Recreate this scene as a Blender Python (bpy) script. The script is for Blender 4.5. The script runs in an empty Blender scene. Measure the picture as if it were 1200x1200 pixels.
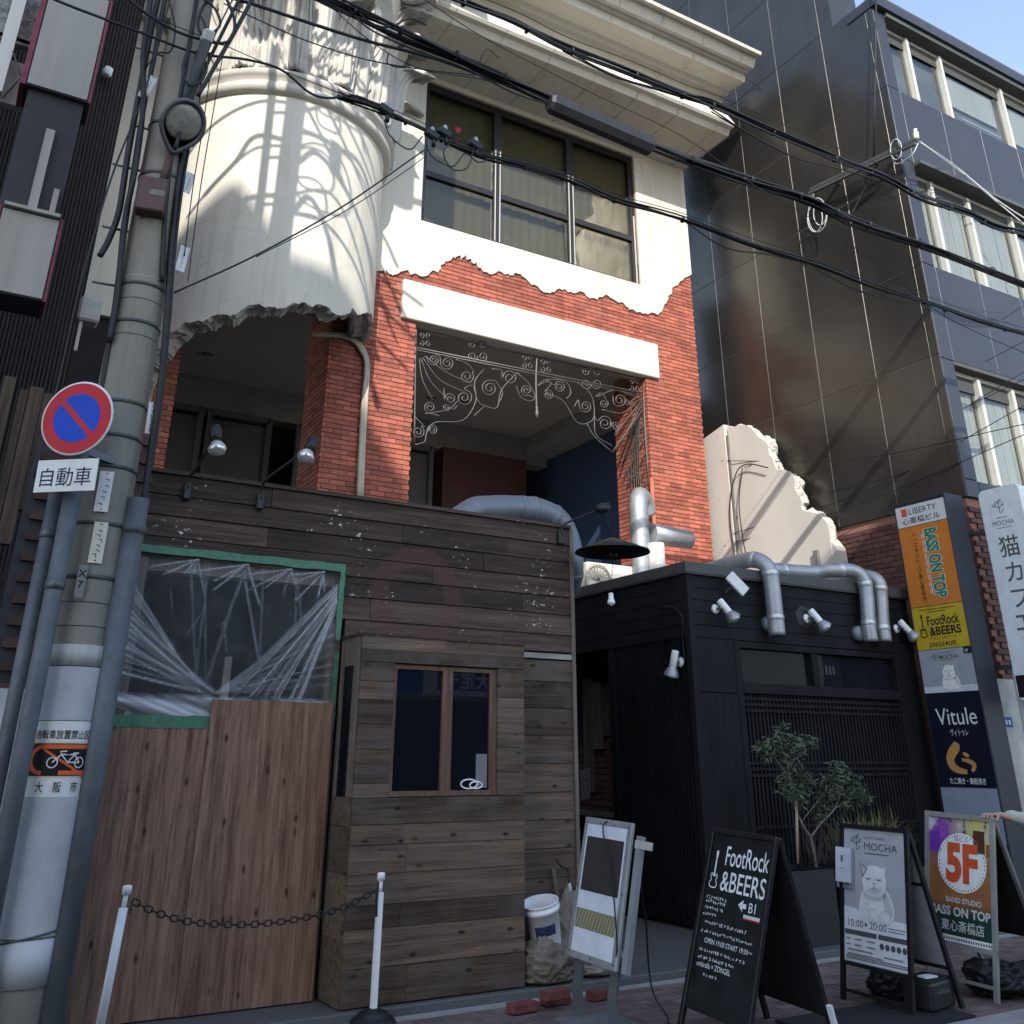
import bpy, math, random
import numpy as np
from mathutils import Vector, Matrix
from mathutils.geometry import tessellate_polygon
random.seed(7)
SC = bpy.context.scene
COL = SC.collection

# ------------------------------------------------------------------ camera
YAW, PITCH, ROLL = map(math.radians, (30.5018, 23.7940, 0.1582))
FPX, PPX, PPY, CAMZ = 1108.0, 600.0, 400.0, 1.6
CAMP = Vector((0, 0, CAMZ))
_f = Vector((math.sin(YAW)*math.cos(PITCH), math.cos(YAW)*math.cos(PITCH), math.sin(PITCH)))
_r = Vector((math.cos(YAW), -math.sin(YAW), 0))
_u = _r.cross(_f)
RIGHT = math.cos(ROLL)*_r + math.sin(ROLL)*_u
UP = -math.sin(ROLL)*_r + math.cos(ROLL)*_u
FWD = _f
cam_data = bpy.data.cameras.new('camera')
cam = bpy.data.objects.new('camera', cam_data)
COL.objects.link(cam)
m = Matrix((RIGHT, UP, -FWD)).transposed().to_4x4()
m.translation = CAMP
cam.matrix_world = m
cam_data.sensor_fit = 'HORIZONTAL'
cam_data.sensor_width = 36.0
cam_data.lens = FPX/1200.0*36.0
cam_data.shift_y = -200.0/1200.0      # the photograph is the lower part of a taller frame
cam_data.clip_start = 0.05
cam_data.clip_end = 2000
SC.camera = cam

# ------------------------------------------------------------------ light
SUN_TO = Vector((-0.5, -1.0, 0.685)).normalized()
world = bpy.data.worlds.new('World'); SC.world = world; world.use_nodes = True
wn = world.node_tree
bg = wn.nodes['Background']
sky = wn.nodes.new('ShaderNodeTexSky'); sky.sky_type = 'NISHITA'; sky.sun_disc = False
sky.sun_elevation = math.asin(SUN_TO.z)
sky.sun_rotation = math.atan2(SUN_TO.x, SUN_TO.y)
sky.air_density = 1.0; sky.dust_density = 0.6; sky.ozone_density = 1.6
hs = wn.nodes.new('ShaderNodeHueSaturation'); hs.inputs['Saturation'].default_value = 0.84
wn.links.new(sky.outputs[0], hs.inputs['Color']); wn.links.new(hs.outputs[0], bg.inputs[0]); bg.inputs[1].default_value = 0.15
sd = bpy.data.lights.new('sun', 'SUN'); sd.energy = 2.4; sd.angle = math.radians(0.45); sd.color = (1.0, 0.95, 0.86)
so = bpy.data.objects.new('sun', sd); COL.objects.link(so)
so.rotation_euler = (-SUN_TO).to_track_quat('-Z', 'Y').to_euler()
so.location = (-10, -20, 25)
SC.view_settings.view_transform = 'Standard'; SC.view_settings.look = 'None'
SC.view_settings.exposure = 1.42; SC.view_settings.gamma = 1.0
SC.view_settings.use_curve_mapping = False
SC.cycles.use_denoising = True
SC.cycles.max_bounces = 6; SC.cycles.transparent_max_bounces = 12

# ------------------------------------------------------------------ pixels to rays
def ray(x, y):
    return RIGHT*((x-PPX)/FPX) - UP*((y-PPY)/FPX) + FWD
def onY(x, y, Y):
    d = ray(x, y); return CAMP + d*(Y/d.y)
def onX(x, y, X):
    d = ray(x, y); return CAMP + d*(X/d.x)
def onZ(x, y, Z=0.0):
    d = ray(x, y); return CAMP + d*((Z-CAMZ)/d.z)
def proj(p):
    v = Vector(p)-CAMP; d = v.dot(FWD)
    return (PPX+FPX*v.dot(RIGHT)/d, PPY-FPX*v.dot(UP)/d, d)
def pxsize(p):                      # pixels per metre at a point
    d = (Vector(p)-CAMP).dot(FWD)
    return FPX/d if d > 0.1 else 0

# ------------------------------------------------------------------ materials
def newmat(name):
    mt = bpy.data.materials.new(name); mt.use_nodes = True
    nt = mt.node_tree; b = nt.nodes['Principled BSDF']
    return mt, nt, b
def N(nt, t, **kw):
    n = nt.nodes.new(t)
    for k, v in kw.items(): setattr(n, k, v)
    return n
def mixrgb(nt, a, b, fac, blend='MIX'):
    n = N(nt, 'ShaderNodeMix', data_type='RGBA', blend_type=blend)
    for sock, v in ((n.inputs[6], a), (n.inputs[7], b), (n.inputs[0], fac)):
        if hasattr(v, 'is_output'): nt.links.new(v, sock)
        elif isinstance(v, (int, float)): sock.default_value = v
        else: sock.default_value = (*v, 1)
    return n.outputs[2]
def ramp(nt, src, p0, p1, c0=(0,0,0), c1=(1,1,1)):
    r = N(nt, 'ShaderNodeValToRGB'); e = r.color_ramp.elements
    e[0].position = p0; e[1].position = p1; e[0].color = (*c0, 1); e[1].color = (*c1, 1)
    nt.links.new(src, r.inputs[0]); return r.outputs[0]
def coords(nt, space='Object', scale=(1,1,1), jitter=0.0):
    tc = N(nt, 'ShaderNodeTexCoord'); mp = N(nt, 'ShaderNodeMapping')
    mp.inputs['Scale'].default_value = scale
    if space == 'World':
        g = N(nt, 'ShaderNodeNewGeometry'); src = g.outputs['Position']
    else: src = tc.outputs[space]
    if jitter:
        oi = N(nt, 'ShaderNodeObjectInfo'); mu = N(nt, 'ShaderNodeMath', operation='MULTIPLY')
        nt.links.new(oi.outputs['Random'], mu.inputs[0]); mu.inputs[1].default_value = jitter
        ad = N(nt, 'ShaderNodeVectorMath', operation='ADD')
        nt.links.new(src, ad.inputs[0]); nt.links.new(mu.outputs[0], ad.inputs[1]); src = ad.outputs[0]
    nt.links.new(src, mp.inputs[0]); return mp.outputs[0]
def noise(nt, vec, scale, detail=5, rough=0.6):
    n = N(nt, 'ShaderNodeTexNoise'); n.inputs['Scale'].default_value = scale
    n.inputs['Detail'].default_value = detail; n.inputs['Roughness'].default_value = rough
    nt.links.new(vec, n.inputs['Vector']); return n.outputs[0]
def bump(nt, b, h, strength, dist=0.01):
    bp = N(nt, 'ShaderNodeBump'); bp.inputs['Strength'].default_value = strength
    bp.inputs['Distance'].default_value = dist
    nt.links.new(h, bp.inputs['Height']); nt.links.new(bp.outputs[0], b.inputs['Normal'])
def mul(c, k): return tuple(min(1, max(0, x*k)) for x in c)

def M(name, col, rough=0.6, metal=0.0, var=0.25, scale=4.0, bmp=0.15, bscale=40, bdist=0.004, stretch=(1,1,1),
      space='World', dirt=None, dirt_amt=0.5, rnd=0.0, spec=0.35, rvar=0.15, streak=0.0, crack=0.0):
    """paint / plaster / metal: base colour with broad and fine tone changes, worn patches, fine relief"""
    mt, nt, b = newmat(name)
    v = coords(nt, space, stretch)
    n1 = noise(nt, v, scale, 6, 0.65)
    c = mixrgb(nt, mul(col, 1-var), mul(col, 1+var), ramp(nt, n1, 0.3, 0.7))
    if dirt:
        n2 = noise(nt, v, scale*0.45, 8, 0.75)
        c = mixrgb(nt, c, dirt, mixrgb(nt, (0,0,0), (dirt_amt,)*3, ramp(nt, n2, 0.5, 0.72)))
    if streak:
        n5 = noise(nt, coords(nt, 'World', (5,5,0.28)), 1.0, 7, 0.7); n6 = noise(nt, coords(nt, 'World', (0.7,0.7,0.5)), 1.0, 3, 0.6)
        ms = N(nt, 'ShaderNodeMath', operation='MULTIPLY'); nt.links.new(ramp(nt, n5, 0.48, 0.74), ms.inputs[0]); nt.links.new(ramp(nt, n6, 0.40, 0.62), ms.inputs[1])
        c = mixrgb(nt, c, mixrgb(nt, (1,1,1), (1-streak, 1-streak*1.05, 1-streak*1.15), ms.outputs[0]), 1.0, 'MULTIPLY')
    if crack:
        vo = N(nt, 'ShaderNodeTexVoronoi', feature='DISTANCE_TO_EDGE'); vo.inputs['Scale'].default_value = 0.75
        wv = N(nt, 'ShaderNodeVectorMath', operation='ADD'); nz = N(nt, 'ShaderNodeTexNoise'); nz.inputs['Scale'].default_value = 2.2; nz.inputs['Detail'].default_value = 5; vw = coords(nt, 'World', (1,1,1)); nt.links.new(vw, nz.inputs['Vector']); sc_ = N(nt, 'ShaderNodeVectorMath', operation='SCALE'); nt.links.new(nz.outputs['Color'], sc_.inputs[0]); sc_.inputs['Scale'].default_value = 0.7
        nt.links.new(vw, wv.inputs[0]); nt.links.new(sc_.outputs[0], wv.inputs[1]); nt.links.new(wv.outputs[0], vo.inputs['Vector'])
        mk = N(nt, 'ShaderNodeMath', operation='MULTIPLY'); nt.links.new(ramp(nt, vo.outputs['Distance'], 0.002, 0.006, (1,1,1), (0,0,0)), mk.inputs[0]); nt.links.new(ramp(nt, noise(nt, vw, 0.6, 2), 0.50, 0.60), mk.inputs[1])
        c = mixrgb(nt, c, mul(col, 1-crack), mk.outputs[0])
    if rnd:
        oi = N(nt, 'ShaderNodeObjectInfo'); g = N(nt, 'ShaderNodeNewGeometry')
        ad = N(nt, 'ShaderNodeMath', operation='ADD'); fr = N(nt, 'ShaderNodeMath', operation='FRACT')
        nt.links.new(oi.outputs['Random'], ad.inputs[0]); nt.links.new(g.outputs['Random Per Island'], ad.inputs[1])
        nt.links.new(ad.outputs[0], fr.inputs[0])
        c = mixrgb(nt, c, mixrgb(nt, (1-rnd,)*3, (1+rnd*0.6,)*3, fr.outputs[0]), 1.0, 'MULTIPLY')
    nt.links.new(c, b.inputs['Base Color'])
    n3 = noise(nt, v, bscale, 4, 0.6)
    rr = N(nt, 'ShaderNodeMapRange'); nt.links.new(n1, rr.inputs[0])
    rr.inputs[3].default_value = max(0.03, rough-rvar); rr.inputs[4].default_value = min(1, rough+rvar)
    nt.links.new(rr.outputs[0], b.inputs['Roughness'])
    b.inputs['Metallic'].default_value = metal
    b.inputs['Specular IOR Level'].default_value = spec
    if bmp: bump(nt, b, n3, bmp, bdist)
    return mt

def wood(name, dark, light, axis=0, rough=0.75, fine=90, rnd=0.35, grey=None, fleck=0.0, space='Object', knots=False, ghost=None):
    """weathered board; grain runs along local axis; tone differs from board to board"""
    mt, nt, b = newmat(name)
    st = [14, 14, 14]; st[axis] = 0.8
    v = coords(nt, space, tuple(st), 37.0)
    g1 = noise(nt, v, 1.6, 8, 0.7)
    st2 = [fine]*3; st2[axis] = 2.5
    v2 = coords(nt, space, tuple(st2), 37.0)
    g2 = noise(nt, v2, 1.0, 4, 0.6)
    c = mixrgb(nt, dark, light, ramp(nt, g1, 0.32, 0.68))
    c = mixrgb(nt, c, mul(dark, 0.45), mixrgb(nt, (0,0,0), (0.75,)*3, ramp(nt, g2, 0.52, 0.75)))
    oi = N(nt, 'ShaderNodeObjectInfo')
    c = mixrgb(nt, c, mixrgb(nt, (1-rnd,)*3, (1+rnd*0.7,)*3, oi.outputs['Random']), 1.0, 'MULTIPLY')
    vb = coords(nt, space, (2.2, 2.2, 2.2), 11.0)
    if grey:
        nb = noise(nt, vb, 1.3, 5, 0.6)
        c = mixrgb(nt, c, grey, mixrgb(nt, (0,0,0), (0.6,)*3, ramp(nt, nb, 0.45, 0.7)))
    if knots:
        vo = N(nt, 'ShaderNodeTexVoronoi'); vo.inputs['Scale'].default_value = 1.0
        sk = [9.5, 9.5, 9.5]; sk[axis] = 4.2
        nt.links.new(coords(nt, space, tuple(sk), 5.0), vo.inputs['Vector'])
        c = mixrgb(nt, mul(dark, 0.28), c, ramp(nt, vo.outputs['Distance'], 0.05, 0.17))
    if fleck:
        nf = noise(nt, coords(nt, 'World', (22, 22, 34), 0), 1.0, 3, 0.5)
        nm = noise(nt, coords(nt, 'World', (1.6, 1.6, 2.6), 0), 1.0, 2, 0.5)
        ml = N(nt, 'ShaderNodeMath', operation='MULTIPLY'); nt.links.new(ramp(nt, nf, 0.645, 0.67), ml.inputs[0])
        nt.links.new(ramp(nt, nm, 0.56, 0.63), ml.inputs[1])
        c = mixrgb(nt, c, (0.5, 0.48, 0.44), ml.outputs[0])
    if ghost:       # faded ring left by a removed round sign
        gx, gz, gr = ghost; ge = N(nt, 'ShaderNodeNewGeometry'); sx = N(nt, 'ShaderNodeSeparateXYZ'); nt.links.new(ge.outputs['Position'], sx.inputs[0])
        cb2 = N(nt, 'ShaderNodeCombineXYZ'); nt.links.new(sx.outputs[0], cb2.inputs[0]); nt.links.new(sx.outputs[2], cb2.inputs[1])
        ds = N(nt, 'ShaderNodeVectorMath', operation='DISTANCE'); nt.links.new(cb2.outputs[0], ds.inputs[0]); ds.inputs[1].default_value = (gx, gz, 0)
        wob = N(nt, 'ShaderNodeMath', operation='MULTIPLY_ADD'); nt.links.new(noise(nt, coords(nt, 'World', (9,9,9)), 1.0, 3), wob.inputs[0]); wob.inputs[1].default_value = 0.06; nt.links.new(ds.outputs['Value'], wob.inputs[2])
        inn = ramp(nt, wob.outputs[0], gr*0.62, gr*0.68); outr = ramp(nt, wob.outputs[0], gr*1.0, gr*1.05, (1,1,1), (0,0,0))
        rm = N(nt, 'ShaderNodeMath', operation='MULTIPLY'); nt.links.new(inn, rm.inputs[0]); nt.links.new(outr, rm.inputs[1])
        rm2 = N(nt, 'ShaderNodeMath', operation='MULTIPLY'); nt.links.new(rm.outputs[0], rm2.inputs[0]); rm2.inputs[1].default_value = 0.42
        c = mixrgb(nt, c, (0.105,0.048,0.042), rm2.outputs[0])
    nt.links.new(c, b.inputs['Base Color']); b.inputs['Roughness'].default_value = rough
    b.inputs['Specular IOR Level'].default_value = 0.2
    bump(nt, b, g2, 0.7, 0.006)
    return mt

def glass_dark(name, tint=(0.02,0.022,0.025), rough=0.03, spec=0.8):
    mt, nt, b = newmat(name)
    v = coords(nt, 'World', (1,1,1)); n1 = noise(nt, v, 1.5, 4)
    c = mixrgb(nt, tint, mul(tint, 1.6), n1); nt.links.new(c, b.inputs['Base Color'])
    b.inputs['Roughness'].default_value = rough; b.inputs['IOR'].default_value = 1.5
    b.inputs['Specular IOR Level'].default_value = spec
    n2 = noise(nt, v, 0.9, 2); bump(nt, b, n2, 0.05, 0.02)
    return mt

def glass_clear(name, tint=(0.72,0.74,0.72), k=1.6, warp=0.10):
    mt, nt, b = newmat(name); out = nt.nodes['Material Output']
    tr = N(nt, 'ShaderNodeBsdfTransparent'); tr.inputs[0].default_value = (*tint, 1)
    gl = N(nt, 'ShaderNodeBsdfGlossy'); gl.inputs['Roughness'].default_value = 0.03
    v = coords(nt, 'World', (1,1,1)); bp = N(nt, 'ShaderNodeBump'); bp.inputs['Strength'].default_value = warp; bp.inputs['Distance'].default_value = 0.05
    nt.links.new(noise(nt, v, 0.9, 3), bp.inputs['Height']); nt.links.new(bp.outputs[0], gl.inputs['Normal'])
    lw = N(nt, 'ShaderNodeLayerWeight'); lw.inputs['Blend'].default_value = 0.5; fr = N(nt, 'ShaderNodeMath', operation='POWER'); nt.links.new(lw.outputs['Facing'], fr.inputs[0]); fr.inputs[1].default_value = 4.0
    mu = N(nt, 'ShaderNodeMath', operation='MULTIPLY_ADD'); nt.links.new(fr.outputs[0], mu.inputs[0]); mu.inputs[1].default_value = k*0.55; mu.inputs[2].default_value = 0.05
    mx = N(nt, 'ShaderNodeMixShader'); nt.links.new(mu.outputs[0], mx.inputs[0]); nt.links.new(tr.outputs[0], mx.inputs[1]); nt.links.new(gl.outputs[0], mx.inputs[2])
    nt.links.new(mx.outputs[0], out.inputs['Surface']); return mt

def flat(name, col, rough=0.55, spec=0.18):
    return M(name, col, rough, var=0.10, scale=7, bmp=0, spec=spec, rvar=0.08)

# ------------------------------------------------------------------ mesh collecting
class MB:
    def __init__(s): s.v = []; s.f = []; s.sm = []
    def add(s, vs, fs, smooth=False):
        o = len(s.v); s.v += [tuple(p) for p in vs]
        s.f += [tuple(i+o for i in f) for f in fs]; s.sm += [smooth]*len(fs)
        return s
    def box(s, x0, x1, y0, y1, z0, z1):
        return s.obox(((x0+x1)/2, (y0+y1)/2, (z0+z1)/2), (1,0,0), (0,1,0), (0,0,1), x1-x0, y1-y0, z1-z0)
    def obox(s, c, a, b, n, la, lb, ln):
        c = Vector(c); a = Vector(a)*la/2; b = Vector(b)*lb/2; n = Vector(n)*ln/2
        p = [c-a-b-n, c+a-b-n, c+a+b-n, c-a+b-n, c-a-b+n, c+a-b+n, c+a+b+n, c-a+b+n]
        return s.add(p, [(0,3,2,1),(4,5,6,7),(0,1,5,4),(1,2,6,5),(2,3,7,6),(3,0,4,7)])
    def bar(s, p, q, w, t=None, up=(0,0,1)):
        p, q = Vector(p), Vector(q); d = q-p; L = d.length; d.normalize()
        upv = Vector(up)
        if abs(d.dot(upv)) > 0.97: upv = Vector((0,1,0))
        sd_ = d.cross(upv).normalized(); n = sd_.cross(d)
        return s.obox((p+q)/2, d, sd_, n, L, w, t or w)
    def tube(s, pts, r, n=8, cap=True, close=False, smooth=True):
        pts = [Vector(p) for p in pts]; k = len(pts)
        if k < 2: return s
        rs = r if isinstance(r, (list, tuple)) else [r]*k
        vs = []; prev = None
        for i, p in enumerate(pts):
            if close: t = pts[(i+1) % k]-pts[i-1]
            else: t = pts[min(i+1, k-1)]-pts[max(i-1, 0)]
            if t.length < 1e-9: t = Vector((0,0,1))
            t.normalize()
            if prev is None:
                a = t.orthogonal().normalized()
            else:
                a = prev - t*prev.dot(t)
                a = a.normalized() if a.length > 1e-6 else t.orthogonal().normalized()
            prev = a; b = t.cross(a)
            for j in range(n):
                th = 2*math.pi*j/n
                vs.append(p + (a*math.cos(th)+b*math.sin(th))*rs[i])
        fs = []
        for i in range(k if close else k-1):
            i2 = (i+1) % k
            for j in range(n):
                j2 = (j+1) % n
                fs.append((i*n+j, i*n+j2, i2*n+j2, i2*n+j))
        s.add(vs, fs, smooth)
        if cap and not close:
            o = len(s.v)-len(vs)
            s.f.append(tuple(o+j for j in reversed(range(n)))); s.sm.append(False)
            s.f.append(tuple(o+(k-1)*n+j for j in range(n))); s.sm.append(False)
        return s
    def lathe(s, prof, n=24, c=(0,0,0), axis=(0,0,1), a0=0, a1=2*math.pi, smooth=True, cap=True):
        c = Vector(c); ax = Vector(axis).normalized(); a = ax.orthogonal().normalized()
        if abs(ax.z) > 0.99: a = Vector((1,0,0))
        b = ax.cross(a); full = abs(a1-a0-2*math.pi) < 1e-6; m_ = n if full else n+1
        vs = []
        for (r, h) in prof:
            for j in range(m_):
                th = a0+(a1-a0)*j/n
                vs.append(c + ax*h + (a*math.cos(th)+b*math.sin(th))*r)
        fs = []
        for i in range(len(prof)-1):
            for j in range(n):
                j2 = (j+1) % m_
                fs.append((i*m_+j, i*m_+j2, (i+1)*m_+j2, (i+1)*m_+j))
        o = len(s.v); s.add(vs, fs, smooth)
        if cap and full:
            if prof[0][0] > 1e-6: s.f.append(tuple(o+j for j in reversed(range(m_)))); s.sm.append(False)
            if prof[-1][0] > 1e-6: s.f.append(tuple(o+(len(prof)-1)*m_+j for j in range(m_))); s.sm.append(False)
        return s
    def prism(s, loop, off, holes=()):
        """polygon (3-D points) pushed along off; may have holes"""
        off = Vector(off); loops = [[Vector(p) for p in l] for l in (loop, *holes)]
        flatv = [p for l in loops for p in l]
        tris = tessellate_polygon(loops)
        k = len(flatv); vs = flatv + [p+off for p in flatv]
        nrm = Vector()
        l = loops[0]
        for i in range(len(l)): nrm += l[i].cross(l[(i+1) % len(l)])
        fs = []
        for t in tris:
            a, b, c = [flatv[i] for i in t]
            flip = (b-a).cross(c-a).dot(off) > 0
            t0 = tuple(t) if not flip else tuple(reversed(t))
            fs.append(t0); fs.append(tuple(k+i for i in reversed(t0)))
        base = 0
        for li, l in enumerate(loops):
            m_ = len(l); nn = Vector()
            for i in range(m_): nn += l[i].cross(l[(i+1) % m_])
            ccw = nn.dot(off) > 0
            if li > 0: ccw = not ccw
            for i in range(m_):
                j = (i+1) % m_
                q = (base+i, base+j, k+base+j, k+base+i)
                fs.append(q if ccw else tuple(reversed(q)))
            base += m_
        return s.add(vs, fs)
    def sheet(s, loop, holes=()):
        loops = [[Vector(p) for p in l] for l in (loop, *holes)]
        flatv = [p for l in loops for p in l]
        return s.add(flatv, [tuple(t) for t in tessellate_polygon(loops)])
    def grid(s, fn, nu, nv, smooth=True):
        vs = [fn(i/nu, j/nv) for j in range(nv+1) for i in range(nu+1)]
        fs = [(j*(nu+1)+i, j*(nu+1)+i+1, (j+1)*(nu+1)+i+1, (j+1)*(nu+1)+i) for j in range(nv) for i in range(nu)]
        return s.add(vs, fs, smooth)
    def mesh(s, name):
        me = bpy.data.meshes.new(name); me.from_pydata(s.v, [], s.f)
        me.polygons.foreach_set('use_smooth', s.sm); me.update(); return me
    def build(s, name, mat, parent=None, bevel=0.0, seg=1, origin=True):
        me = s.mesh(name); me.materials.append(mat)
        return link(name, me, parent, bevel, seg, origin)

def link(name, me, parent=None, bevel=0.0, seg=1, origin=True):
    ob = bpy.data.objects.new(name, me); COL.objects.link(ob)
    off = Vector((0,0,0))
    if origin and len(me.vertices):
        n = len(me.vertices); a = np.empty(n*3, dtype=np.float32); me.vertices.foreach_get('co', a)
        a = a.reshape(-1, 3); c = (a.min(0)+a.max(0))/2
        me.vertices.foreach_set('co', (a-c).ravel()); me.update(); off = Vector([float(x) for x in c])
    ob.location = off
    if parent is not None: setparent(ob, parent)
    if bevel:
        bm = ob.modifiers.new('bevel', 'BEVEL'); bm.width = bevel; bm.segments = seg; bm.limit_method = 'ANGLE'
        bm.angle_limit = math.radians(40)
    return ob
WPOS = {}
def wpos(o):
    return WPOS.get(o.name) or Vector(o.location)
def setparent(ob, parent):
    w = Vector(ob.location); WPOS[ob.name] = w
    ob.parent = parent
    ob.location = w - wpos(parent)
def thing(name, label, cat, loc, group=None):
    o = bpy.data.objects.new(name, None); COL.objects.link(o); o.location = loc; o.empty_display_size = 0.1
    WPOS[o.name] = Vector(loc)
    o['label'] = label; o['category'] = cat
    if group: o['group'] = group
    return o
def tag(o, label, cat, group=None):
    o['label'] = label; o['category'] = cat
    if group: o['group'] = group
    return o
def struct(o): o['kind'] = 'structure'; return o
def stuff(o): o['kind'] = 'stuff'; return o

_unit = {}
def unit_piece(name, dims, mat, bev=0.0):
    key = (name, tuple(round(d, 3) for d in dims), mat.name)
    if key not in _unit:
        b = MB(); dx, dy, dz = dims; b.box(-dx/2, dx/2, -dy/2, dy/2, -dz/2, dz/2)
        me = b.mesh(name); me.materials.append(mat); _unit[key] = me
    return _unit[key]
def pieces(parent, name, lst, mat, limit=300, jit=0.0):
    """lst of (centre, dims, rotz); the ones that show largest become objects, the rest one joined part"""
    def area(it):
        c, d, rz = it; s_ = pxsize(c); x, y, _ = proj(c)
        vis = 1 if (-30 < x < 1230 and -30 < y < 1230) else 0.01
        return max(d)*sorted(d)[1]*s_*s_*vis
    lst = sorted(lst, key=area, reverse=True)
    for c, d, rz in lst[:limit]:
        ob = bpy.data.objects.new(name, unit_piece(name, d, mat)); COL.objects.link(ob)
        ob.location = c; setparent(ob, parent)
        ob.rotation_euler = (random.uniform(-jit, jit), random.uniform(-jit, jit), rz+random.uniform(-jit, jit))
    rest = lst[limit:]
    if rest:
        b = MB()
        for c, d, rz in rest:
            a = Vector((math.cos(rz), math.sin(rz), 0)); bb = Vector((-a.y, a.x, 0))
            b.obox(c, a, bb, (0,0,1), *d)
        stuff(b.build('further_'+name+'_rows', mat, parent, origin=False))

# ------------------------------------------------------------------ lettering and flat print
def text_mesh(s, size=1.0, bold=0.0, res=2, space=1.0):
    cu = bpy.data.curves.new('t', 'FONT'); cu.body = s; cu.size = size; cu.resolution_u = res
    cu.offset = bold; cu.space_character = space; cu.fill_mode = 'FRONT'
    ob = bpy.data.objects.new('t', cu); COL.objects.link(ob)
    dg = bpy.context.evaluated_depsgraph_get(); dg.update()
    ev = ob.evaluated_get(dg); me = ev.to_mesh()
    vs = [tuple(v.co) for v in me.vertices]; fs = [tuple(p.vertices) for p in me.polygons]
    ev.to_mesh_clear(); bpy.data.objects.remove(ob); bpy.data.curves.remove(cu)
    return vs, fs
SMALLPRINT = {'fine_lettering','chalk_scribble','worn_mark','worn_characters','stripe','screw','dot_ring','icon_dot','logo','cat_print','guitar_drawing','bicycle','leaflet_print','bolt','photo_shape','edge_line','lettering','brush_character','bar'}
class Panel:
    """a flat printed face: local x right, y up in metres from its lower left corner"""
    def __init__(s, o, u, v, parent):
        s.o = Vector(o); s.u = Vector(u).normalized(); s.v = Vector(v).normalized(); s.n = s.u.cross(s.v).normalized()
        s.parent = parent; s.acc = {}
    def P(s, x, y, k=0): return s.o + s.u*x + s.v*y + s.n*(0.0012*k)
    def mb(s, mat, name): return s.acc.setdefault((name, mat.name), (MB(), mat))[0]
    def rect(s, x0, y0, x1, y1, mat, k=1, name='print'):
        s.mb(mat, name).add([s.P(x0,y0,k), s.P(x1,y0,k), s.P(x1,y1,k), s.P(x0,y1,k)], [(0,1,2,3)])
    def poly(s, pts, mat, k=1, name='print'):
        s.mb(mat, name).sheet([s.P(x, y, k) for x, y in pts])
    def disc(s, x, y, r, mat, k=1, ry=None, n=28, name='print'):
        s.poly([(x+r*math.cos(2*math.pi*i/n), y+(ry or r)*math.sin(2*math.pi*i/n)) for i in range(n)], mat, k, name)
    def stroke(s, pts, w, mat, k=1, name='print', closed=False, smooth=0):
        """a brush line of width w (number or per-point list)"""
        if smooth:
            m_ = len(pts); w = list(np.interp(np.linspace(0, m_-1, (m_-1)*smooth+1), range(m_), w)); pts = [(q.x, q.y) for q in spline([(a, b_, 0) for a, b_ in pts], smooth)]
        pts = [Vector((*p, 0)) for p in pts]; n = len(pts)
        ws = w if isinstance(w, (list, tuple)) else [w]*n
        L, R = [], []
        for i, p in enumerate(pts):
            if closed: t = pts[(i+1) % n]-pts[i-1]
            else: t = pts[min(i+1, n-1)]-pts[max(i-1, 0)]
            t.normalize(); q = Vector((-t.y, t.x, 0))*ws[i]/2
            L.append(p+q); R.append(p-q)
        vs = [s.P(a.x, a.y, k) for a in L]+[s.P(a.x, a.y, k) for a in R]
        fs = [(n+i, n+(i+1) % n, (i+1) % n, i) for i in range(n if closed else n-1)]
        s.mb(mat, name).add(vs, fs)
    def text(s, st, x, y, h, mat, k=2, bold=0.0, w=None, align='L', name='lettering', rot=0, space=1.0, res=2, font_h=0.72):
        vs, fs = text_mesh(st, 1.0, bold, 6 if h > 0.1 else 3, space)
        if not vs: return
        xs = [p[0] for p in vs]; x0, x1 = min(xs), max(xs)
        sy = h/font_h; sx = sy if w is None else w/(x1-x0)
        W = (x1-x0)*sx
        ox = {'L': 0, 'C': -W/2, 'R': -W}[align]
        c, sn = math.cos(rot), math.sin(rot)
        out = []
        for p in vs:
            a = (p[0]-x0)*sx+ox; b = p[1]*sy
            out.append(s.P(x+a*c-b*sn, y+a*sn+b*c, k))
        s.cnt = getattr(s, 'cnt', 0)+1
        s.acc.setdefault((name, mat.name+'#%d' % s.cnt), (MB(), mat))[0].add(out, fs)
        return W
    def vtext(s, st, x, y, h, mat, k=2, bold=0.0, pitch=1.15, name='lettering'):
        for i, ch in enumerate(st): s.text(ch, x, y-h-i*h*pitch, h*0.95, mat, k, bold, align='C', name=name, font_h=0.88)
    def done(s):
        for (name, _), (b, mat) in s.acc.items():
            o = b.build(name, mat, s.parent)
            if name in SMALLPRINT: stuff(o)
        s.acc = {}
def arc(cx, cy, r, a0, a1, n=12, ry=None):
    return [(cx+r*math.cos(math.radians(a0+(a1-a0)*i/n)), cy+(ry or r)*math.sin(math.radians(a0+(a1-a0)*i/n))) for i in range(n+1)]
def spline(pts, n=8):
    """Catmull-Rom through 3-D points"""
    P = [Vector(p) for p in pts]; P = [P[0]*2-P[1]]+P+[P[-1]*2-P[-2]]
    out = []
    for i in range(1, len(P)-2):
        a, b, c, d = P[i-1], P[i], P[i+1], P[i+2]
        for j in range(n):
            t = j/n
            out.append(0.5*((2*b)+(c-a)*t+(2*a-5*b+4*c-d)*t*t+(3*b-a-3*c+d)*t*t*t))
    out.append(P[-2]); return out
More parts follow.
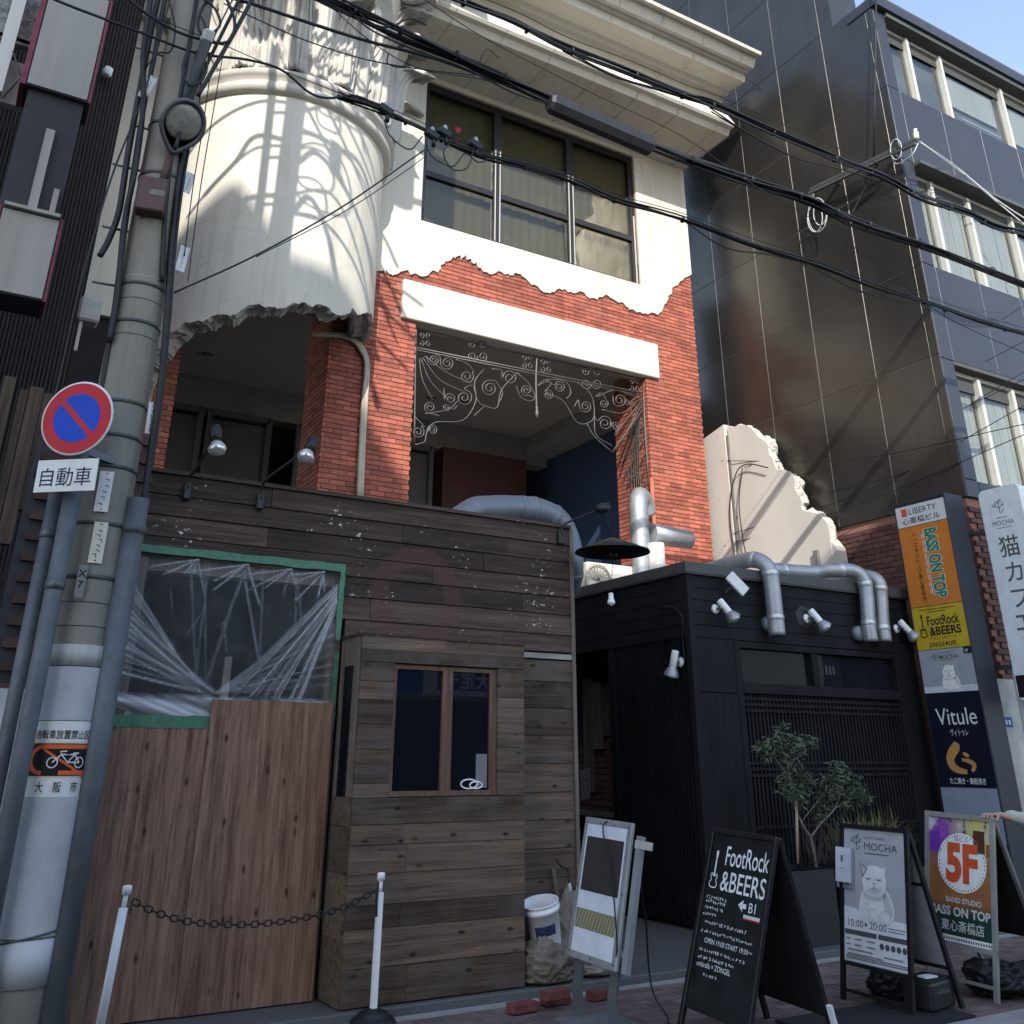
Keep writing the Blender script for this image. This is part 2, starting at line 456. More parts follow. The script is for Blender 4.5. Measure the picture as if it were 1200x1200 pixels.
# ------------------------------------------------------------------ material set
PLASTER = M('white_plaster', (0.59,0.56,0.49), 0.8, var=0.045, scale=0.9, bmp=0.25, bscale=30, bdist=0.008, dirt=(0.44,0.41,0.35), dirt_amt=0.45, streak=0.30, crack=0.22)
PLASTER2 = M('carved_plaster', (0.46,0.44,0.40), 0.8, var=0.12, scale=2.5, bmp=0.35, bscale=16, bdist=0.012, dirt=(0.33,0.31,0.28), dirt_amt=0.6, streak=0.3)
RAWCONC = M('broken_concrete', (0.42,0.40,0.37), 0.95, var=0.3, scale=6, bmp=1.0, bscale=14, bdist=0.04)
RUINW = M('ruin_render', (0.50,0.47,0.425), 0.85, var=0.08, scale=1.2, bmp=0.3, bscale=20, bdist=0.008, stretch=(1,1,0.35), dirt=(0.42,0.38,0.34), dirt_amt=0.5)
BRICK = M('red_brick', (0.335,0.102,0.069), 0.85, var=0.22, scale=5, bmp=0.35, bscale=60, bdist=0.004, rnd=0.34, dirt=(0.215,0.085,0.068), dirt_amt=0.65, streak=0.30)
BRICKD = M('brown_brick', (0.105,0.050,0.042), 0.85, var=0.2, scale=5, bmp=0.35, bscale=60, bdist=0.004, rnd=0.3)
MORTAR = M('mortar', (0.24,0.115,0.09), 0.95, var=0.2, bmp=0.3)
BLACKW = M('black_stained_wood', (0.0115,0.012,0.014), 0.7, var=0.45, scale=3, bmp=0.3, bscale=30, stretch=(1,1,0.3), rvar=0.1, spec=0.15)
BLACKP = M('black_paint', (0.014,0.015,0.017), 0.45, var=0.3, bmp=0.1)
CHAR = M('charcoal_trim', (0.06,0.062,0.06), 0.6, var=0.25, scale=2, bmp=0.2)
PANELD = M('dark_metal_panel', (0.088,0.083,0.077), 0.30, metal=0.8, var=0.18, scale=0.7, bmp=0.22, bscale=0.8, bdist=0.06, rvar=0.10, dirt=(0.055,0.052,0.05), dirt_amt=0.4, streak=0.2, rnd=0.10)
PANELF = M('blue_grey_panel', (0.042,0.044,0.056), 0.42, metal=0.35, var=0.10, scale=0.8, bmp=0.05, bscale=1.2, bdist=0.03)
SEAL = M('pale_sealant', (0.20,0.195,0.18), 0.6, var=0.1, bmp=0)
ALU = M('white_aluminium', (0.50,0.49,0.45), 0.45, metal=0.2, var=0.06, bmp=0)
BRONZE = M('dark_bronze_frame', (0.030,0.028,0.030), 0.4, metal=0.4, var=0.15, bmp=0.05)
GLASS = glass_clear('window_glass', (0.66,0.65,0.58), 1.2)
GLASSD = glass_dark('black_glass', (0.006,0.007,0.010), 0.03, 0.07)
GLASST = glass_clear('tower_glass', (0.78,0.80,0.80), 1.2)
BLIND = M('pale_blind', (0.52,0.51,0.46), 0.8, var=0.1, scale=1.5, stretch=(3,3,0.4))
MESHG = M('dark_mesh_strip', (0.05,0.05,0.05), 0.8, var=0.3, scale=60, bmp=0.5, bscale=90)
GALV = M('galvanised_duct', (0.36,0.37,0.385), 0.5, metal=0.6, var=0.14, scale=5, bmp=0.15, bscale=25, rvar=0.1, dirt=(0.30,0.31,0.33), dirt_amt=0.5)
DUCTG = M('grey_duct_wrap', (0.16,0.18,0.21), 0.5, metal=0.3, var=0.15, scale=5, bmp=0.3, bscale=18)
STEELP = M('painted_steel_pipe', (0.092,0.103,0.118), 0.6, metal=0.15, var=0.25, scale=6, bmp=0.25, bscale=40, dirt=(0.19,0.20,0.21), dirt_amt=0.5, streak=0.3)
CONC = M('pole_concrete', (0.205,0.193,0.165), 0.9, var=0.16, scale=4, bmp=0.5, bscale=55, stretch=(1,1,0.35), dirt=(0.13,0.12,0.105), dirt_amt=0.65, streak=0.35)
IRON = M('wrought_iron', (0.10,0.095,0.09), 0.5, metal=0.5, var=0.2, bmp=0.2, bscale=80)
WHITEP = M('white_plastic', (0.80,0.80,0.81), 0.4, var=0.05, scale=6, bmp=0.03, dirt=(0.5,0.5,0.5), dirt_amt=0.25)
BEIGEP = M('beige_conduit', (0.42,0.38,0.31), 0.5, var=0.12, bmp=0.05)
CABLE = M('black_cable', (0.012,0.013,0.017), 0.55, var=0.2, bmp=0)
CEIL = M('loggia_ceiling', (0.34,0.32,0.28), 0.85, var=0.07, scale=1.0, bmp=0.1)
CONCB = M('concrete_beam', (0.24,0.235,0.22), 0.9, var=0.15, scale=3, bmp=0.3)
NAVY = M('navy_wall', (0.030,0.052,0.115), 0.7, var=0.15, scale=1.5, bmp=0.15)
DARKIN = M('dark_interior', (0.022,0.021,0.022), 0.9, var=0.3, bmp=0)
GREYIN = M('interior_partition', (0.10,0.097,0.09), 0.8, var=0.1, bmp=0.05)
SILVER = M('chrome', (0.75,0.75,0.75), 0.15, metal=1.0, var=0.05, bmp=0)
GLASSB = M('bulb_silver', (0.6,0.6,0.58), 0.12, metal=0.6, var=0.05, bmp=0)

# ------------------------------------------------------------------ ground
ASPH = M('asphalt', (0.060,0.060,0.063), 0.9, var=0.2, scale=3, bmp=0.6, bscale=140, bdist=0.004)
TERR = M('terrazzo', (0.10,0.10,0.10), 0.55, var=0.35, scale=70, bmp=0.15, bscale=120)
PAVER = M('brown_paver', (0.155,0.115,0.105), 0.85, var=0.2, scale=7, bmp=0.5, bscale=90, bdist=0.004, rnd=0.3)
KERB = M('concrete_kerb', (0.29,0.285,0.275), 0.85, var=0.16, scale=5, bmp=0.4, bscale=70, dirt=(0.16,0.155,0.15), dirt_amt=0.5)
b = MB(); b.box(-150, 150, -150, 4.80, -0.30, -0.10); struct(b.build('street', ASPH))
b = MB(); b.box(-40, 60, 5.02, 6.88, -0.3, -0.012)
pave = struct(b.build('pavement', M('paver_bed', (0.08,0.07,0.065), 0.95), origin=False))
lst = []
for r in range(0, 18):
    y = 5.02+0.1035*r+0.05
    off = 0.1035*(r % 2)
    for k in range(0, 46):
        x = 1.2+0.207*k+off
        lst.append((Vector((x, y, -0.032+random.uniform(-.002,.002))), (0.2, 0.097, 0.064), 0))
pieces(pave, 'paver', lst, PAVER, jit=0.006)
b = MB(); b.box(-40, 60, 4.80, 5.015, -0.35, 0.012); kerbo = b.build('kerb', KERB, bevel=0.02, seg=2); struct(kerbo)
b = MB(); b.box(-40, 60, 6.885, 6.985, -0.3, 0.006); struct(b.build('kerb_strip', KERB))
b = MB(); b.box(0.9, 11.2, 6.99, 12.0, -0.3, 0.06); struct(b.build('terrazzo_step', TERR, bevel=0.008))

# ------------------------------------------------------------------ main building
YF = 11.7; CX, CR = 2.95, 1.5; XR = 10.725
mb_ = thing('ruin_style_building', 'white plaster building with broken edges, red brick piers and a huge round column', 'building', (6, YF, 0))
jag = [(118,955),(150,950),(168,962),(185,965),(215,953),(262,960),(305,968),(330,952),(350,945),(362,926),(378,915),(398,902),(410,900),(425,906),(440,902),(460,922),(478,928),(490,940),(510,955),(545,958),(575,965),(605,968),(630,962),(655,985),(680,1000),(700,1018),(725,1028),(750,1026),(780,1020),(805,1024),(830,1028),(860,1036),(880,1045),(905,1044),(930,1035),(955,1050),(985,1062),(1010,1080),(1030,1090),(1060,1103),(1090,1098),(1120,1100),(1138,1068),(1150,1040),(1175,1005),(1200,985),(1224,962)]
PT = 0.032
jagw = [onY(400+x/3, y/3, YF-PT) for x, y in jag]
jagw[0].x = 4.38; jagw[-1].x = XR
# finer crumbs along the break
fine = []
for i in range(len(jagw)-1):
    a, c = jagw[i], jagw[i+1]
    for t in range(3):
        p = a.lerp(c, t/3)
        if t: p = p+Vector((random.uniform(-.025,.025), 0, random.uniform(-.042,.042)))
        fine.append(p)
fine.append(jagw[-1])
jz = np.array([(p.x, p.z) for p in fine])
def jag_z(x): return float(np.interp(x, jz[:,0], jz[:,1]))
WX0, WX1, WZ0, WZ1 = 5.22, 9.52, 9.26, 11.98
b = MB()
loop = fine + [Vector((XR, YF-PT, 14.2)), Vector((4.38, YF-PT, 14.2))]
hole = [Vector((x, YF-PT, z)) for x, z in ((WX0,WZ0),(WX1,WZ0),(WX1,WZ1),(WX0,WZ1))]
b.prism(loop, (0, PT+0.012, 0), [hole])
b.build('plaster_skin', PLASTER, mb_)
b = MB(); b.box(0.70, 1.5, YF-PT, YF+0.3, 6.6, 14.2); b.build('plaster_wall', PLASTER, mb_)
# plaster panel joints
for x in (4.98, 6.9, 8.9):
    pass
# masonry core behind the bricks
MF = YF+0.016
b = MB()
b.box(9.545, XR-0.015, MF, 12.62, 0, 9.7); b.build('pier_core', MORTAR, mb_)
b = MB(); b.box(3.95, 5.235, MF, 12.6, 0, 8.6); b.build('pier_core', MORTAR, mb_)
b = MB(); b.box(1.42, 1.985, MF, 12.6, 0, 7.4); b.build('pier_core', MORTAR, mb_); b = MB(); b.box(0.70, 1.419, YF+0.05, 12.6, 0, 6.6); b.build('dark_void_block', DARKIN, mb_)  # solid box painted dark for the unlit void beside the pier
b = MB()
b.box(5.235, 9.545, MF, YF+0.32, 7.74, WZ0)
b.box(4.3, WX0, MF+0.004, YF+0.32, 8.6, 14.2); b.box(WX1, XR-0.015, MF+0.004, YF+0.32, 9.7, 14.2); b.box(WX0, WX1, MF+0.004, YF+0.32, WZ1, 14.2)
b.box(0.98, 4.3, YF+0.1, YF+0.32, 7.4, 14.2)
b.build('masonry_core', MORTAR, mb_)
# bricks
bl = []
PXb, PZ = 0.228, 0.070
def course_front(x0, x1, z0, z1, cond):
    r0 = int(math.floor(z0/PZ))
    for r in range(r0, int(z1/PZ)+1):
        z = r*PZ+0.035
        off = (PXb/2 if r % 2 else 0)
        k = int((x0-off)/PXb)-1
        while True:
            a = off+k*PXb; c = a+PXb-0.010; k += 1
            if a > x1: break
            a2, c2 = max(a, x0), min(c, x1)
            if c2-a2 < 0.03: continue
            xm = (a2+c2)/2
            if not cond(xm, z): continue
            bl.append((Vector((xm, YF+0.015+random.uniform(-.003,.003), z)), (round(c2-a2, 2), 0.03, 0.0575), 0))
def course_side(X, y0, y1, z0, z1, face):
    r0 = int(math.floor(z0/PZ))
    for r in range(r0, int(z1/PZ)+1):
        z = r*PZ+0.035; off = (0.11 if r % 2 else 0)
        k = int((y0-off)/PXb)-1
        while True:
            a = off+k*PXb; c = a+PXb-0.010; k += 1
            if a > y1: break
            a2, c2 = max(a, y0), min(c, y1)
            if c2-a2 < 0.03: continue
            bl.append((Vector((X, (a2+c2)/2, z)), (0.03, round(c2-a2, 2), 0.0575), 0))
BZ0, BZ1 = 7.53, 8.165
nobeam = lambda x, z: not (4.97 < x < 9.80 and BZ0-0.02 < z < BZ1+0.02) and z < jag_z(x)+0.12
course_front(9.53, XR, 3.95, 9.75, nobeam)
course_front(3.94, 5.25, 3.95, 8.6, lambda x, z: nobeam(x, z) and (x > 4.40 or z < 7.55))
course_front(5.25, 9.53, BZ1, 9.25, nobeam)
course_front(1.42, 2.0, 3.95, 7.0, lambda x, z: True)
course_side(9.545, YF+0.032, 12.62, 3.95, 7.56, -1)
course_side(3.955, YF+0.032, 12.6, 3.95, 7.5, -1)
course_side(1.985, YF+0.032, 12.6, 3.95, 7.3, 1)
pieces(mb_, 'brick', bl, BRICK)
b = MB(); b.box(4.98, 9.79, YF-0.06, YF+0.2, BZ0, BZ1); b.build('lintel', PLASTER, mb_, bevel=0.012)
# window
wf = MB()
y0, y1 = YF+0.05, YF+0.13
def fr(x0, x1, z0, z1, ya=y0, yb=y1): wf.box(x0, x1, ya, yb, z0, z1)
fr(WX0, WX1, WZ1-0.11, WZ1); fr(WX0, WX1, WZ0, WZ0+0.07); fr(WX0, WX0+0.09, WZ0+.07, WZ1-.11); fr(WX1-0.09, WX1, WZ0+.07, WZ1-.11)
ZM = 10.22
for x in (6.63, 8.12): fr(x-0.07, x+0.07, WZ0+.07, WZ1-.11)
for a, c in ((WX0+.09, 6.56), (6.70, 8.05), (8.19, WX1-.09)): fr(a, c, ZM-0.05, ZM+0.05, y0+.002)
win = wf.build('window', BRONZE, mb_)
wl = MB()
for x in (6.63, 8.12):
    for s_ in (-1, 1): wl.box(x+s_*0.045-0.008, x+s_*0.045+0.008, y0-0.012, y0-0.001, WZ0+.07, 11.1)
wl.box(WX1-0.035, WX1-0.01, y0-0.012, y0-0.001, WZ0+.05, 10.7); wl.box(WX0, WX1, y0-0.012, y0-0.001, WZ0+0.01, WZ0+0.025)
wl.build('sunlit_edge_strip', ALU, win)  # white aluminium strips paint the sun's highlight on the lower frame edges
for a, c in ((WX0+.09, 6.56), (6.70, 8.05), (8.19, WX1-.09)):
    for z0, z1 in ((WZ0+.07, ZM-.05), (ZM+.05, WZ1-.11)):
        b = MB(); b.box(a, c, y0+0.05, y0+0.06, z0, z1); b.build('pane', GLASS, win)
HEART = flat('red_sticker', (0.5,0.03,0.07))
pn = Panel(onY(535, 152, y0+0.0485), (1,0,0), (0,0,1), win)
pn.poly([(0.03,-.07),(0.085,0.01),(0.08,0.05),(0.05,0.055),(0.03,0.03),(0.01,0.055),(-.02,0.05),(-.025,0.01)], HEART, 0, 'heart_sticker'); pn.done()
b = MB()
b.grid(lambda u, v: (WX0+(WX1-WX0)*u, YF+0.26+0.007*math.sin(u*150)+0.005*math.sin(u*61+2*v), WZ0+(WZ1-WZ0)*v), 420, 2); b.box(WX0, WX1, YF+0.30, YF+0.315, WZ0-.01, WZ1+.01)
b.build('blind', M('window_blind', (0.33,0.32,0.275), 0.9, var=0.15, scale=1.5), mb_)

# the round column
def cyl_hit(px, py, R=CR):
    d = ray(px, py); ox, oy = -CX, -YF
    A = d.x**2+d.y**2; Bq = 2*(ox*d.x+oy*d.y); Cq = ox*ox+oy*oy-R*R
    D = Bq*Bq-4*A*Cq
    t = (-Bq-math.sqrt(max(D, 0)))/(2*A)
    p = CAMP+d*t; return math.atan2(p.y-YF, p.x-CX), p.z
edge = [(125,245),(190,215),(240,203),(290,195),(330,178),(360,170),(430,165),(470,150),(520,135),(570,120),(600,128),(630,125),(700,130),(725,112),(750,95),(800,95),(830,102),(870,110),(930,130),(960,155),(1000,160),(1030,160),(1040,125),(1080,155),(1110,165),(1135,175)]
ea = sorted((cyl_hit(170+x/4.2857, 330+y/4.2857)) for x, y in edge)
ea = [(-math.pi, ea[0][1]-0.75), (-math.pi+0.25, ea[0][1]-0.35)]+[e for e in ea if e[0] > -math.pi+0.3]+[(0.0, ea[-1][1])]
EA = np.array(ea)
na = 220
rng = np.random.RandomState(3)
from mathutils import noise as mnoise
crumb = np.array([0.10*mnoise.noise(Vector((i*0.045, 1.3, 0)))+0.05*mnoise.noise(Vector((i*0.17, 7.7, 0)))+0.018*mnoise.noise(Vector((i*0.6, 3.1, 0))) for i in range(na+1)])
b = MB(); vs = []; fs = []
rows = 5
for i in range(na+1):
    a = -math.pi+math.pi*i/na
    zb = float(np.interp(a, EA[:,0], EA[:,1]))+crumb[i]
    for z in (9.62, 9.0, 8.4, max(8.0, zb+0.05), zb):
        vs.append((CX+CR*math.cos(a), YF+CR*math.sin(a), z))
for i in range(na):
    for k in range(rows-1):
        fs.append((i*rows+k, i*rows+k+1, (i+1)*rows+k+1, (i+1)*rows+k))
b.add(vs, fs, True); b.build('column_shaft', PLASTER, mb_, origin=False)
b = MB(); vs = []; fs = []
rr = [(CR, 0.0), (CR-0.05, -0.015), (CR-0.14, 0.02), (CR-0.24, -0.03), (CR-0.28, 0.05), (CR-0.28, 0.9)]
for i in range(na+1):
    a = -math.pi+math.pi*i/na
    zb = float(np.interp(a, EA[:,0], EA[:,1]))
    for q, (r_, dz) in enumerate(rr):
        nz = crumb[i]+(0 if q == 0 else 0.035*mnoise.noise(Vector((i*0.22, q*0.9, 4.0)))+0.02*mnoise.noise(Vector((i*0.7, q*2.3, 9.0))))
        vs.append((CX+r_*math.cos(a), YF+r_*math.sin(a), zb+dz+nz))
for i in range(na):
    for k in range(len(rr)-1): fs.append((i*6+k, i*6+k+1, (i+1)*6+k+1, (i+1)*6+k))
b.add(vs, fs, False); b.build('broken_rim', RAWCONC, mb_, origin=False)
b = MB(); b.lathe([(1.5,9.6),(1.565,9.62),(1.60,9.66),(1.60,9.73),(1.55,9.77),(1.545,9.80),(1.61,9.84),(1.635,9.89),(1.61,9.94),(1.55,9.965),(1.47,9.97)], 64, (CX,YF,0), a0=-math.pi, a1=0)
b.build('column_ring', PLASTER2, mb_, origin=False)
b = MB(); b.lathe([(1.44,9.96),(1.45,10.6),(1.52,11.3),(1.68,11.9),(2.0,12.5),(2.1,12.62),(1.2,12.63)], 64, (CX,YF,0), a0=-math.pi, a1=0)
cap = b.build('capital', PLASTER2, mb_, origin=False); 
def leaf_mesh(h, W, r0, curl, seed, lobes=4):
    nu, nv = 28, 36
    def fn(u, v):
        s_ = (u-0.5)*2
        tipn = max(0.0, (v-0.55)/0.45)
        prof = (0.80+0.20*math.sin(math.pi*min(1, v*1.3)))*(1-0.62*tipn**1.8)
        lob = 1-0.20*abs(s_)**1.5*abs(math.cos(lobes*math.pi*v))**2
        x = s_*W*prof*lob
        vb = 0.68
        rad = r0+0.03+0.10*v
        z = h*v
        if v > vb:
            th = (v-vb)/(1-vb)*2.2
            rad = r0+0.03+0.10*vb+curl*(1-math.cos(th))*0.75
            z = h*vb+curl*math.sin(th)*1.15
        flute = 0.034*math.cos(7*math.pi*s_+0.8*math.sin(4*v))+0.014*math.cos(17*math.pi*s_+6*v)
        mid = 0.045*math.exp(-(s_*6)**2)
        side = -0.20*s_*s_+0.08*abs(s_)**3*math.cos(2*lobes*math.pi*v)
        rad += 0.07+flute*(1-0.5*tipn)+mid+side
        ang = x/(r0+0.1)
        return (rad*math.sin(ang), -rad*math.cos(ang), z)
    b = MB(); b.grid(fn, nu, nv)
    me = b.mesh('leaf'); me.materials.append(PLASTER2); return me
def place_leaf(me, adeg, z0):
    ob = bpy.data.objects.new('leaf', me); COL.objects.link(ob); ob.location = (CX, YF, z0)
    setparent(ob, cap); ob.rotation_euler = (0, 0, math.radians(adeg))
    so_ = ob.modifiers.new('solid', 'SOLIDIFY'); so_.thickness = 0.04; so_.offset = -1
L1 = leaf_mesh(1.25, 0.30, 1.54, 0.36, 1); L2 = leaf_mesh(2.35, 0.40, 1.46, 0.42, 2, 5); L3 = leaf_mesh(0.62, 0.14, 1.52, 0.12, 3, 2)
for k in range(8): place_leaf(L1, -87.5+25*k, 9.97)
for k in range(7): place_leaf(L2, -75+25*k, 9.98)
for a in (45, -45):
    b = MB(); c0 = Vector((CX+2.05*math.sin(math.radians(a)), YF-2.05*math.cos(math.radians(a)), 12.35))
    rd = Vector((math.sin(math.radians(a)), -math.cos(math.radians(a)), 0)); tg = Vector((rd.y*-1, rd.x, 0))
    for s_ in (-0.1, 0.1):
        pts = []
        for i in range(60):
            t = i/59; th = t*4.6*math.pi; r_ = 0.36*(1-t)+0.03
            pts.append(c0+tg*s_+rd*(r_*math.cos(th))+Vector((0,0,1))*(r_*math.sin(th)))
        b.tube(pts, [0.085*(1-0.6*i/59) for i in range(60)], 8)
    b.obox(c0, rd, tg, (0,0,1), 0.5, 0.2, 0.5)
    b.build('volute', PLASTER2, cap)
b = MB(); b.prism([Vector(p) for p in ((CX-2.3,YF,12.63),(CX-2.3,YF-2.1,12.63),(CX-1.2,YF-1.75,12.63),(CX+1.2,YF-1.75,12.63),(CX+2.3,YF-2.1,12.63),(CX+2.3,YF,12.63))], (0,0,0.35))
b.build('abacus', PLASTER2, cap)
# cornice: profile read at its cut right end
prof_px = [(799,200),(853.5,160.5),(856,152.5),(860,149),(861.5,145.5),(846.5,127.5),(846.5,117.5),(849,113.5),(853,112.0),(855,107),(873,96.5),(873.5,88.7),(877,85.5),(878,82.5),(883,80),(885,73),(886.5,67.5),(892,64.5),(892.5,61)]
pr = [onX(x, y, XR) for x, y in prof_px]
prof = [(p.y, p.z) for p in pr]
# tidy: soffits level, faces plumb
def lev(i, j): z = (prof[i][1]+prof[j][1])/2; prof[i] = (prof[i][0], z); prof[j] = (prof[j][0], z)
prof[0] = (YF-PT, prof[0][1])
lev(0, 1)
b = MB(); n_ = len(prof); X0c = 4.45
loop = [Vector((X0c, y, z)) for y, z in prof]+[Vector((X0c, YF+1.0, prof[-1][1])), Vector((X0c, YF+1.0, prof[0][1]))]
b.prism(loop, (XR-0.001-X0c, 0, 0))
b.build('cornice', PLASTER, mb_)
# cornice joints between cast lengths
b = MB()
for k in range(7):
    x = 5.0+0.9*k
    for i in (1, 3, 10, 14, 15):
        (ya, za), (yb, zb) = prof[i], prof[i+1]
        b.bar((x, ya-0.004, za), (x, yb-0.004, zb), 0.008, 0.006, up=(1,0,0))
    (ya, za), (yb, zb) = prof[0], prof[1]
    b.bar((x, ya, za-0.004), (x, yb, zb-0.004), 0.008, 0.006, up=(1,0,0))
b.build('casting_joint', M('joint_grout', (0.30,0.28,0.25), 0.9, bmp=0), mb_)  # plain grout colour of the cornice joints
b = MB(); b.box(0.98, XR-0.02, YF-0.9, YF+1.0, prof[-1][1]+0.0, prof[-1][1]+0.4); b.build('roof_slab', PLASTER2, mb_)
b = MB()
for k in range(6): b.box(5.0+k*1.0, 5.97+k*1.0, YF-0.86, YF-0.845, prof[-1][1]+0.4, prof[-1][1]+1.6)
b.build('roof_glass_screen', GLASST, mb_)

# loggia behind the opening
b = MB(); b.box(0.98, 10.7, YF+0.33, 17.0, 7.74, 7.9); b.build('loggia_ceiling', CEIL, mb_)
b = MB(); b.box(5.24, 9.54, YF+0.02, YF+0.32, 7.55, 7.735); b.box(9.9, 10.42, 12.65, 16.8, 7.35, 7.735); b.box(0.98, 10.4, 16.2, 16.6, 7.2, 7.735); b.build('ceiling_beam', CONCB, mb_)
b = MB(); b.box(10.43, 10.65, 12.63, 17.0, 0.1, 7.735); b.build('side_wall', NAVY, mb_)
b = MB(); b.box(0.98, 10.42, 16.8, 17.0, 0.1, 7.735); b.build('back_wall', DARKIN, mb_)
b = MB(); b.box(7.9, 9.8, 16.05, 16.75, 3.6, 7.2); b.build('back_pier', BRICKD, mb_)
for x0, x1 in ((5.0, 6.2), (6.3, 7.6), (3.4, 4.4), (2.2, 3.2)):
    b = MB(); b.box(x0, x1, 16.1, 16.15, 3.8, 7.0); b.build('partition_panel', GREYIN, mb_)
    b = MB()
    for x in (x0-0.03, x1+0.03): b.box(x-0.04, x+0.04, 16.0, 16.09, 3.7, 7.15)
    b.box(x0-.02, x1+.02, 16.0, 16.09, 7.05, 7.15); b.build('partition_frame', GREYIN, mb_)
b = MB(); b.box(0.98, 10.42, YF+0.4, 16.9, 3.4, 3.6); b.build('loggia_floor', CONCB, mb_)
for px, py in ((237, 413), (244, 414), (505, 465), (543, 470)):
    p = onZ(px, py, 7.74)
    if p.y > 16 or p.y < YF+0.4: continue
    b = MB(); b.lathe([(0.10,-0.004),(0.10,-0.012),(0.075,-0.012),(0.06,0.0)], 18, (p.x, p.y, 7.74)); b.build('downlight', SILVER, mb_)
# conduit pair bent onto the left pier
for k, dx in enumerate((0, 9)):
    px = [(850-dx,258+dx),(950,262+dx),(1040-dx*.6,282+dx),(1092-dx,335+dx),(1118-dx,420),(1112-dx*1.3,600),(1098-dx*1.4,800),(1078-dx*1.5,1085)]
    px = [(1122-dx*1.6-(0 if i < 5 else (i-4)*12), y) if i > 4 else (x, y) for i, (x, y) in enumerate(px)]
    pts = spline([onY(170+x/4.2857, 330+y/4.2857, YF-0.05-0.001*k) for x, y in px], 5)
    b = MB(); b.tube(pts, 0.032, 8); b.build('conduit', BEIGEP, mb_)
b = MB(); X = 9.455
pts = [onX(760, 565, X)]; pts.append(Vector((X, pts[0].y+0.02, 3.9)))
b.tube([(9.50, YF-0.03, 5.75), (9.50, YF-0.03, 3.9)], 0.035, 8); b.build('drain_pipe', BRICK, mb_)

# wrought-iron screen in the opening, traced on its own plane
gr = thing('wrought_iron_screen', 'wrought iron scrollwork screen hanging under the white lintel', 'ironwork', (7.3, YF+0.1, 7.5))
GY = YF+0.10
def g(x, y): return onY(480+x/4, 370+y/4, GY)
def gtube(name, ptl, r=0.011, sp=5, smooth=True):
    b = MB(); b.tube(spline([g(*p) for p in ptl], sp) if smooth else [g(*p) for p in ptl], r, 6); return b.build(name, IRON, gr)
def gspiral(cx, cy, r, a0, turns, tail=None, rad=0.010):
    pts = []
    n = int(abs(turns)*14)+4
    for i in range(n+1):
        t = i/n; a = math.radians(a0)+turns*2*math.pi*t; rr_ = r*(1-0.82*t)
        pts.append((cx+rr_*math.cos(a), cy+rr_*math.sin(a)))
    if tail: P_ = spline([(x, y, 0) for x, y in tail+pts[::2]], 3); pts = [(p.x, p.y) for p in P_]
    b = MB(); b.tube([g(*p) for p in pts], rad, 6); b.build('scroll', IRON, gr)
gtube('rail', [(30,150),(1085,362)], 0.016, smooth=False); gtube('rail', [(30,160),(1085,374)], 0.012, smooth=False)
gtube('rail', [(32,66),(1088,296)], 0.012, smooth=False)
for a_, b_ in (((95,84),(270,122)),((372,146),(520,176)),((660,216),(815,250)),((890,266),(1040,302))): gtube('upper_bar', [a_, b_], 0.008, smooth=False)
gtube('side_post', [(1095,310),(1105,560),(1128,840)], 0.022)
gtube('side_post', [(32,60),(28,160),(22,600)], 0.014)
# centre finial and end fleurs
gtube('finial', [(597,190),(592,300),(596,470)], 0.020)
b = MB(); p = g(596, 455); b.lathe([(0.0,-0.10),(0.03,-0.05),(0.035,0),(0.02,0.05),(0.03,0.08),(0.0,0.12)], 10, p); b.build('finial_tip', IRON, gr)
for cx, cy, s_ in ((72,112,1),(552,215,1),(638,235,-1),(1055,325,1)):
    for sg in (-1, 1):
        gspiral(cx+sg*16, cy-20, 14, 90 if sg > 0 else 90, sg*1.1); gspiral(cx+sg*16, cy+20, 14, -90, -sg*1.1)
for cx, cy in ((318,150),(852,278)):
    for sg in (-1, 1):
        gspiral(cx+sg*24, cy-14, 22, 0 if sg < 0 else 180, sg*1.6); gspiral(cx+sg*24, cy+42, 26, 0 if sg < 0 else 180, -sg*1.6)
big = [(112,208,26,150,-2.0,[(80,190)]),(176,222,34,200,-2.0,[(120,180),(140,190)]),(268,285,34,-40,1.8,[(215,205),(270,225),(300,262)]),(255,385,40,-90,1.9,[(300,330),(280,328)]),(190,390,28,160,1.6,[(160,340)]),(95,430,28,100,1.8,[(140,470),(110,462)]),(172,430,18,0,1.6,[(225,420),(205,440)]),
 (375,340,40,-60,-2.0,[(420,410),(435,360),(405,310)]),(470,292,36,180,1.8,[(385,250),(430,255)]),(548,350,28,60,1.9,[(500,265),(560,320),(590,390)]),(650,372,24,-140,1.9,[(600,330),(640,310),(665,318)]),(702,335,28,-160,1.9,[(640,300)]),(825,425,30,180,-1.9,[(770,430),(790,395)]),(910,412,22,-60,1.8,[(870,380),(900,362)]),(915,505,36,200,1.9,[(865,470)]),(985,395,34,200,-1.9,[(950,375)]),(1020,405,16,0,1.5,[(1060,380)]),(40,545,30,-60,1.8,[(20,470),(70,520)]),(108,535,24,200,1.9,[(78,560)]),(965,520,22,180,1.6,[(940,500)])]
for cx, cy, r, a0, t_, tail in big: gspiral(cx, cy, r, a0, t_, tail)
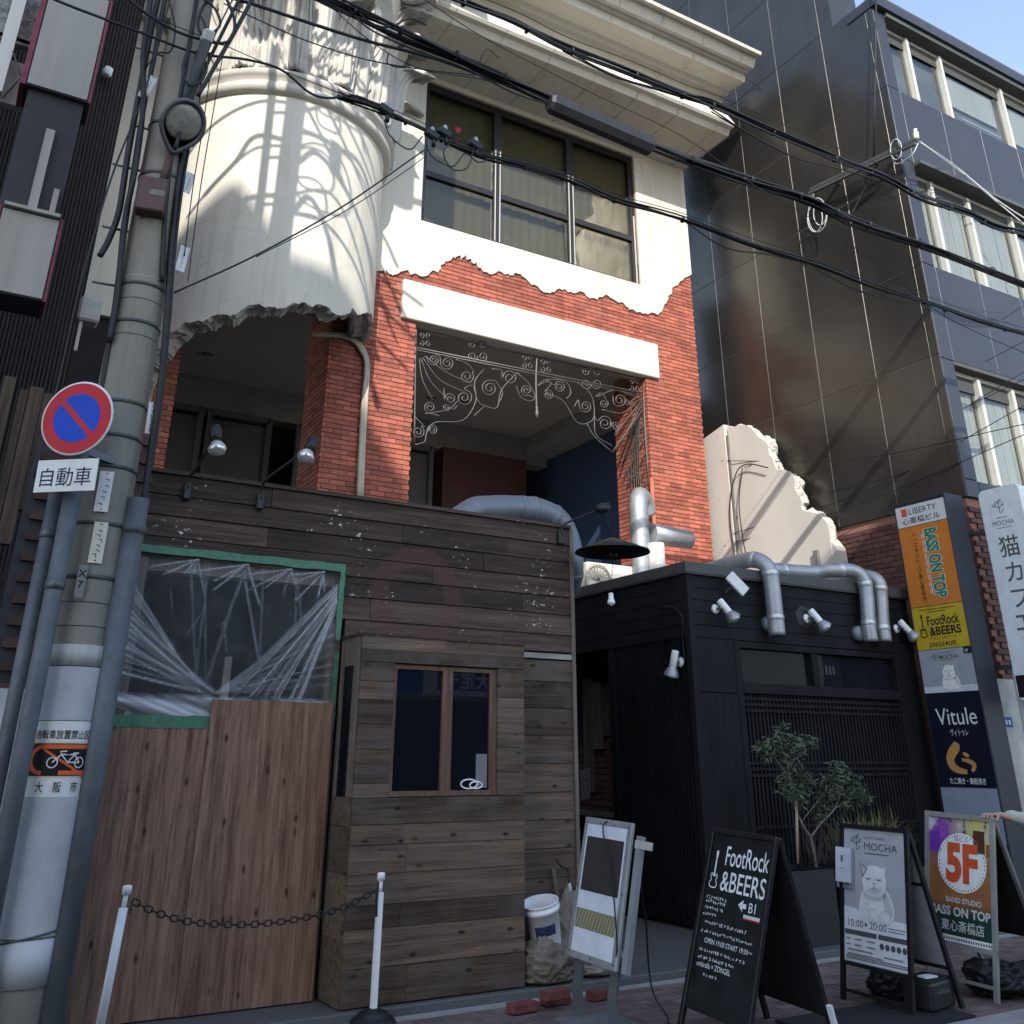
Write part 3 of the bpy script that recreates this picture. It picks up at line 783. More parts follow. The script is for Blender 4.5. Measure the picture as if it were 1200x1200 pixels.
sweeps = [[(45,200),(60,300),(110,400)],[(52,200),(100,310),(190,400)],[(60,195),(140,300),(260,360)],[(70,190),(180,270),(300,320)],
 [(350,250),(305,310),(310,400),(250,490),(120,500),(80,550),(70,590),(25,605)],[(300,330),(320,400),(360,425),(410,430),(430,350),(500,270)],[(225,400),(180,440),(70,460)],
 [(300,470),(350,425)],[(640,365),(720,400),(780,495),(830,505),(865,470),(850,370),(780,310)],[(830,505),(870,570),(945,635)],[(865,470),(875,560),(950,610)],[(880,380),(960,350),(1060,380)],[(900,440),(1000,455),(1080,390)],
 [(1085,400),(960,560)],[(1088,420),(985,600)],[(1092,440),(950,640)],[(600,330),(640,300),(730,310),(755,360),(735,390)],[(500,330),(520,380),(560,400),(590,390)]]
for s_ in sweeps: gtube('scroll_bar', s_, 0.010)
# returning side wing along the pier: fan of thin bars
b = MB()
wing = thing('iron_side_wing', 'fan shaped iron grille fixed against the sunlit brick reveal', 'ironwork', (9.5, YF+0.5, 6.5))
for k in range(9):
    a = Vector((9.50, YF+0.12, 7.2-0.02*k)); c = Vector((9.50, YF+0.18+0.085*k, 5.05+0.14*k))
    mid = (a+c)/2+Vector((0, 0.12, -0.1)); b.tube(spline([a, mid, c], 6), 0.008, 5)
for k in range(6):
    a = Vector((9.50, YF+0.1, 6.7-0.24*k)); c = Vector((9.50, YF+0.75-0.07*k, 6.2-0.22*k)); b.tube(spline([a, (a+c)/2+Vector((0,0,-0.08)), c], 5), 0.008, 5)
for k in range(5):
    cc = Vector((9.50, YF+0.3+0.09*(k % 3), 6.5-0.27*k)); pts = []
    for i in range(20):
        t = i/19; pts.append(cc+Vector((0, (0.13*(1-.8*t))*math.cos(7*t+k), (0.13*(1-.8*t))*math.sin(7*t+k))))
    b.tube(pts, 0.008, 5)
b.build('bar', IRON, wing)

# ------------------------------------------------------------------ ruined side wall
rw = thing('ruined_wall', 'pale broken concrete wall stump with crumbling stepped edge beside the brick pier', 'wall', (11, 10.5, 3.5))
RX = 10.9
rp = [(20,135),(110,115),(160,116),(215,115),(240,100),(262,95),(290,98),(310,108),(330,118),(345,135),(362,160),(375,180),(395,186),(410,200),(428,212),(437,230),(440,262),(445,290),(462,305),(470,325),(478,350),(480,372),(500,385),(525,382),(545,385),(568,395),(585,410),(602,430),(610,455),(606,485),(608,510),(622,530),(630,550),(645,568),(652,590),(648,615),(652,640),(690,655),(720,658),(745,665),(768,676),(785,690),(805,712),(820,735)]
rpts = [onX(820+x/5.456, 480+y/5.456, RX) for x, y in rp]
top = [p for p in rpts]
fr_ = [p for p in top if p.y < 11.29]
poly = fr_+[Vector((RX, rpts[-1].y, 3.3)), Vector((RX, 11.29, 3.3)), Vector((RX, 11.29, 6.79))]
b = MB(); b.sheet(poly); b.build('wall_slab', RUINW, rw)
from mathutils import noise as mnoise
ext = []
for i in range(len(fr_)-1):
    for t in range(5): ext.append(fr_[i].lerp(fr_[i+1], t/5))
ext.append(fr_[-1]); ext.append(Vector((RX, rpts[-1].y+0.02, 3.3)))
TH = 0.24; nd = 12; vs = []
for i, p in enumerate(ext):
    tn = (ext[min(i+1, len(ext)-1)]-ext[max(i-1, 0)]).normalized(); nr = Vector((0, tn.z, -tn.y)); 
    if nr.dot(Vector((0,-1,1))) < 0: nr = -nr
    for k in range(nd+1):
        f_ = k/nd; q = p+Vector((TH*f_, 0, 0))
        d1 = mnoise.noise(q*4.5)*0.11+mnoise.noise(q*11)*0.05+mnoise.noise(q*26)*0.02
        q = q+nr*(d1*min(1, f_*5)+0.04*math.sin(math.pi*f_)-(0.06*f_))+Vector((0, mnoise.noise(q*9+Vector((5,5,5)))*0.02, 0))*min(1, f_*5)
        vs.append(q)
b = MB(); b.add(vs, [(i*(nd+1)+k, (i+1)*(nd+1)+k, (i+1)*(nd+1)+k+1, i*(nd+1)+k+1) for i in range(len(ext)-1) for k in range(nd)])
b.build('broken_edge', M('rubble', (0.48,0.45,0.40), 0.95, var=0.25, scale=9, bmp=0.8, bscale=40, bdist=0.02), rw, origin=False)
b = MB(); b.box(RX+TH, RX+TH+0.05, rpts[-1].y+0.1, 11.3, 3.3, 4.4); b.build('wall_back', RUINW, rw)
b = MB(); b.prism([Vector((RX-0.05, y, z)) for y, z in ((11.33,3.3),(12.7,3.3),(12.7,6.50),(11.33,6.80))], (0.3,0,0)); b.build('wall_slab', RUINW, rw)
b = MB(); b.box(RX-0.03, RX+0.02, 11.285, 11.325, 3.3, 6.6); b.build('wall_slot', M('slot_steel', (0.14,0.13,0.12), 0.7), rw)
lowp = [onX(820+x/5.456, 480+y/5.456, RX+0.02) for x, y in ((765,790),(800,805),(830,830),(850,855),(870,880),(885,960))]
b = MB(); b.prism(lowp+[Vector((RX+0.02, lowp[-1].y, 3.3)), Vector((RX+0.02, lowp[0].y, 3.3))], (0.2,0,0)); b.build('low_stub', RUINW, rw)
b = MB(); p = onX(958, 655, RX-0.02); b.box(RX-0.06, RX-0.01, p.y-0.04, p.y+0.04, 3.4, p.z+0.12); b.build('steel_stub', M('slot_steel2', (0.16,0.15,0.14), 0.7), rw)

# ------------------------------------------------------------------ office tower on the right
tw = thing('dark_panel_tower', 'tall dark metal panelled office building with white mullioned window bands', 'building', (13, 9, 0))
TX, TY = 11.25, 7.40
zj = [4.75, 6.77, 8.18, 9.78, 11.385, 13.22, 14.9, 16.6, 18.3, 20.0]
yj = [TY+0.13, 8.47, 9.52, 10.57, 11.62, 12.67, 13.72, 14.77, 15.8, 17.5]
b = MB(); b.box(TX+0.008, 30, TY+0.30, 17.5, 4.75, 13.0); b.build('tower_core', SEAL, tw); b = MB(); b.box(TX+0.008, 12.0, 8.2, 17.5, 13.0, 20.0); b.build('stair_penthouse', PANELD, tw)
g_ = 0.005
for i in range(len(zj)-1):
    for j in range(len(yj)-1):
        if zj[i+1] > 13.3 and yj[j] < 8.0: continue
        b = MB(); b.box(TX, TX+0.032, yj[j]+g_, yj[j+1]-g_, zj[i]+g_, zj[i+1]-g_)
        b.build('cladding_panel', PANELD, tw, bevel=0.004)
    if zj[i+1] < 13.3:
        b = MB(); b.box(TX-0.004, TX+0.05, TY+0.01, yj[0]-g_, zj[i]+g_, zj[i+1]-g_); b.build('corner_strip', PANELD, tw)
b = MB(); b.box(TX+0.01, TX+0.3, TY+0.02, TY+0.31, 4.75, 13.2); b.build('corner_post', SEAL, tw)
# front bands
XE = 30
def frontpanel(x0, x1, z0, z1, y=TY, name='spandrel_panel', mat=PANELF, t=0.08):
    b = MB(); b.box(x0, x1, y, y+t, z0, z1); return b.build(name, mat, tw, bevel=0.004)
for z0, z1 in ((10.03, 11.40), (6.72, 8.21), (4.75, 4.98)):
    x = TX+0.01; k = 0
    xs = [TX+0.01, TX+0.30]+[TX+0.30+1.02*i for i in range(1, 14)]
    for a, c in zip(xs[:-1], xs[1:]): frontpanel(a+g_, c-g_, z0, z1)
for z0, z1 in ((11.41, 12.98), (8.22, 10.02), (4.99, 6.71)):
    frontpanel(TX+0.01+g_, TX+0.29, z0, z1)
b = MB(); b.box(TX-0.02, XE, TY-0.10, TY+0.5, 13.0, 13.19); b.build('parapet', PANELF, tw)
b = MB(); b.box(TX+0.29, XE, TY-0.05, TY+0.3, 12.90, 12.995); b.box(TX+0.29, XE, TY-0.12, TY+0.3, 9.96, 10.02); b.box(TX+0.29, XE, TY-0.0, TY+0.3, 6.66, 6.715); b.build('window_hood', CHAR, tw)
b = MB(); b.box(TX+0.05, XE, TY+0.04, TY+0.09, 13.40, 13.45)
for k in range(14): b.box(TX+0.5+1.35*k, TX+0.53+1.35*k, TY+0.05, TY+0.08, 13.19, 13.40)
b.build('roof_rail', CHAR, tw)
for (z0, z1), mulx, gl in (((11.41,12.9),(11.60,12.20,13.07,14.78,16.5),GLASST), ((8.22,9.96),(11.62,12.05,12.95,14.1,15.3,16.5),BLIND), ((4.99,6.66),(11.62,12.2,13.0,14.0,15.0,16.5),BLIND)):
    wnd = MB(); wnd.box(11.54, 18, TY+0.16, TY+0.22, z0, z0+0.05); wnd.box(11.54, 18, TY+0.16, TY+0.22, z1-0.06, z1)
    for mx in mulx:
        wnd.box(mx-0.035, mx+0.035, TY+0.10, TY+0.22, z0+.05, z1-.06)
    wo = wnd.build('window_frame', ALU, tw)
    mm = sorted(mulx)
    for a, c in zip(mm[:-1], mm[1:]):
        b = MB(); b.box(a+.036, c-.036, TY+0.185, TY+0.195, z0+.05, z1-.06); b.build('pane', GLASST, wo)
    b = MB()
    for a, c in zip(mm[:-1], mm[1:]): b.box(a+.04, c-.04, TY+0.168, TY+0.176, z1-0.06-0.22, z1-.062)
    b.build('louvre_strip', MESHG, wo)
    if gl is BLIND:
        rgx = random.Random(3)
        for a, c in zip(mm[:-1], mm[1:]):
            b = MB(); n2 = 10
            for k in range(n2):
                xx = a+.05+(c-a-.1)*k/n2
                b.box(xx, xx+(c-a-.1)/n2*0.93, TY+0.230+rgx.uniform(0,.02), TY+0.240+rgx.uniform(0,.02), z0+.06, z1-.29)
            b.build('curtain', BLIND, wo)
    else:
        for a, c, w0 in ((13.12, 14.6, .35),(14.9,16.3,.2)):
            b = MB(); b.box(a, c, TY+0.230, TY+0.24, z0+w0+.2, z1-.3); b.build('blind', BLIND, wo)
        b = MB(); b.box(13.5, 14.6, TY+0.205, TY+0.22, z0+.32, z0+.36); b.box(12.25, 13.0, TY+0.205, TY+0.22, z0+.22, z0+.26); b.build('inner_rail', ALU, wo)
b = MB(); b.box(TX+0.31, 18, TY+0.275, TY+0.295, 4.8, 12.95); b.build('room_depth', M('room_grey', (0.16,0.165,0.17), 0.9, var=0.5, scale=1.2), tw)
# ground floor of the tower
b = MB(); b.box(TX+0.05, XE, TY+0.06, TY+0.29, 0, 4.74); b.box(TX+0.05, TX+0.3, TY+0.3, 17.0, 0, 4.74); b.build('base_wall', MORTAR, tw)
bl2 = []
for r in range(0, 60):
    z = 0.3+r*0.074
    if z > 4.65: break
    for k in range(60):
        y = TY+0.2+k*0.235+(0.117 if r % 2 else 0)
        if y > 11.5: break
        bl2.append((Vector((TX+0.045, y, z)), (0.04, 0.222, 0.062), 0))
    for k in range(5):
        x = TX+0.16+k*0.235+(0.117 if r % 2 else 0)
        if x < 12.4: bl2.append((Vector((x, TY+0.05, z)), (0.222, 0.04, 0.062), 0))
bl2 = [t for t in bl2 if t[0].z > 3.0 or t[0].y < 8.3]
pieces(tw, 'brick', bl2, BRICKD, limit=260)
MARB = M('grey_marble_pilaster', (0.40,0.39,0.37), 0.5, var=0.35, scale=4, bmp=0.05, dirt=(0.25,0.24,0.23), dirt_amt=0.6)
b = MB(); b.box(onY(1161, 800, TY-0.06).x, onY(1193, 800, TY-0.06).x, TY-0.06, TY+0.03, 0.0, onY(1165, 795, TY-0.06).z); b.build('pilaster', MARB, tw)
SHUT = M('magenta_shutter', (0.30,0.03,0.11), 0.5, var=0.3, scale=1.2, stretch=(0.2,1,4))
b = MB()
for k in range(28): b.box(12.42, 14.6, TY-0.02, TY+0.05, 0.1+k*0.1, 0.19+k*0.1)
b.build('shutter', SHUT, tw)
PLATE = flat('blue_plate', (0.03,0.09,0.25)); WTXT = flat('white_ink', (0.75,0.75,0.75))
pl = Panel(onY(1174, 852, TY-0.062)+Vector((0,0,0)), (1,0,0), (0,0,1), tw)
pl.rect(0, 0, 0.22, 0.11, PLATE, 1, 'address_plate'); [pl.rect(0.03+0.06*i, 0.03, 0.06+0.06*i, 0.08, WTXT, 2, 'worn_characters') for i in range(3)]; pl.done()
# ------------------------------------------------------------------ black single-storey shop
BX, BY, BXE, BYE = 7.0, 8.10, 10.62, 11.6
bk = thing('black_timber_shop', 'low black timber shop front with slatted lattice and a flat grey edged roof', 'building', (8.8, 9.5, 0))
b = MB(); b.box(BX+0.02, BXE, BY+0.03, BYE, 2.79, 3.46); b.build('fascia_core', BLACKW, bk)
nb = 5
for k in range(nb):      # fascia boards, front and side
    z0 = 2.80+0.66*k/nb; z1 = 2.80+0.66*(k+1)/nb-0.006
    b = MB(); b.box(BX+0.06, BXE, BY+0.004, BY+0.03, z0, z1); b.build('fascia_board', BLACKW, bk)
    b = MB(); b.box(BX, BX+0.02, BY+0.06, BYE, z0, z1); b.build('fascia_board', BLACKW, bk)
b = MB(); b.box(BX-0.012, BX+0.07, BY-0.012, BY+0.07, 0.06, 3.46); b.build('corner_post', BLACKW, bk, bevel=0.006)
b = MB(); b.box(BX-0.04, BXE+0.02, BY-0.04, BYE, 3.46, 3.475); b.box(BX-0.05, BXE+0.03, BY-0.05, BY+0.06, 3.475, 3.585); b.box(BX-0.05, BX+0.06, BY+0.06, BYE, 3.475, 3.585); b.build('roof_edge', CHAR, bk)
b = MB(); b.box(BX+0.06, BXE+0.03, BY+0.06, BYE, 3.476, 3.55); b.build('roof', M('roof_felt', (0.33,0.32,0.30), 0.9, var=0.2, bmp=0.4), bk)
# front: plain boarding left of the recess
for k in range(5):
    x0 = BX+0.075+k*0.108
    b = MB(); b.box(x0, x0+0.104, BY+0.006, BY+0.03, 0.10, 2.24); b.build('board', BLACKW, bk)
b = MB(); b.box(BX+0.07, 7.615, BY+0.008, BY+0.04, 2.25, 2.795); b.build('header_board', BLACKW, bk)
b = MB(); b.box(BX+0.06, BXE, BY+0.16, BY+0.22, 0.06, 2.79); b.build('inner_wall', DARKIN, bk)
b = MB(); b.box(7.615, 7.70, BY-0.004, BY+0.12, 0.06, 2.795); b.box(10.22, 10.36, BY-0.004, BY+0.12, 0.06, 2.795); b.box(7.70, 10.22, BY+0.0, BY+0.12, 2.25, 2.36); b.box(7.70, 10.22, BY+0.002, BY+0.12, 2.72, 2.79); b.box(8.80, 8.90, BY+0.004, BY+0.12, 2.361, 2.719); b.box(7.70, 10.22, BY+0.0, BY+0.12, 0.06, 0.30)
b.box(10.361, BXE, BY+0.006, BY+0.1, 0.06, 2.795)
b.build('frame', BLACKW, bk, bevel=0.006)
for a, c in ((7.70, 8.80), (8.90, 10.22)):
    b = MB(); b.box(a, c, BY+0.07, BY+0.08, 2.36, 2.72); b.build('transom_pane', GLASSD, bk)
b = MB(); p = onY(966, 778, BY+0.069)
for k in range(3): b.box(p.x+0.06*k, p.x+0.06*k+0.035, BY+0.064, BY+0.069, 2.50, 2.60)
b.build('worn_characters', M('worn_grey', (0.05,0.05,0.055), 0.7), bk)
n_s = 46
for k in range(n_s):
    x = 7.715+2.49*k/(n_s-1)
    b = MB(); b.box(x-0.013, x+0.013, BY+0.035, BY+0.06, 0.30, 2.25); b.build('lattice_slat', BLACKW, bk)
for z in (2.20, 2.14, 2.08, 1.56, 1.50, 1.44, 0.95, 0.50):
    b = MB(); b.box(7.70, 10.22, BY+0.022, BY+0.034, z-0.014, z+0.014); b.build('lattice_rail', BLACKW, bk)
# side toward the passage
for k in range(24):
    y = BY+0.10+0.057*k
    b = MB(); b.box(BX+0.02, BX+0.045, y-0.013, y+0.013, 0.10, 2.79); b.build('lattice_slat', BLACKW, bk)
for z in (0.12, 0.9, 1.0, 2.0, 2.76):
    b = MB(); b.box(BX+0.046, BX+0.065, BY+0.07, 9.50, z-0.02, z+0.02); b.build('lattice_rail', BLACKW, bk)
b = MB(); b.box(BX+0.09, BX+0.13, BY+0.2, 9.50, 0.06, 2.79); b.build('inner_wall', DARKIN, bk)
b = MB(); b.box(BX-0.005, BX+0.10, 9.50, 9.60, 0.06, 2.79); b.build('door_post', BLACKW, bk)
# stair and brick panel seen through the passage door
st = MB(); OLDW = wood('old_grey_board', (0.06,0.05,0.04), (0.16,0.13,0.11), 2)
for k, (px, y0, y1) in enumerate([(687,795,928),(698,800,878),(710,803,862),(722,798,848),(733,802,830)]):
    p0 = onX(px, y0, BX+0.55); p1 = onX(px, y1, BX+0.55)
    b = MB(); b.box(BX+0.55, BX+0.58, p0.y-0.10, p0.y+0.10, p1.z, min(2.78, p0.z)); b.build('stair_board', OLDW, bk)
p0 = onX(696, 935, BX+0.6); p1 = onX(738, 850, BX+0.6)
lb = []
for r in range(14):
    for k in range(8):
        y = p1.y+0.1+k*0.22+(0.11 if r % 2 else 0); z = 1.02+r*0.072
        if z < 1.1+0.62*(1-(y-p1.y)/2.0)+0.35: lb.append((Vector((BX+0.61, y, z)), (0.03, 0.21, 0.06), 0))
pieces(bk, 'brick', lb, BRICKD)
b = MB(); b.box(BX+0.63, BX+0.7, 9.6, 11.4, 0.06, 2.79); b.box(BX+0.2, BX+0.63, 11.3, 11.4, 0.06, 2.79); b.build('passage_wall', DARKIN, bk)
b = MB(); b.box(BX+0.5, BX+0.7, 9.6, 11.3, 0.95, 1.0); b.build('ledge', M('worn_ledge', (0.16,0.15,0.145), 0.7), bk)
# ground-floor wall of the big building at the end of the passage
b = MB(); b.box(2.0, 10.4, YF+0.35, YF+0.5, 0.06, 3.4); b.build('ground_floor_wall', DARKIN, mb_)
# poster in the passage
pp = tag(MB().add([onX(680,902,BX+0.12), onX(692,900,BX+0.12), onX(692,936,BX+0.12), onX(680,938,BX+0.12)], [(0,3,2,1)]).build('poster', M('crowded_print', (0.16,0.15,0.17), 0.6, var=0.95, scale=45, bmp=0)), 'small crowded black and white poster hanging in the dark passage', 'poster')

RINGM = M('pale_galvanised', (0.52,0.53,0.54), 0.42, metal=0.6, var=0.1)
# roof plant and ducts
def duct(label, pts, r, mat=GALV, rings=(), name='vent_duct', n=16, cat='duct', group='silver vent ducts on the black shop roof', sub=6):
    P = spline(pts, sub); t = thing(name, label, cat, pts[-1], group)
    MB().tube(P, r, n).build('pipe', mat, t)
    for f_ in rings:
        i = max(1, min(len(P)-2, int(f_*(len(P)-1)))); d = (P[i+1]-P[i-1]).normalized()
        MB().lathe([(r*1.005,-0.03),(r*1.05,-0.025),(r*1.05,0.025),(r*1.005,0.03)], n, P[i], d, cap=False).build('clamp_ring', RINGM if mat is GALV else mat, t)
    return t
yA = BY-0.14
e = onY(905, 690, yA); bt = onY(911, 745, yA)
duct('silver vent duct over the roof edge, nearest the corner of the black shop', [(e.x-0.09, 11.3, 3.72), (e.x-0.09, 9.0, 3.72), (e.x-0.09, BY+0.25, 3.73), (e.x-0.06, BY+0.0, 3.715), (e.x-0.02, yA+0.01, 3.60), (e.x, yA, 3.40), (bt.x, yA, 3.1), (bt.x, yA, bt.z)], 0.092, rings=(0.42,0.62,0.9))
e2 = onY(1016, 700, yA); b2 = onY(1021, 752, yA)
duct('silver vent duct crossing sideways before dropping, middle of three', [(8.55, BY+0.30, 3.70), (9.2, BY+0.22, 3.71), (e2.x-0.35, BY+0.08, 3.725), (e2.x-0.12, BY-0.08, 3.72), (e2.x-0.02, yA, 3.62), (e2.x, yA, 3.42), (b2.x, yA, 3.1), (b2.x, yA, b2.z)], 0.085, rings=(0.05,0.36,0.62,0.88))
e3 = onY(1032, 700, yA); b3 = onY(1037, 752, yA)
duct('silver vent duct nearest the shop pylon sign, dropping close beside another', [(e3.x-0.1, 11.2, 3.68), (e3.x-0.1, 9.2, 3.68), (e3.x-0.1, BY+0.3, 3.70), (e3.x-0.06, BY+0.06, 3.71), (e3.x-0.01, yA, 3.62), (e3.x, yA, 3.42), (b3.x, yA, 3.1), (b3.x, yA, b3.z)], 0.085, rings=(0.42,0.66,0.9))
for k, (px, py, lb_) in enumerate(((898, 732, 'round grey vent cover on black fascia beside the first duct'), (1003, 743, 'round grey vent cover on black fascia beside the paired ducts'))):
    p = onY(px, py, BY)
    t = MB().lathe([(0.0,-0.09),(0.075,-0.085),(0.09,-0.06),(0.09,0.0)], 20, p, (0,1,0)).build('vent_cover', DUCTG); tag(t, lb_, 'vent', 'round vent covers')
# lit plant behind, on the shop roof
t = thing('roof_vent_unit', 'white boxed fan unit with upright silver pipes on the shop roof', 'vent unit', (7.9, 10.6, 3.55))
b = MB(); b.box(7.15, 8.6, 10.2, 10.9, 3.55, 3.95); b.build('housing', M('cream_housing', (0.62,0.58,0.48), 0.6, var=0.1), t, bevel=0.02)
q = onY(678, 640, 10.1); 
b = MB(); b.tube(spline([(8.0,10.15,3.6),(8.0,10.15,4.55),(8.02,10.17,4.82),(8.12,10.25,4.95),(8.26,10.35,4.92),(8.36,10.4,4.75)], 6), 0.13, 14); b.build('upright_pipe', GALV, t)
b = MB(); b.tube([(8.15,10.0,3.6),(8.15,10.0,4.25)], 0.11, 14); b.build('upright_pipe', M('white_pipe', (0.66,0.63,0.56), 0.4, var=0.15), t)
b = MB(); b.tube([(8.15,10.1,4.42),(8.9,10.2,4.42)], 0.13, 14); b.build('cross_pipe', GALV, t)
b = MB()
for k in range(10):
    a = math.radians(18*k); c = Vector((7.30, 10.17, 3.72)); b.bar(c, c+Vector((0.19*math.cos(a), 0, 0.19*math.sin(a))), 0.012)
b.lathe([(0.19,-0.01),(0.21,0.0),(0.19,0.01)], 20, (7.30,10.17,3.72), (0,1,0), cap=False); b.build('fan_grille', BEIGEP, t)

# wall spotlights
def spot(label, px, py, Y=None, X=None, tilt=(0.35, -0.45, -0.8), n_=(0,-1,0)):
    p = onY(px, py, Y) if Y else onX(px, py, X)
    n = Vector(n_); d = Vector(tilt).normalized()
    t = thing('wall_spotlight', label, 'spotlight', p, 'white wall spotlights on the black shop')
    MB().lathe([(0.0,0.025),(0.045,0.022),(0.055,0.0)], 18, p, n).build('base_plate', WHITEP, t)
    a = p+n*0.02; j = p+n*0.10+Vector((0.07 if not X else 0, 0, 0))
    MB().tube([a, p+n*0.07, j], 0.011, 8).build('arm', CHAR, t)
    MB().lathe([(0.0,-0.12),(0.036,-0.115),(0.040,-0.10),(0.040,0.05),(0.034,0.06)], 16, j, d).build('lamp_body', WHITEP, t)
    MB().lathe([(0.034,0.045),(0.055,0.075),(0.078,0.12),(0.080,0.15)], 18, j, d, cap=False).build('reflector', GALV, t)
    MB().lathe([(0.077,0.146),(0.055,0.165),(0.0,0.175)], 18, j, d).build('lens', GLASSB, t)
spot('white wall spotlight on black fascia left of the first duct', 838, 714, Y=BY-0.004)
spot('white wall spotlight on dark hexagon plate between the ducts', 945, 725, Y=BY-0.004)
spot('white wall spotlight partly behind the pylon sign', 1050, 737, Y=BY-0.004)
spot('white wall spotlight on the passage side of the black shop', 798, 776, X=BX-0.004, tilt=(-0.1, 0.25, -0.95), n_=(-1,0,0))
p = onY(942, 723, BY); b = MB(); b.lathe([(0.0,0.004),(0.14,0.003),(0.14,0.0)], 6, p-Vector((0,0.0005,0)), (0,-1,0), smooth=False); b.build('spotlight_plate', BLACKP, bk)
t = thing('floodlight_panel', 'slim pale floodlight panel tilted out from the black fascia', 'floodlight', onY(863, 690, BY-0.1))
c = onY(864, 684, BY-0.16); a = Vector((0.55,-0.25,-0.65)).normalized(); n = Vector((-0.2,-0.8,0.35)); n = (n-a*n.dot(a)).normalized()
MB().obox(c, a, n.cross(a), n, 0.26, 0.15, 0.03).build('panel', M('pale_led_face', (0.62,0.62,0.60), 0.4, var=0.05), t, bevel=0.006)
MB().bar(c, onY(850, 694, BY), 0.02).build('bracket', CHAR, t)
b = MB(); b.tube(spline([onX(770, 712, BX-0.02), onX(788, 712, BX-0.05), onX(800, 725, BX-0.03), onX(800, 750, BX-0.02), onX(803, 775, BX-0.02)], 6), 0.008, 6)
tag(b.build('lamp_wire', CABLE), 'thin black wire looping down the passage side of the shop', 'wire')

# ------------------------------------------------------------------ plank shack
SY, SYB = 7.45, 7.05          # main plank wall, projecting bay
SX0, SX1, SZ1 = 1.17, 5.02, 3.60
BX0, BX1, BZT = 2.84, 4.28, 2.46
sh = thing('plank_shack', 'weathered dark plank shack with a projecting window bay and sheeted opening', 'shack', (3, 7.6, 0))
_g = onY(488, 700, 7.45)
PLK = wood('dark_weathered_plank', (0.034,0.023,0.018), (0.118,0.080,0.063), 0, fleck=1.0, rnd=0.45, ghost=(_g.x, _g.z, 0.44))
PLKB = wood('grey_brown_plank', (0.054,0.035,0.024), (0.178,0.122,0.083), 0, rnd=0.5, grey=(0.115,0.103,0.092), knots=True)
PLKV = wood('vertical_trim', (0.11,0.088,0.07), (0.22,0.18,0.145), 2, rnd=0.25)
PLYM = wood('plywood_sheet', (0.100,0.053,0.035), (0.335,0.205,0.142), 2, fine=40, rnd=0.1, knots=True)
b = MB(); b.box(SX0+0.05, SX1-0.03, SY+0.03, SY+0.10, 2.97, SZ1-0.02); b.box(BX0, SX1-0.03, SY+0.03, SY+0.10, 0.06, 2.97); b.build('wall_core', DARKIN, sh)
b = MB(); b.box(SX0+0.05, SX1-0.03, SY+0.1, 10.6, 3.35, 3.42); b.build('roof', M('shack_roof', (0.3,0.29,0.27), 0.9, var=0.2), sh)
b = MB(); b.box(SX1-0.07, SX1-0.03, SY+0.1, 10.6, 0.06, 3.35); b.build('side_wall', DARKIN, sh)
rg = random.Random(11)
def plank(x0, x1, z0, z1, y, mat, t=0.024, parent=sh, lap=0.0):
    b = MB(); dy = rg.uniform(-.004,.004)
    b.add([(x0,y+dy-lap,z0),(x1,y+dy-lap,z0),(x1,y+dy+t,z0),(x0,y+dy+t,z0),(x0,y+dy,z1),(x1,y+dy,z1),(x1,y+dy+t,z1),(x0,y+dy+t,z1)],
          [(0,3,2,1),(4,5,6,7),(0,1,5,4),(1,2,6,5),(2,3,7,6),(3,0,4,7)])
    return b.build('plank', mat, parent)
zrow = [2.47,2.62,2.80,2.96,3.12,3.28,3.44,3.60]
ends = [[2.84,4.25,SX1],[2.72,3.2,4.35,SX1],[2.72,SX1],[SX0,2.1,3.0,4.0,SX1],[SX0,2.65,SX1],[SX0,1.9,3.9,SX1],[SX0,3.1,SX1]]
ends = [[BX0,4.30,SX1],[2.74,3.05,SX1],[2.74,4.5,SX1],[SX0,3.6,SX1],[SX0,2.14,4.1,SX1],[SX0,3.3,4.35,SX1],[SX0,2.14,SX1]]
for i in range(len(zrow)-1):
    for a, c in zip(ends[i][:-1], ends[i][1:]): plank(a+0.002, c-0.002, zrow[i]+0.002, zrow[i+1]-0.003, SY, PLK, lap=0.012)
b = MB(); b.box(SX0-0.01, SX1+0.01, SY-0.03, SY+0.14, SZ1-0.0, SZ1+0.03); b.build('top_cap', PLK, sh)
b = MB(); b.box(SX1-0.002, SX1+0.035, SY-0.02, SY+0.1, 0.06, SZ1); b.build('corner_trim', PLKV, sh)
# right strip of boards
zr = [0.06,0.28,0.50,0.71,0.92,1.13,1.34,1.56,1.78,2.0,2.22,2.40]
for i in range(len(zr)-1): plank(4.20, SX1-0.004, zr[i]+0.002, zr[i+1]-0.003, SY, PLKB)
b = MB(); b.box(4.25, SX1-0.01, SY-0.02, SY+0.0, 2.41, 2.455); b.build('pale_strip', M('bare_wood', (0.28,0.26,0.23), 0.8, var=0.3, scale=8, stretch=(0.3,1,1)), sh)
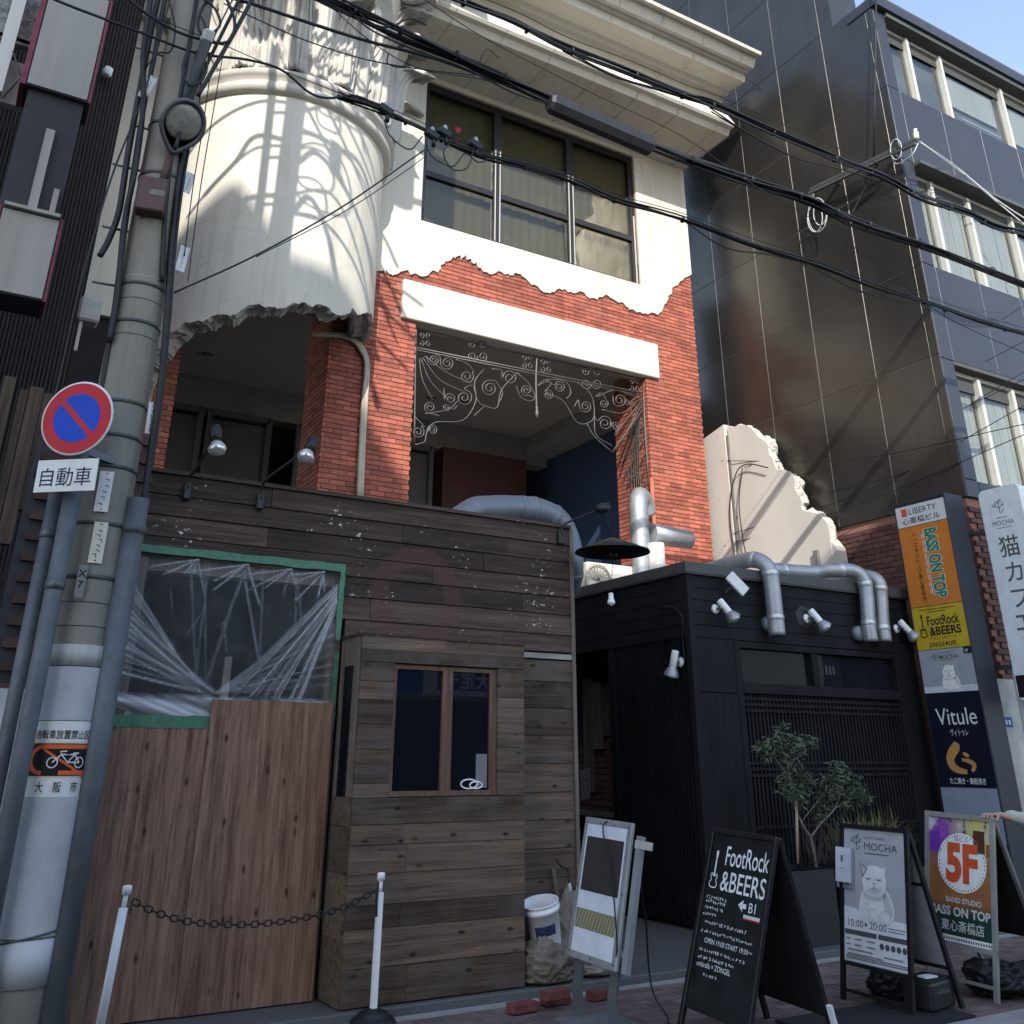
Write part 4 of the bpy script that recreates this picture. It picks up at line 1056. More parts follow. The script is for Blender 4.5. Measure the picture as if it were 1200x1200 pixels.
# bay
wx0, wx1, wz0, wz1 = 3.12, 4.03, 1.34, 2.26
b = MB()
b.box(BX0+0.03, wx0, SYB+0.03, SYB+0.07, 0.06, BZT-.02); b.box(wx1, BX1-0.03, SYB+0.03, SYB+0.07, 0.06, BZT-.02); b.box(wx0, wx1, SYB+0.03, SYB+0.07, 0.06, wz0); b.box(wx0, wx1, SYB+0.03, SYB+0.07, wz1, BZT-.02)
b.box(BX1-0.07, BX1-0.03, SYB+0.07, SY, 0.06, BZT-.02); b.box(BX0+0.03, BX1-0.03, SYB+0.03, SY+0.03, BZT-.02, BZT-0.005)
b.build('bay_core', DARKIN, sh)
zb = [0.07,0.29,0.52,0.66,0.85,1.03,1.16,1.335]
eb = [[BX0,3.32,BX1],[BX0,BX1],[BX0,3.25,BX1],[BX0,BX1],[BX0,3.28,BX1],[BX0,3.25,BX1],[BX0,BX1]]
for i in range(len(zb)-1):
    for a, c in zip(eb[i][:-1], eb[i][1:]): plank(a+0.0015, c-0.0015, zb[i]+0.002, zb[i+1]-0.002, SYB, PLKB)
zl = [1.335,1.43,1.56,1.66,1.83,2.0,2.13,2.27]
for i in range(len(zl)-1): plank(BX0+0.0015, wx0-0.002, zl[i]+0.002, zl[i+1]-0.002, SYB, PLKB)
zl = [1.335,1.5,1.68,1.86,2.05,2.27]
for i in range(len(zl)-1): plank(wx1+0.002, BX1-0.0015, zl[i]+0.002, zl[i+1]-0.002, SYB, PLKB)
plank(BX0, BX1, 2.272, 2.36, SYB, PLKB); plank(BX0, 3.55, 2.362, BZT, SYB, PLKB); plank(3.552, BX1, 2.362, BZT, SYB, PLKB)
for z0, z1 in ((0.07,0.45),(0.45,0.85),(0.85,1.15),(1.15,1.34)):
    b = MB(); b.box(BX0-0.012, BX0+0.012, SYB+0.026, SY, z0+.002, z1-.002); b.build('return_plank', PLKB, sh)
b = MB(); b.box(BX0-0.012, BX0+0.012, SYB+0.026, SYB+0.12, 1.342, BZT); b.box(BX0-0.012, BX0+0.012, SYB+0.121, SY, 2.25, BZT); b.box(BX0-0.012, BX0+0.012, SY-0.07, SY, 1.342, 2.25); b.build('return_frame', PLKV, sh)
b = MB(); b.box(BX0-0.002, BX0+0.004, SYB+0.12, SY-0.07, 1.34, 2.25); b.build('side_pane', GLASSD, sh)
b = MB(); b.box(BX0-0.03, BX1+0.01, SYB-0.012, SY, BZT, BZT+0.02); b.build('bay_cap', PLK, sh)
FRW = wood('window_brown', (0.10,0.058,0.040), (0.20,0.12,0.085), 2, rnd=0.15)
wf = MB(); yy = SYB+0.02
wf.box(wx0, wx1, yy-0.01, yy+0.04, wz0, wz0+0.035); wf.box(wx0, wx1, yy, yy+0.04, wz1-0.03, wz1); wf.box(wx0, wx0+0.03, yy+.001, yy+0.04, wz0+.035, wz1-.03); wf.box(wx1-0.06, wx1, yy+.001, yy+0.04, wz0+.035, wz1-.03)
wf.box(3.545, 3.585, yy-.004, yy+0.04, wz0+.035, wz1-.03); wf.box(3.59, 3.635, yy+.004, yy+0.045, wz0+.035, wz1-.03)
swin = wf.build('window', FRW, sh); GLASSW = glass_dark('shack_glass', (0.006,0.007,0.010), 0.02, 0.9)
for a, c in ((wx0+.03, 3.545), (3.635, wx1-.06)):
    b = MB(); b.box(a, c, yy+0.022, yy+0.028, wz0+.035, wz1-.03); b.build('pane', GLASSW, swin)
# small things that show in the pane
PAPER = flat('grey_paper', (0.18,0.18,0.19))
b = MB(); b.box(3.86, 3.955, yy+0.012, yy+0.020, wz0+0.05, wz0+0.29); b.build('notice_sheet', PAPER, swin)
b = MB()
for k, (cx, r) in enumerate(((3.80,.06),(3.86,.045))): b.tube([(cx+r*math.cos(a)*1.2, yy+0.013, wz0+0.045+r*0.6*(1+math.sin(a))*0.9) for a in [2*math.pi*i/20 for i in range(20)]], 0.006, 5, close=True)
b.build('coiled_tape', WHITEP, swin)
# sheeted opening
b = MB(); b.box(SX0, SX0+0.10, SY, SY+0.10, 0.06, 2.97); b.box(SX0+0.1, BX0-0.02, SY+0.04, SY+0.09, 2.87, 2.97); b.box(BX0-0.12, BX0-0.02, SY+0.02, SY+0.09, 0.06, 2.87); b.build('opening_frame', PLKV, sh)
b = MB(); b.box(SX0, BX0, 10.2, 10.3, 0.06, 3.3); b.box(SX0-0.05, SX0, SY+0.1, 10.3, 0.06, 3.3); b.box(BX0+0.02, BX0+0.06, SY+0.1, 10.3, 0.06, 3.3); b.build('room_wall', M('dim_room_wall', (0.06,0.06,0.065), 0.9), sh)
b = MB(); p = onY(267, 780, 8.2); b.box(p.x-0.03, p.x+0.03, 8.2, 8.25, 1.6, p.z+0.07); b.build('inner_stick', M('pale_stick', (0.4,0.36,0.28), 0.7), sh)
b = MB(); b.box(1.85, 2.775, SY-0.055, SY-0.040, 0.07, 1.985); tag(b.build('plywood_sheet', PLYM), 'knotty brown plywood sheet, taller one beside the window bay', 'plywood', 'plywood sheets closing the shack opening')
b = MB(); b.box(1.03, 1.875, SY-0.037, SY-0.022, 0.07, 1.86); tag(b.build('plywood_sheet', PLYM), 'knotty brown plywood sheet, lower one partly behind the utility pole', 'plywood', 'plywood sheets closing the shack opening')
# clear plastic film
mt, nt, bs = newmat('clear_plastic_film'); out = nt.nodes['Material Output']
tr = N(nt, 'ShaderNodeBsdfTransparent'); tr.inputs[0].default_value = (0.92,0.93,0.95,1)
bs.inputs['Base Color'].default_value = (0.75,0.77,0.80,1); bs.inputs['Roughness'].default_value = 0.22
vv = coords(nt, 'World', (1,1,1)); nn_ = noise(nt, vv, 7, 4); bump(nt, bs, noise(nt, vv, 22, 5), 0.5, 0.02)
at = N(nt, 'ShaderNodeVertexColor'); at.layer_name = 'fold'
mm_ = N(nt, 'ShaderNodeMath', operation='MULTIPLY_ADD'); nt.links.new(at.outputs['Color'], mm_.inputs[0]); mm_.inputs[1].default_value = 0.62
mm2 = N(nt, 'ShaderNodeMath', operation='MULTIPLY'); nt.links.new(nn_, mm2.inputs[0]); mm2.inputs[1].default_value = 0.11
nt.links.new(mm2.outputs[0], mm_.inputs[2])
mx = N(nt, 'ShaderNodeMixShader'); nt.links.new(mm_.outputs[0], mx.inputs[0]); nt.links.new(tr.outputs[0], mx.inputs[1]); nt.links.new(bs.outputs[0], mx.inputs[2])
nt.links.new(mx.outputs[0], out.inputs['Surface']); FILM = mt
px0, px1, pz0, pz1 = SX0-0.02, 2.77, 1.84, 3.03
nu, nv = 150, 110
def seg_d(x, z, a, c):
    ax, az = a; cx, cz = c; dx, dz = cx-ax, cz-az; L2 = dx*dx+dz*dz
    t = max(0, min(1, ((x-ax)*dx+(z-az)*dz)/L2)); qx, qz = ax+dx*t, az+dz*t
    return math.hypot(x-qx, z-qz), t
knot = (1.86, 2.02)
folds = []
for k in range(16): folds.append(((2.745, 2.88-0.01*k), (knot[0]+rg.uniform(0,.22)+0.03*k, knot[1]-0.02+0.05*rg.random()), 0.006+0.016*rg.random()**2, 0.25+0.6*rg.random()))
for k in range(9): folds.append(((knot[0]+0.02*rg.random(), knot[1]), (2.75, 2.12+0.075*k), 0.005+0.006*rg.random(), 0.2+0.35*rg.random()))
for k in range(15): folds.append(((1.16, 2.78-0.045*k), (knot[0]-rg.uniform(0,.12), knot[1]+rg.uniform(-.03,.05)), 0.005+0.012*rg.random()**2, 0.2+0.45*rg.random()))
for k in range(14):
    x = rg.uniform(1.2,2.7); z = rg.uniform(2.1,2.8); a = rg.uniform(-1.2,1.2); L = rg.uniform(.08,.3); folds.append(((x, z), (x+L*math.sin(a)*0.6, z-L*math.cos(a)), 0.004, 0.15+0.2*rg.random()))
for cx in (1.62, 2.0, 2.35, 2.62):
    for k in range(5):
        a = math.radians(200+20*k+rg.uniform(-6,6)); L = rg.uniform(0.12,0.34)
        folds.append(((cx, 2.97), (cx+L*math.cos(a)*1.5, 2.97+L*math.sin(a)*0.9), 0.007, rg.uniform(.3,.7)))
for k in range(6): x = rg.uniform(1.3,2.6); folds.append(((x, 2.95), (x+rg.uniform(-.1,.2), 2.1), 0.006, 0.22))
folds.append(((1.98,2.90),(2.22,2.1),0.008,0.35)); folds.append(((1.95,2.80),(1.80,2.1),0.012,0.18))
cols = []
def film(u, v):
    x = px0+(px1-px0)*u; z = pz0+(pz1-pz0)*v
    f_ = 0; dsp = 0
    for a, c, w, s_ in folds:
        d_, t = seg_d(x, z, a, c); e_ = math.exp(-(d_/w)**2)*s_*(1-0.35*t)
        f_ = max(f_, e_); dsp += e_*0.02
    if z < 2.02:
        f_ = max(f_, min(1, (2.02-z)/0.05)*(0.55+0.45*math.sin(x*23+z*60)**2)); dsp += 0.03*math.sin(x*9+z*40)*min(1, (2.02-z)/.06)
    belly = -0.05*math.sin(math.pi*u)*math.sin(math.pi*v)
    cols.append(min(1, f_)); return (x, SY-0.012-dsp*0.9+belly*0.4*0, z)
b = MB(); b.grid(film, nu, nv); fo = b.build('plastic_film', FILM)
ca = fo.data.color_attributes.new('fold', 'FLOAT_COLOR', 'POINT')
ca.data.foreach_set('color', np.repeat(np.array(cols, dtype=np.float32), 4))
tag(fo, 'crumpled clear plastic film taped over the shack opening', 'plastic film')
TAPE = M('green_masking_tape', (0.06,0.17,0.105), 0.5, var=0.25, scale=20, bmp=0.2)
t = thing('masking_tape', 'green masking tape strips edging the plastic film', 'tape', (2, SY, 2.9))
def strip(x0, x1, z0, z1, dy=0.036):
    b = MB(); nseg = 14; vs = []
    hor = (x1-x0) > (z1-z0)
    for i in range(nseg+1):
        f_ = i/nseg; j1, j2 = rg.uniform(-.006,.006), rg.uniform(-.006,.006)
        if hor: vs += [(x0+(x1-x0)*f_, SY-dy, z0+j1), (x0+(x1-x0)*f_, SY-dy, z1+j2)]
        else: vs += [(x0+j1, SY-0.036, z0+(z1-z0)*f_), (x1+j2, SY-0.036, z0+(z1-z0)*f_)]
    b.add(vs, [(2*i, 2*i+2, 2*i+3, 2*i+1) for i in range(nseg)]); b.build('strip', TAPE, t)
strip(SX0, 2.80, 2.985, 3.045); strip(2.755, 2.80, 2.45, 2.984); strip(2.755, 2.795, 1.80, 2.36)
strip(1.05, 1.845, 1.79, 1.872, 0.041)

# shack lamps on bent arms
def arm_lamp(label, base, elbow, sock, d, bulb=True):
    t = thing('arm_lamp', label, 'lamp', base, 'black arm lamps on the plank shack')
    base, elbow, sock = map(Vector, (base, elbow, sock)); d = Vector(d).normalized()
    MB().obox(base, (1,0,0), (0,1,0), (0,0,1), 0.06, 0.05, 0.13).build('bracket', BLACKP, t, bevel=0.01)
    MB().tube(spline([base+Vector((0,-0.02,0.02)), base+Vector((0,-0.03,0.10)), elbow, elbow.lerp(sock, 0.5), sock], 6), 0.011, 8).build('arm', BLACKP, t)
    MB().lathe([(0.0,-0.09),(0.035,-0.085),(0.045,-0.06),(0.048,0.0),(0.042,0.05)], 16, sock, d).build('socket', BLACKP, t)
    if bulb: MB().lathe([(0.035,0.045),(0.05,0.07),(0.068,0.10),(0.070,0.12),(0.05,0.15),(0.0,0.165)], 20, sock, d).build('bulb', GLASSB, t)
    return t
YS = SY-0.035
arm_lamp('black arm lamp with silver bulb on the shack, nearest the utility pole', onY(219, 576, YS), onY(229, 550, YS-0.1), onY(253, 511, YS-0.33), (0.15,-0.2,-0.95))
arm_lamp('black arm lamp with silver bulb on the shack, nearer the brick pier', onY(305, 588, YS), onY(312, 562, YS-0.1), onY(364, 523, YS-0.33), (-0.35,-0.2,-0.9))
tl = arm_lamp('black arm lamp with empty socket at the shack corner above the cone shade', onY(657, 630, YS), onY(670, 610, YS-0.06), onY(708, 595, YS-0.25), (0.95,-0.1,0.25), bulb=False)
tc = thing('pendant_lamp', 'wide black cone lampshade with a bare bulb hanging below, at the shack corner', 'lamp', onY(717, 650, YS-0.25))
ap = onY(717, 630, YS-0.25); bp_ = onY(718, 652, YS-0.25); rad = (onY(752, 645, YS-0.25)-onY(682, 653, YS-0.25)).length/2
MB().tube([onY(709, 598, YS-0.25), ap], 0.004, 5).build('cord', CABLE, tc)
MB().lathe([(rad,-(ap.z-bp_.z)*0.8),(rad*0.98,-(ap.z-bp_.z)*0.8+0.012),(0.02,0.0),(0.0,0.004)], 36, ap).build('shade', BLACKP, tc)
MB().lathe([(0.04,-(ap.z-bp_.z)-0.02),(0.05,-(ap.z-bp_.z)-0.0),(0.04,-0.1)], 16, ap).build('holder', BLACKP, tc)
q = onY(716, 699, YS-0.25); MB().tube([ap-Vector((0,0,.2)), q], 0.003, 5).build('lower_cord', CABLE, tc)
MB().lathe([(0.0,0.035),(0.022,0.03),(0.024,-0.02),(0.036,-0.045),(0.036,-0.06),(0.0,-0.085)], 16, q).build('bulb', WHITEP, tc)
# fat grey duct over the shack roof
zr_ = 3.72
duct('fat grey wrapped duct bending over the shack roof and down its side', [onY(500, 612, 7.85)+Vector((0,0,-.25)), onY(548, 602, 7.85), onY(575, 596, 7.85), onY(606, 596, 7.85), onY(632, 599, 7.85), onY(655, 612, 7.85), onY(667, 640, 7.85), onY(669, 668, 7.87), onY(664, 690, 8.05), onY(650, 700, 8.4)], 0.125, DUCTG, (0.36,0.42,0.53,0.8), 'roof_duct', group=None)
# ------------------------------------------------------------------ utility pole
PXC, PYC = 0.763, 6.36
def prad(z): return 0.178-0.0042*z
po = thing('utility_pole', 'thick grey concrete utility pole with steel bands and white wrapped base', 'utility pole', (PXC, PYC, 0))
MB().tube([(PXC, PYC, z) for z in (0.0, 0.5, 1, 2, 4, 6, 9, 13)], [prad(z) for z in (0, .5, 1, 2, 4, 6, 9, 13)], 40).build('shaft', CONC, po)
cdir = Vector((-PXC, -PYC, 0)).normalized(); cright = Vector((-cdir.y, cdir.x, 0))
def zp(py):
    px = 155-(py-400)*0.176
    return onY(px, py, PYC-0.17).z
class CylPanel(Panel):
    def __init__(s, R, z0, parent, ang0=0.0):
        s.R = R; s.z0 = z0; s.parent = parent; s.acc = {}; s.ang0 = ang0
    def P(s, x, y, k=0):
        ph = x/s.R+s.ang0; r = s.R+0.0016*k
        q = Vector((PXC, PYC, 0))+(cdir*math.cos(ph)+cright*math.sin(ph))*r
        return Vector((q.x, q.y, s.z0+y))
    def rect(s, x0, y0, x1, y1, mat, k=1, name='print'):
        n = max(1, int((x1-x0)/0.02))
        for i in range(n): Panel.rect(s, x0+(x1-x0)*i/n, y0, x0+(x1-x0)*(i+1)/n, y1, mat, k, name)
def sleeve(name, z0, z1, dr, mat, n=44, ribs=0):
    b = MB(); R = prad((z0+z1)/2)+dr
    if ribs:
        vs = []; 
        for z in (z0, z1):
            for j in range(ribs*2):
                a = 2*math.pi*j/(ribs*2); r = R+(0.004 if j % 2 else 0)
                vs.append((PXC+r*math.cos(a), PYC+r*math.sin(a), z))
        m_ = ribs*2; b.add(vs, [(j, (j+1) % m_, m_+(j+1) % m_, m_+j) for j in range(m_)])
    else: b.lathe([(R-0.01, z0), (R, z0), (R, z1), (R-0.01, z1)], n, (PXC, PYC, 0), cap=False)
    return b.build(name, mat, po)
SHEETW = M('white_wrap_sheet', (0.42,0.44,0.46), 0.55, var=0.10, scale=5, bmp=0.1, dirt=(0.26,0.27,0.28), dirt_amt=0.4)
sleeve('wrap_cap', zp(780), zp(755), 0.012, M('grey_wrap', (0.33,0.33,0.31), 0.7, var=0.2, scale=8, stretch=(3,3,0.3)))
sleeve('wrap_sheet', zp(844), zp(781), 0.008, SHEETW, ribs=110)
sleeve('wrap_sheet', zp(1100), zp(934), 0.008, SHEETW, ribs=110)
sleeve('wrap_sheet', zp(1160), zp(1103), 0.010, SHEETW)
STRAP = M('steel_strap', (0.10,0.11,0.12), 0.5, metal=0.6, var=0.2)
for py in (374, 468, 508, 545, 612, 675, 330, 200, 140): 
    z = zp(py); sleeve('steel_band', z-0.012, z+0.012, 0.006, STRAP)
    b = MB(); R = prad(z)+0.008
    for j in range(-8, 9):
        ph = j*0.12; c = Vector((PXC, PYC, z))+(cdir*math.cos(ph)+cright*math.sin(ph))*R
        b.obox(c, (cright*math.cos(ph)-cdir*math.sin(ph)), (0,0,1), (cdir*math.cos(ph)+cright*math.sin(ph)), 0.010, 0.014, 0.006)
    b.build('band_teeth', CHAR, po)
for py in (348, 322, 705, 733, 390): sleeve('pole_seam', zp(py)-0.003, zp(py)+0.003, 0.002, M('thin_wire_tie', (0.3,0.3,0.28), 0.6) if py == 322 else CHAR)
b = MB(); R = prad(1)+0.012
for i in range(24):
    pass
b.tube([Vector((PXC, PYC, zp(1100)))+(cdir*math.cos(a)+cright*math.sin(a))*R+Vector((0,0,0.03*math.sin(a))) for a in [2*math.pi*i/40 for i in range(40)]], 0.006, 6, close=True); b.build('tie_wire', STRAP, po)
# bicycle notice wrapped on the pole
INK = flat('black_ink', (0.012,0.012,0.014)); WP = flat('white_print', (0.62,0.62,0.60)); ORG = flat('orange_print', (0.62,0.11,0.035)); CREAM = flat('cream_edge', (0.50,0.48,0.36))
nz0, nz1 = zp(934), zp(845); H = nz1-nz0; R = prad(1.5)+0.010
nt_ = thing('bicycle_notice', 'white and black wrapped notice with an orange no bicycle parking symbol on the pole', 'sign', (PXC, PYC-0.2, (nz0+nz1)/2))
cp = CylPanel(R, nz0, nt_)
cp.rect(-0.26, 0, 0.30, H, WP, 1, 'backing')
bz0, bz1 = H*0.27, H*0.70
cp.rect(-0.26, bz0, 0.30, bz1, INK, 2, 'black_band'); cp.rect(-0.26, bz0-0.008, 0.30, bz0, CREAM, 2, 'edge_line'); cp.rect(-0.26, bz1, 0.30, bz1+0.008, CREAM, 2, 'edge_line')
m0 = (bz0+bz1)/2; hh = (bz1-bz0)*0.40; cx = 0.02
pts = arc(cx-0.10, m0, hh, 90, 270, 14)+[(cx+0.02*i, m0-hh) for i in range(0, 8)]+arc(cx+0.16, m0, hh, -90, 90, 14)+[(cx+0.14-0.02*i, m0+hh) for i in range(0, 12)]
cp.stroke(pts, 0.022, ORG, 3, 'orange_ring', closed=True)
cp.stroke([(cx-0.10+0.02*i, m0+hh*0.8-0.0118*i) for i in range(14)], 0.012, ORG, 3, 'orange_bar')
bw = hh*0.52
for ox in (-0.045, 0.095): cp.stroke(arc(cx+ox, m0-hh*0.22, bw*0.75, 0, 360, 22)[:-1], 0.006, WP, 4, 'bicycle', closed=True)
for s_ in ([(-0.045,-0.22),(-0.005,0.40),(0.065,0.40),(0.095,-0.22)],[(-0.005,0.40),(0.03,-0.2),(0.065,0.40)],[(0.03,-0.2),(0.095,-0.22)],[(-0.005,0.40),(-0.012,0.62),(0.02,0.66)],[(0.055,0.5),(0.085,0.5)]):
    cp.stroke([(cx+x, m0+hh*y) for x, y in s_], 0.007, WP, 4, 'bicycle')
cp.text('自転車放置禁止区域', -0.135, H*0.77, H*0.105, INK, 3, 0.008, w=0.33, font_h=0.8)
cp.text('大　阪　市', -0.09, H*0.07, H*0.12, INK, 3, 0.006, w=0.22, font_h=0.8)
cp.done()
# number plates
def plate_on_pole(label, px0, py0, px1, py1, wpx, marks, mat=WP, txt=None):
    za, zb = zp(py1), zp(py0); zc = (za+zb)/2; R = prad(zc)+0.014
    pxm = (px0+px1)/2; pcx = proj((PXC, PYC-0.15, zc))[0]
    xo = (pxm-pcx)/pxsize((PXC, PYC, zc)); w = wpx/pxsize((PXC, PYC, zc))
    t = thing('number_plate', label, 'plate', (PXC, PYC-R, zc), 'number plates on the utility pole')
    c = CylPanel(R, za, t, math.asin(max(-.9, min(.9, xo/R))))
    c.rect(-w/2, 0, w/2, zb-za, mat, 1, 'plate'); hh_ = zb-za
    rr = random.Random(px0)
    c.disc(0, hh_*0.94, 0.005, INK, 2, name='bolt', n=10); c.disc(0, hh_*0.06, 0.005, INK, 2, name='bolt', n=10)
    if txt: c.text(txt, w*0.22, hh_*0.86, w*0.42, INK, 2, 0.004, rot=-math.pi/2, w=hh_*0.7)
    else:
        for i in range(marks):
            y = hh_*(0.2+0.6*i/max(1, marks-1)); x = rr.uniform(-w*.15, w*.15)
            c.stroke([(x-w*.14, y), (x+w*.1, y+rr.uniform(-.008,.008)), (x+w*.12, y-0.014)], 0.005, INK, 2, 'worn_mark')
    c.done()
plate_on_pole('white plate with hand-painted marks, just under the no parking sign', 121, 553, 130, 600, 15, 5)
plate_on_pole('cream plate with faint marks strapped between two steel bands', 113, 612, 124, 660, 15, 6, M('cream_plate', (0.5,0.48,0.40), 0.5, var=0.08, bmp=0))
# plates on the cable run beside the pole
def hang_plate(label, px, py, w, h, Y, tilt, txt=None):
    c = onY(px, py, Y); t = thing('tag_plate', label, 'plate', c, 'white tag plates tied to the pole cables')
    u = Vector((math.cos(tilt), 0.15, math.sin(tilt))).normalized(); v = Vector((-math.sin(tilt), 0, math.cos(tilt))); v = (v-u*v.dot(u)).normalized()
    n = u.cross(v)
    MB().obox(c-n*0.003, u, v, n, w, h, 0.006).build('plate', M('plate_white_%d' % int(px), (0.55,0.57,0.58), 0.45, var=0.06, bmp=0), t)
    p_ = Panel(c-u*w/2-v*h/2, u, v, t)
    if txt: p_.text(txt, w*0.36, h*0.94, w*0.42, INK, 1, 0.012, rot=-math.pi/2, w=h*0.86)
    else:
        for k in range(6): p_.rect(w*0.45, h*(0.15+0.11*k), w*0.58, h*(0.15+0.11*k)+h*0.06, flat('faint_%d_%d' % (px, k), (0.12,0.12,0.13)), 1, 'worn_mark')
    p_.rect(w*0.42, h*0.955, w*0.58, h*0.985, INK, 1, 'hole'); p_.done()
hang_plate('white vertical tag plate lettered with digits beside the brick pier', 178, 490, 0.062, 0.215, PYC-0.12, 0.02, '04-26-00')
hang_plate('white tag plate on the pole cables, level with the top cables', 173, 102, 0.065, 0.22, PYC-0.1, -0.25)
hang_plate('grey tag plate beside the lamp box, against the white column', 221, 214, 0.062, 0.17, PYC-0.1, -0.12)
hang_plate('white tag plate above the service wire clamp, against the white column', 214, 303, 0.065, 0.2, PYC-0.1, -0.08)
# conduits strapped to the pole
def pipe(label, pts, r, mat=STEELP, name='conduit_pipe', cat='pipe', group='painted conduits beside the pole', topcap=True):
    t = thing(name, label, cat, pts[-1], group)
    MB().tube(pts, r, 20).build('tube', mat, t); return t
a = onY(162, 585, PYC-0.10); 
t = pipe('wide blue grey conduit on the shack side of the pole, cables entering its top', [a, Vector((a.x-0.005, a.y, 0))], 0.068)
zc = a.z-0.12; MB().lathe([(0.069,-0.03),(0.074,-0.028),(0.074,0.028),(0.069,0.03)], 24, (a.x, a.y, a.z-0.19), cap=False).build('clamp', STEELP, t)
for k, (px, r, dy, lb_) in enumerate(((86, 0.050, -0.20, 'blue grey sign post tube in front of the pole, under the sign plate'), (66, 0.040, -0.06, 'thinner blue grey conduit, leftmost beside the pole'))):
    a = onY(px, 575, PYC+dy)
    t = pipe(lb_, [Vector((a.x, a.y, a.z+(0.45 if k == 0 else 0.1))), Vector((a.x, a.y, 0))], r)
    MB().lathe([(r+.001,-0.025),(r+.006,-0.022),(r+.006,0.022),(r+.001,0.025)], 20, (a.x, a.y, zp(628 if k else 690)), cap=False).build('clamp', STRAP, t)
    if k == 0: signpost = a
b = MB(); b.bar((signpost.x+0.03, signpost.y, zp(535)), (PXC, PYC-0.16, zp(540)), 0.03, 0.04); b.build('sign_bracket', STRAP, po)
b = MB(); c = onY(94, 680, PYC-0.19); pn = Panel(c, (1,0,0), (0,0,1), po); pn.rect(-.02,-.10,.03,.09, M('dull_steel_plate', (0.14,0.14,0.13), 0.6), 1, 'code_plate'); pn.vtext('X7', 0.005, 0.075, 0.055, INK, 2, 0.02); pn.done()
# no-parking sign
sg = thing('no_parking_sign', 'round red and blue no parking sign facing the street on the pole', 'road sign', onY(90, 490, 6.02))
c = onY(90.5, 490, 6.02)
n = Vector((-0.62, -0.78, -0.05)).normalized(); u = Vector((0,0,1)).cross(n).normalized(); v = n.cross(u)
REDP = flat('sign_red', (0.42,0.022,0.035)); BLUP = flat('sign_blue', (0.010,0.055,0.42)); 
R = 44.5/pxsize(c)
MB().lathe([(0.0,-0.004),(R,-0.004),(R+0.002,0.0),(R,0.003),(0.0,0.003)], 48, c, n).build('disc', WP, sg)
pn = Panel(c, u, v, sg)
pn.disc(0, 0, R*0.955, REDP, 4, n=48, name='red_ring'); pn.disc(0, 0, R*0.66, BLUP, 5, n=48, name='blue_field')
q = R*0.075; a45 = math.radians(-45)
dx, dy = math.cos(a45), math.sin(a45)
pn.poly([(-dx*R*.72-dy*q, -dy*R*.72+dx*q), (-dx*R*.72+dy*q, -dy*R*.72-dx*q), (dx*R*.72+dy*q, dy*R*.72-dx*q), (dx*R*.72-dy*q, dy*R*.72+dx*q)], REDP, 6, 'red_bar'); pn.done()
MB().bar(c-n*0.01, c-n*0.09, 0.03, 0.05).build('clamp', STRAP, sg)
s2 = thing('vehicle_plate', 'white plate lettered for motor cars under the round no parking sign', 'road sign', onY(77, 557, 6.02))
c2 = onY(77.5, 557, 6.02); w, h = 74/pxsize(c2), 38/pxsize(c2)
MB().obox(c2-n*0.002, u, v, n, w*1.03, h, 0.005).build('plate', WP, s2, bevel=0.0)
pn = Panel(c2-u*w*0.5-v*h/2, u, v, s2); pn.text('自動車', w*0.07, h*0.22, h*0.50, flat('sign_navy', (0.01,0.013,0.05)), 2, 0.0, w=w*0.86, font_h=0.8); pn.done()
# street lamp and its box
sl = thing('street_lamp', 'hooded street lamp head on a short arm from the pole', 'street lamp', onY(205, 190, PYC-0.25))
c = onY(214, 146, PYC-0.32); ln = Vector((0.12,-0.72,-0.55)).normalized(); lu = Vector((0,0,1)).cross(ln).normalized(); lv = ln.cross(lu)
def egg(th): 
    r = 1.0; x = math.cos(th)*0.125; y = math.sin(th)*0.15
    if y < -0.02: x *= 1-0.55*((-y-0.02)/0.13)**1.6; y *= 1.2
    return x, y
def ring(off, sc): return [c+ln*off+lu*(egg(2*math.pi*i/40)[0]*sc)+lv*(egg(2*math.pi*i/40)[1]*sc) for i in range(40)]
b = MB(); rs_ = [ring(-0.15,0.3), ring(-0.14,0.75), ring(-0.09,1.15), ring(-0.02,1.28), ring(0.02,1.28), ring(0.022,1.10), ring(0.0,1.04)]
vs = [p for r_ in rs_ for p in r_]; fs = []
for k in range(len(rs_)-1):
    for i in range(40): fs.append((k*40+i, k*40+(i+1) % 40, (k+1)*40+(i+1) % 40, (k+1)*40+i))
fs.append(tuple(reversed(range(40)))); b.add(vs, fs, True); b.build('hood', M('lamp_hood', (0.10,0.105,0.11), 0.45, metal=0.3, var=0.15), sl)
b = MB(); b.lathe([(0.135,0.0),(0.12,0.012),(0.07,0.022),(0.0,0.026)], 28, c+lv*0.02+ln*0.002, ln); b.build('lens', M('lamp_lens', (0.22,0.22,0.20), 0.2, var=0.3, scale=30, bmp=0.6, bscale=80), sl)
b = MB(); b.tube([c-lv*0.21-ln*0.03, onY(190, 213, PYC-0.17)], 0.024, 10); b.build('arm', M('lamp_arm_brown', (0.075,0.045,0.04), 0.6), sl)
lbx = thing('lamp_control_box', 'dull maroon metal box strapped on the pole below the street lamp', 'box', onY(178, 230, PYC-0.2))
c = onY(178, 231, PYC-0.20); MB().obox(c, (0.97,-0.22,0), (0.22,0.97,0), (0,0,1), 0.19, 0.12, 0.27).build('box', M('maroon_box', (0.085,0.045,0.045), 0.6, var=0.2), lbx, bevel=0.01)
MB().obox(c+Vector((0.02,-0.064,0.01)), (0.97,-0.22,0), (0.22,0.97,0), (0,0,1), 0.10, 0.004, 0.04).build('label_plate', M('box_label', (0.16,0.15,0.14), 0.6, var=0.5, scale=60), lbx)
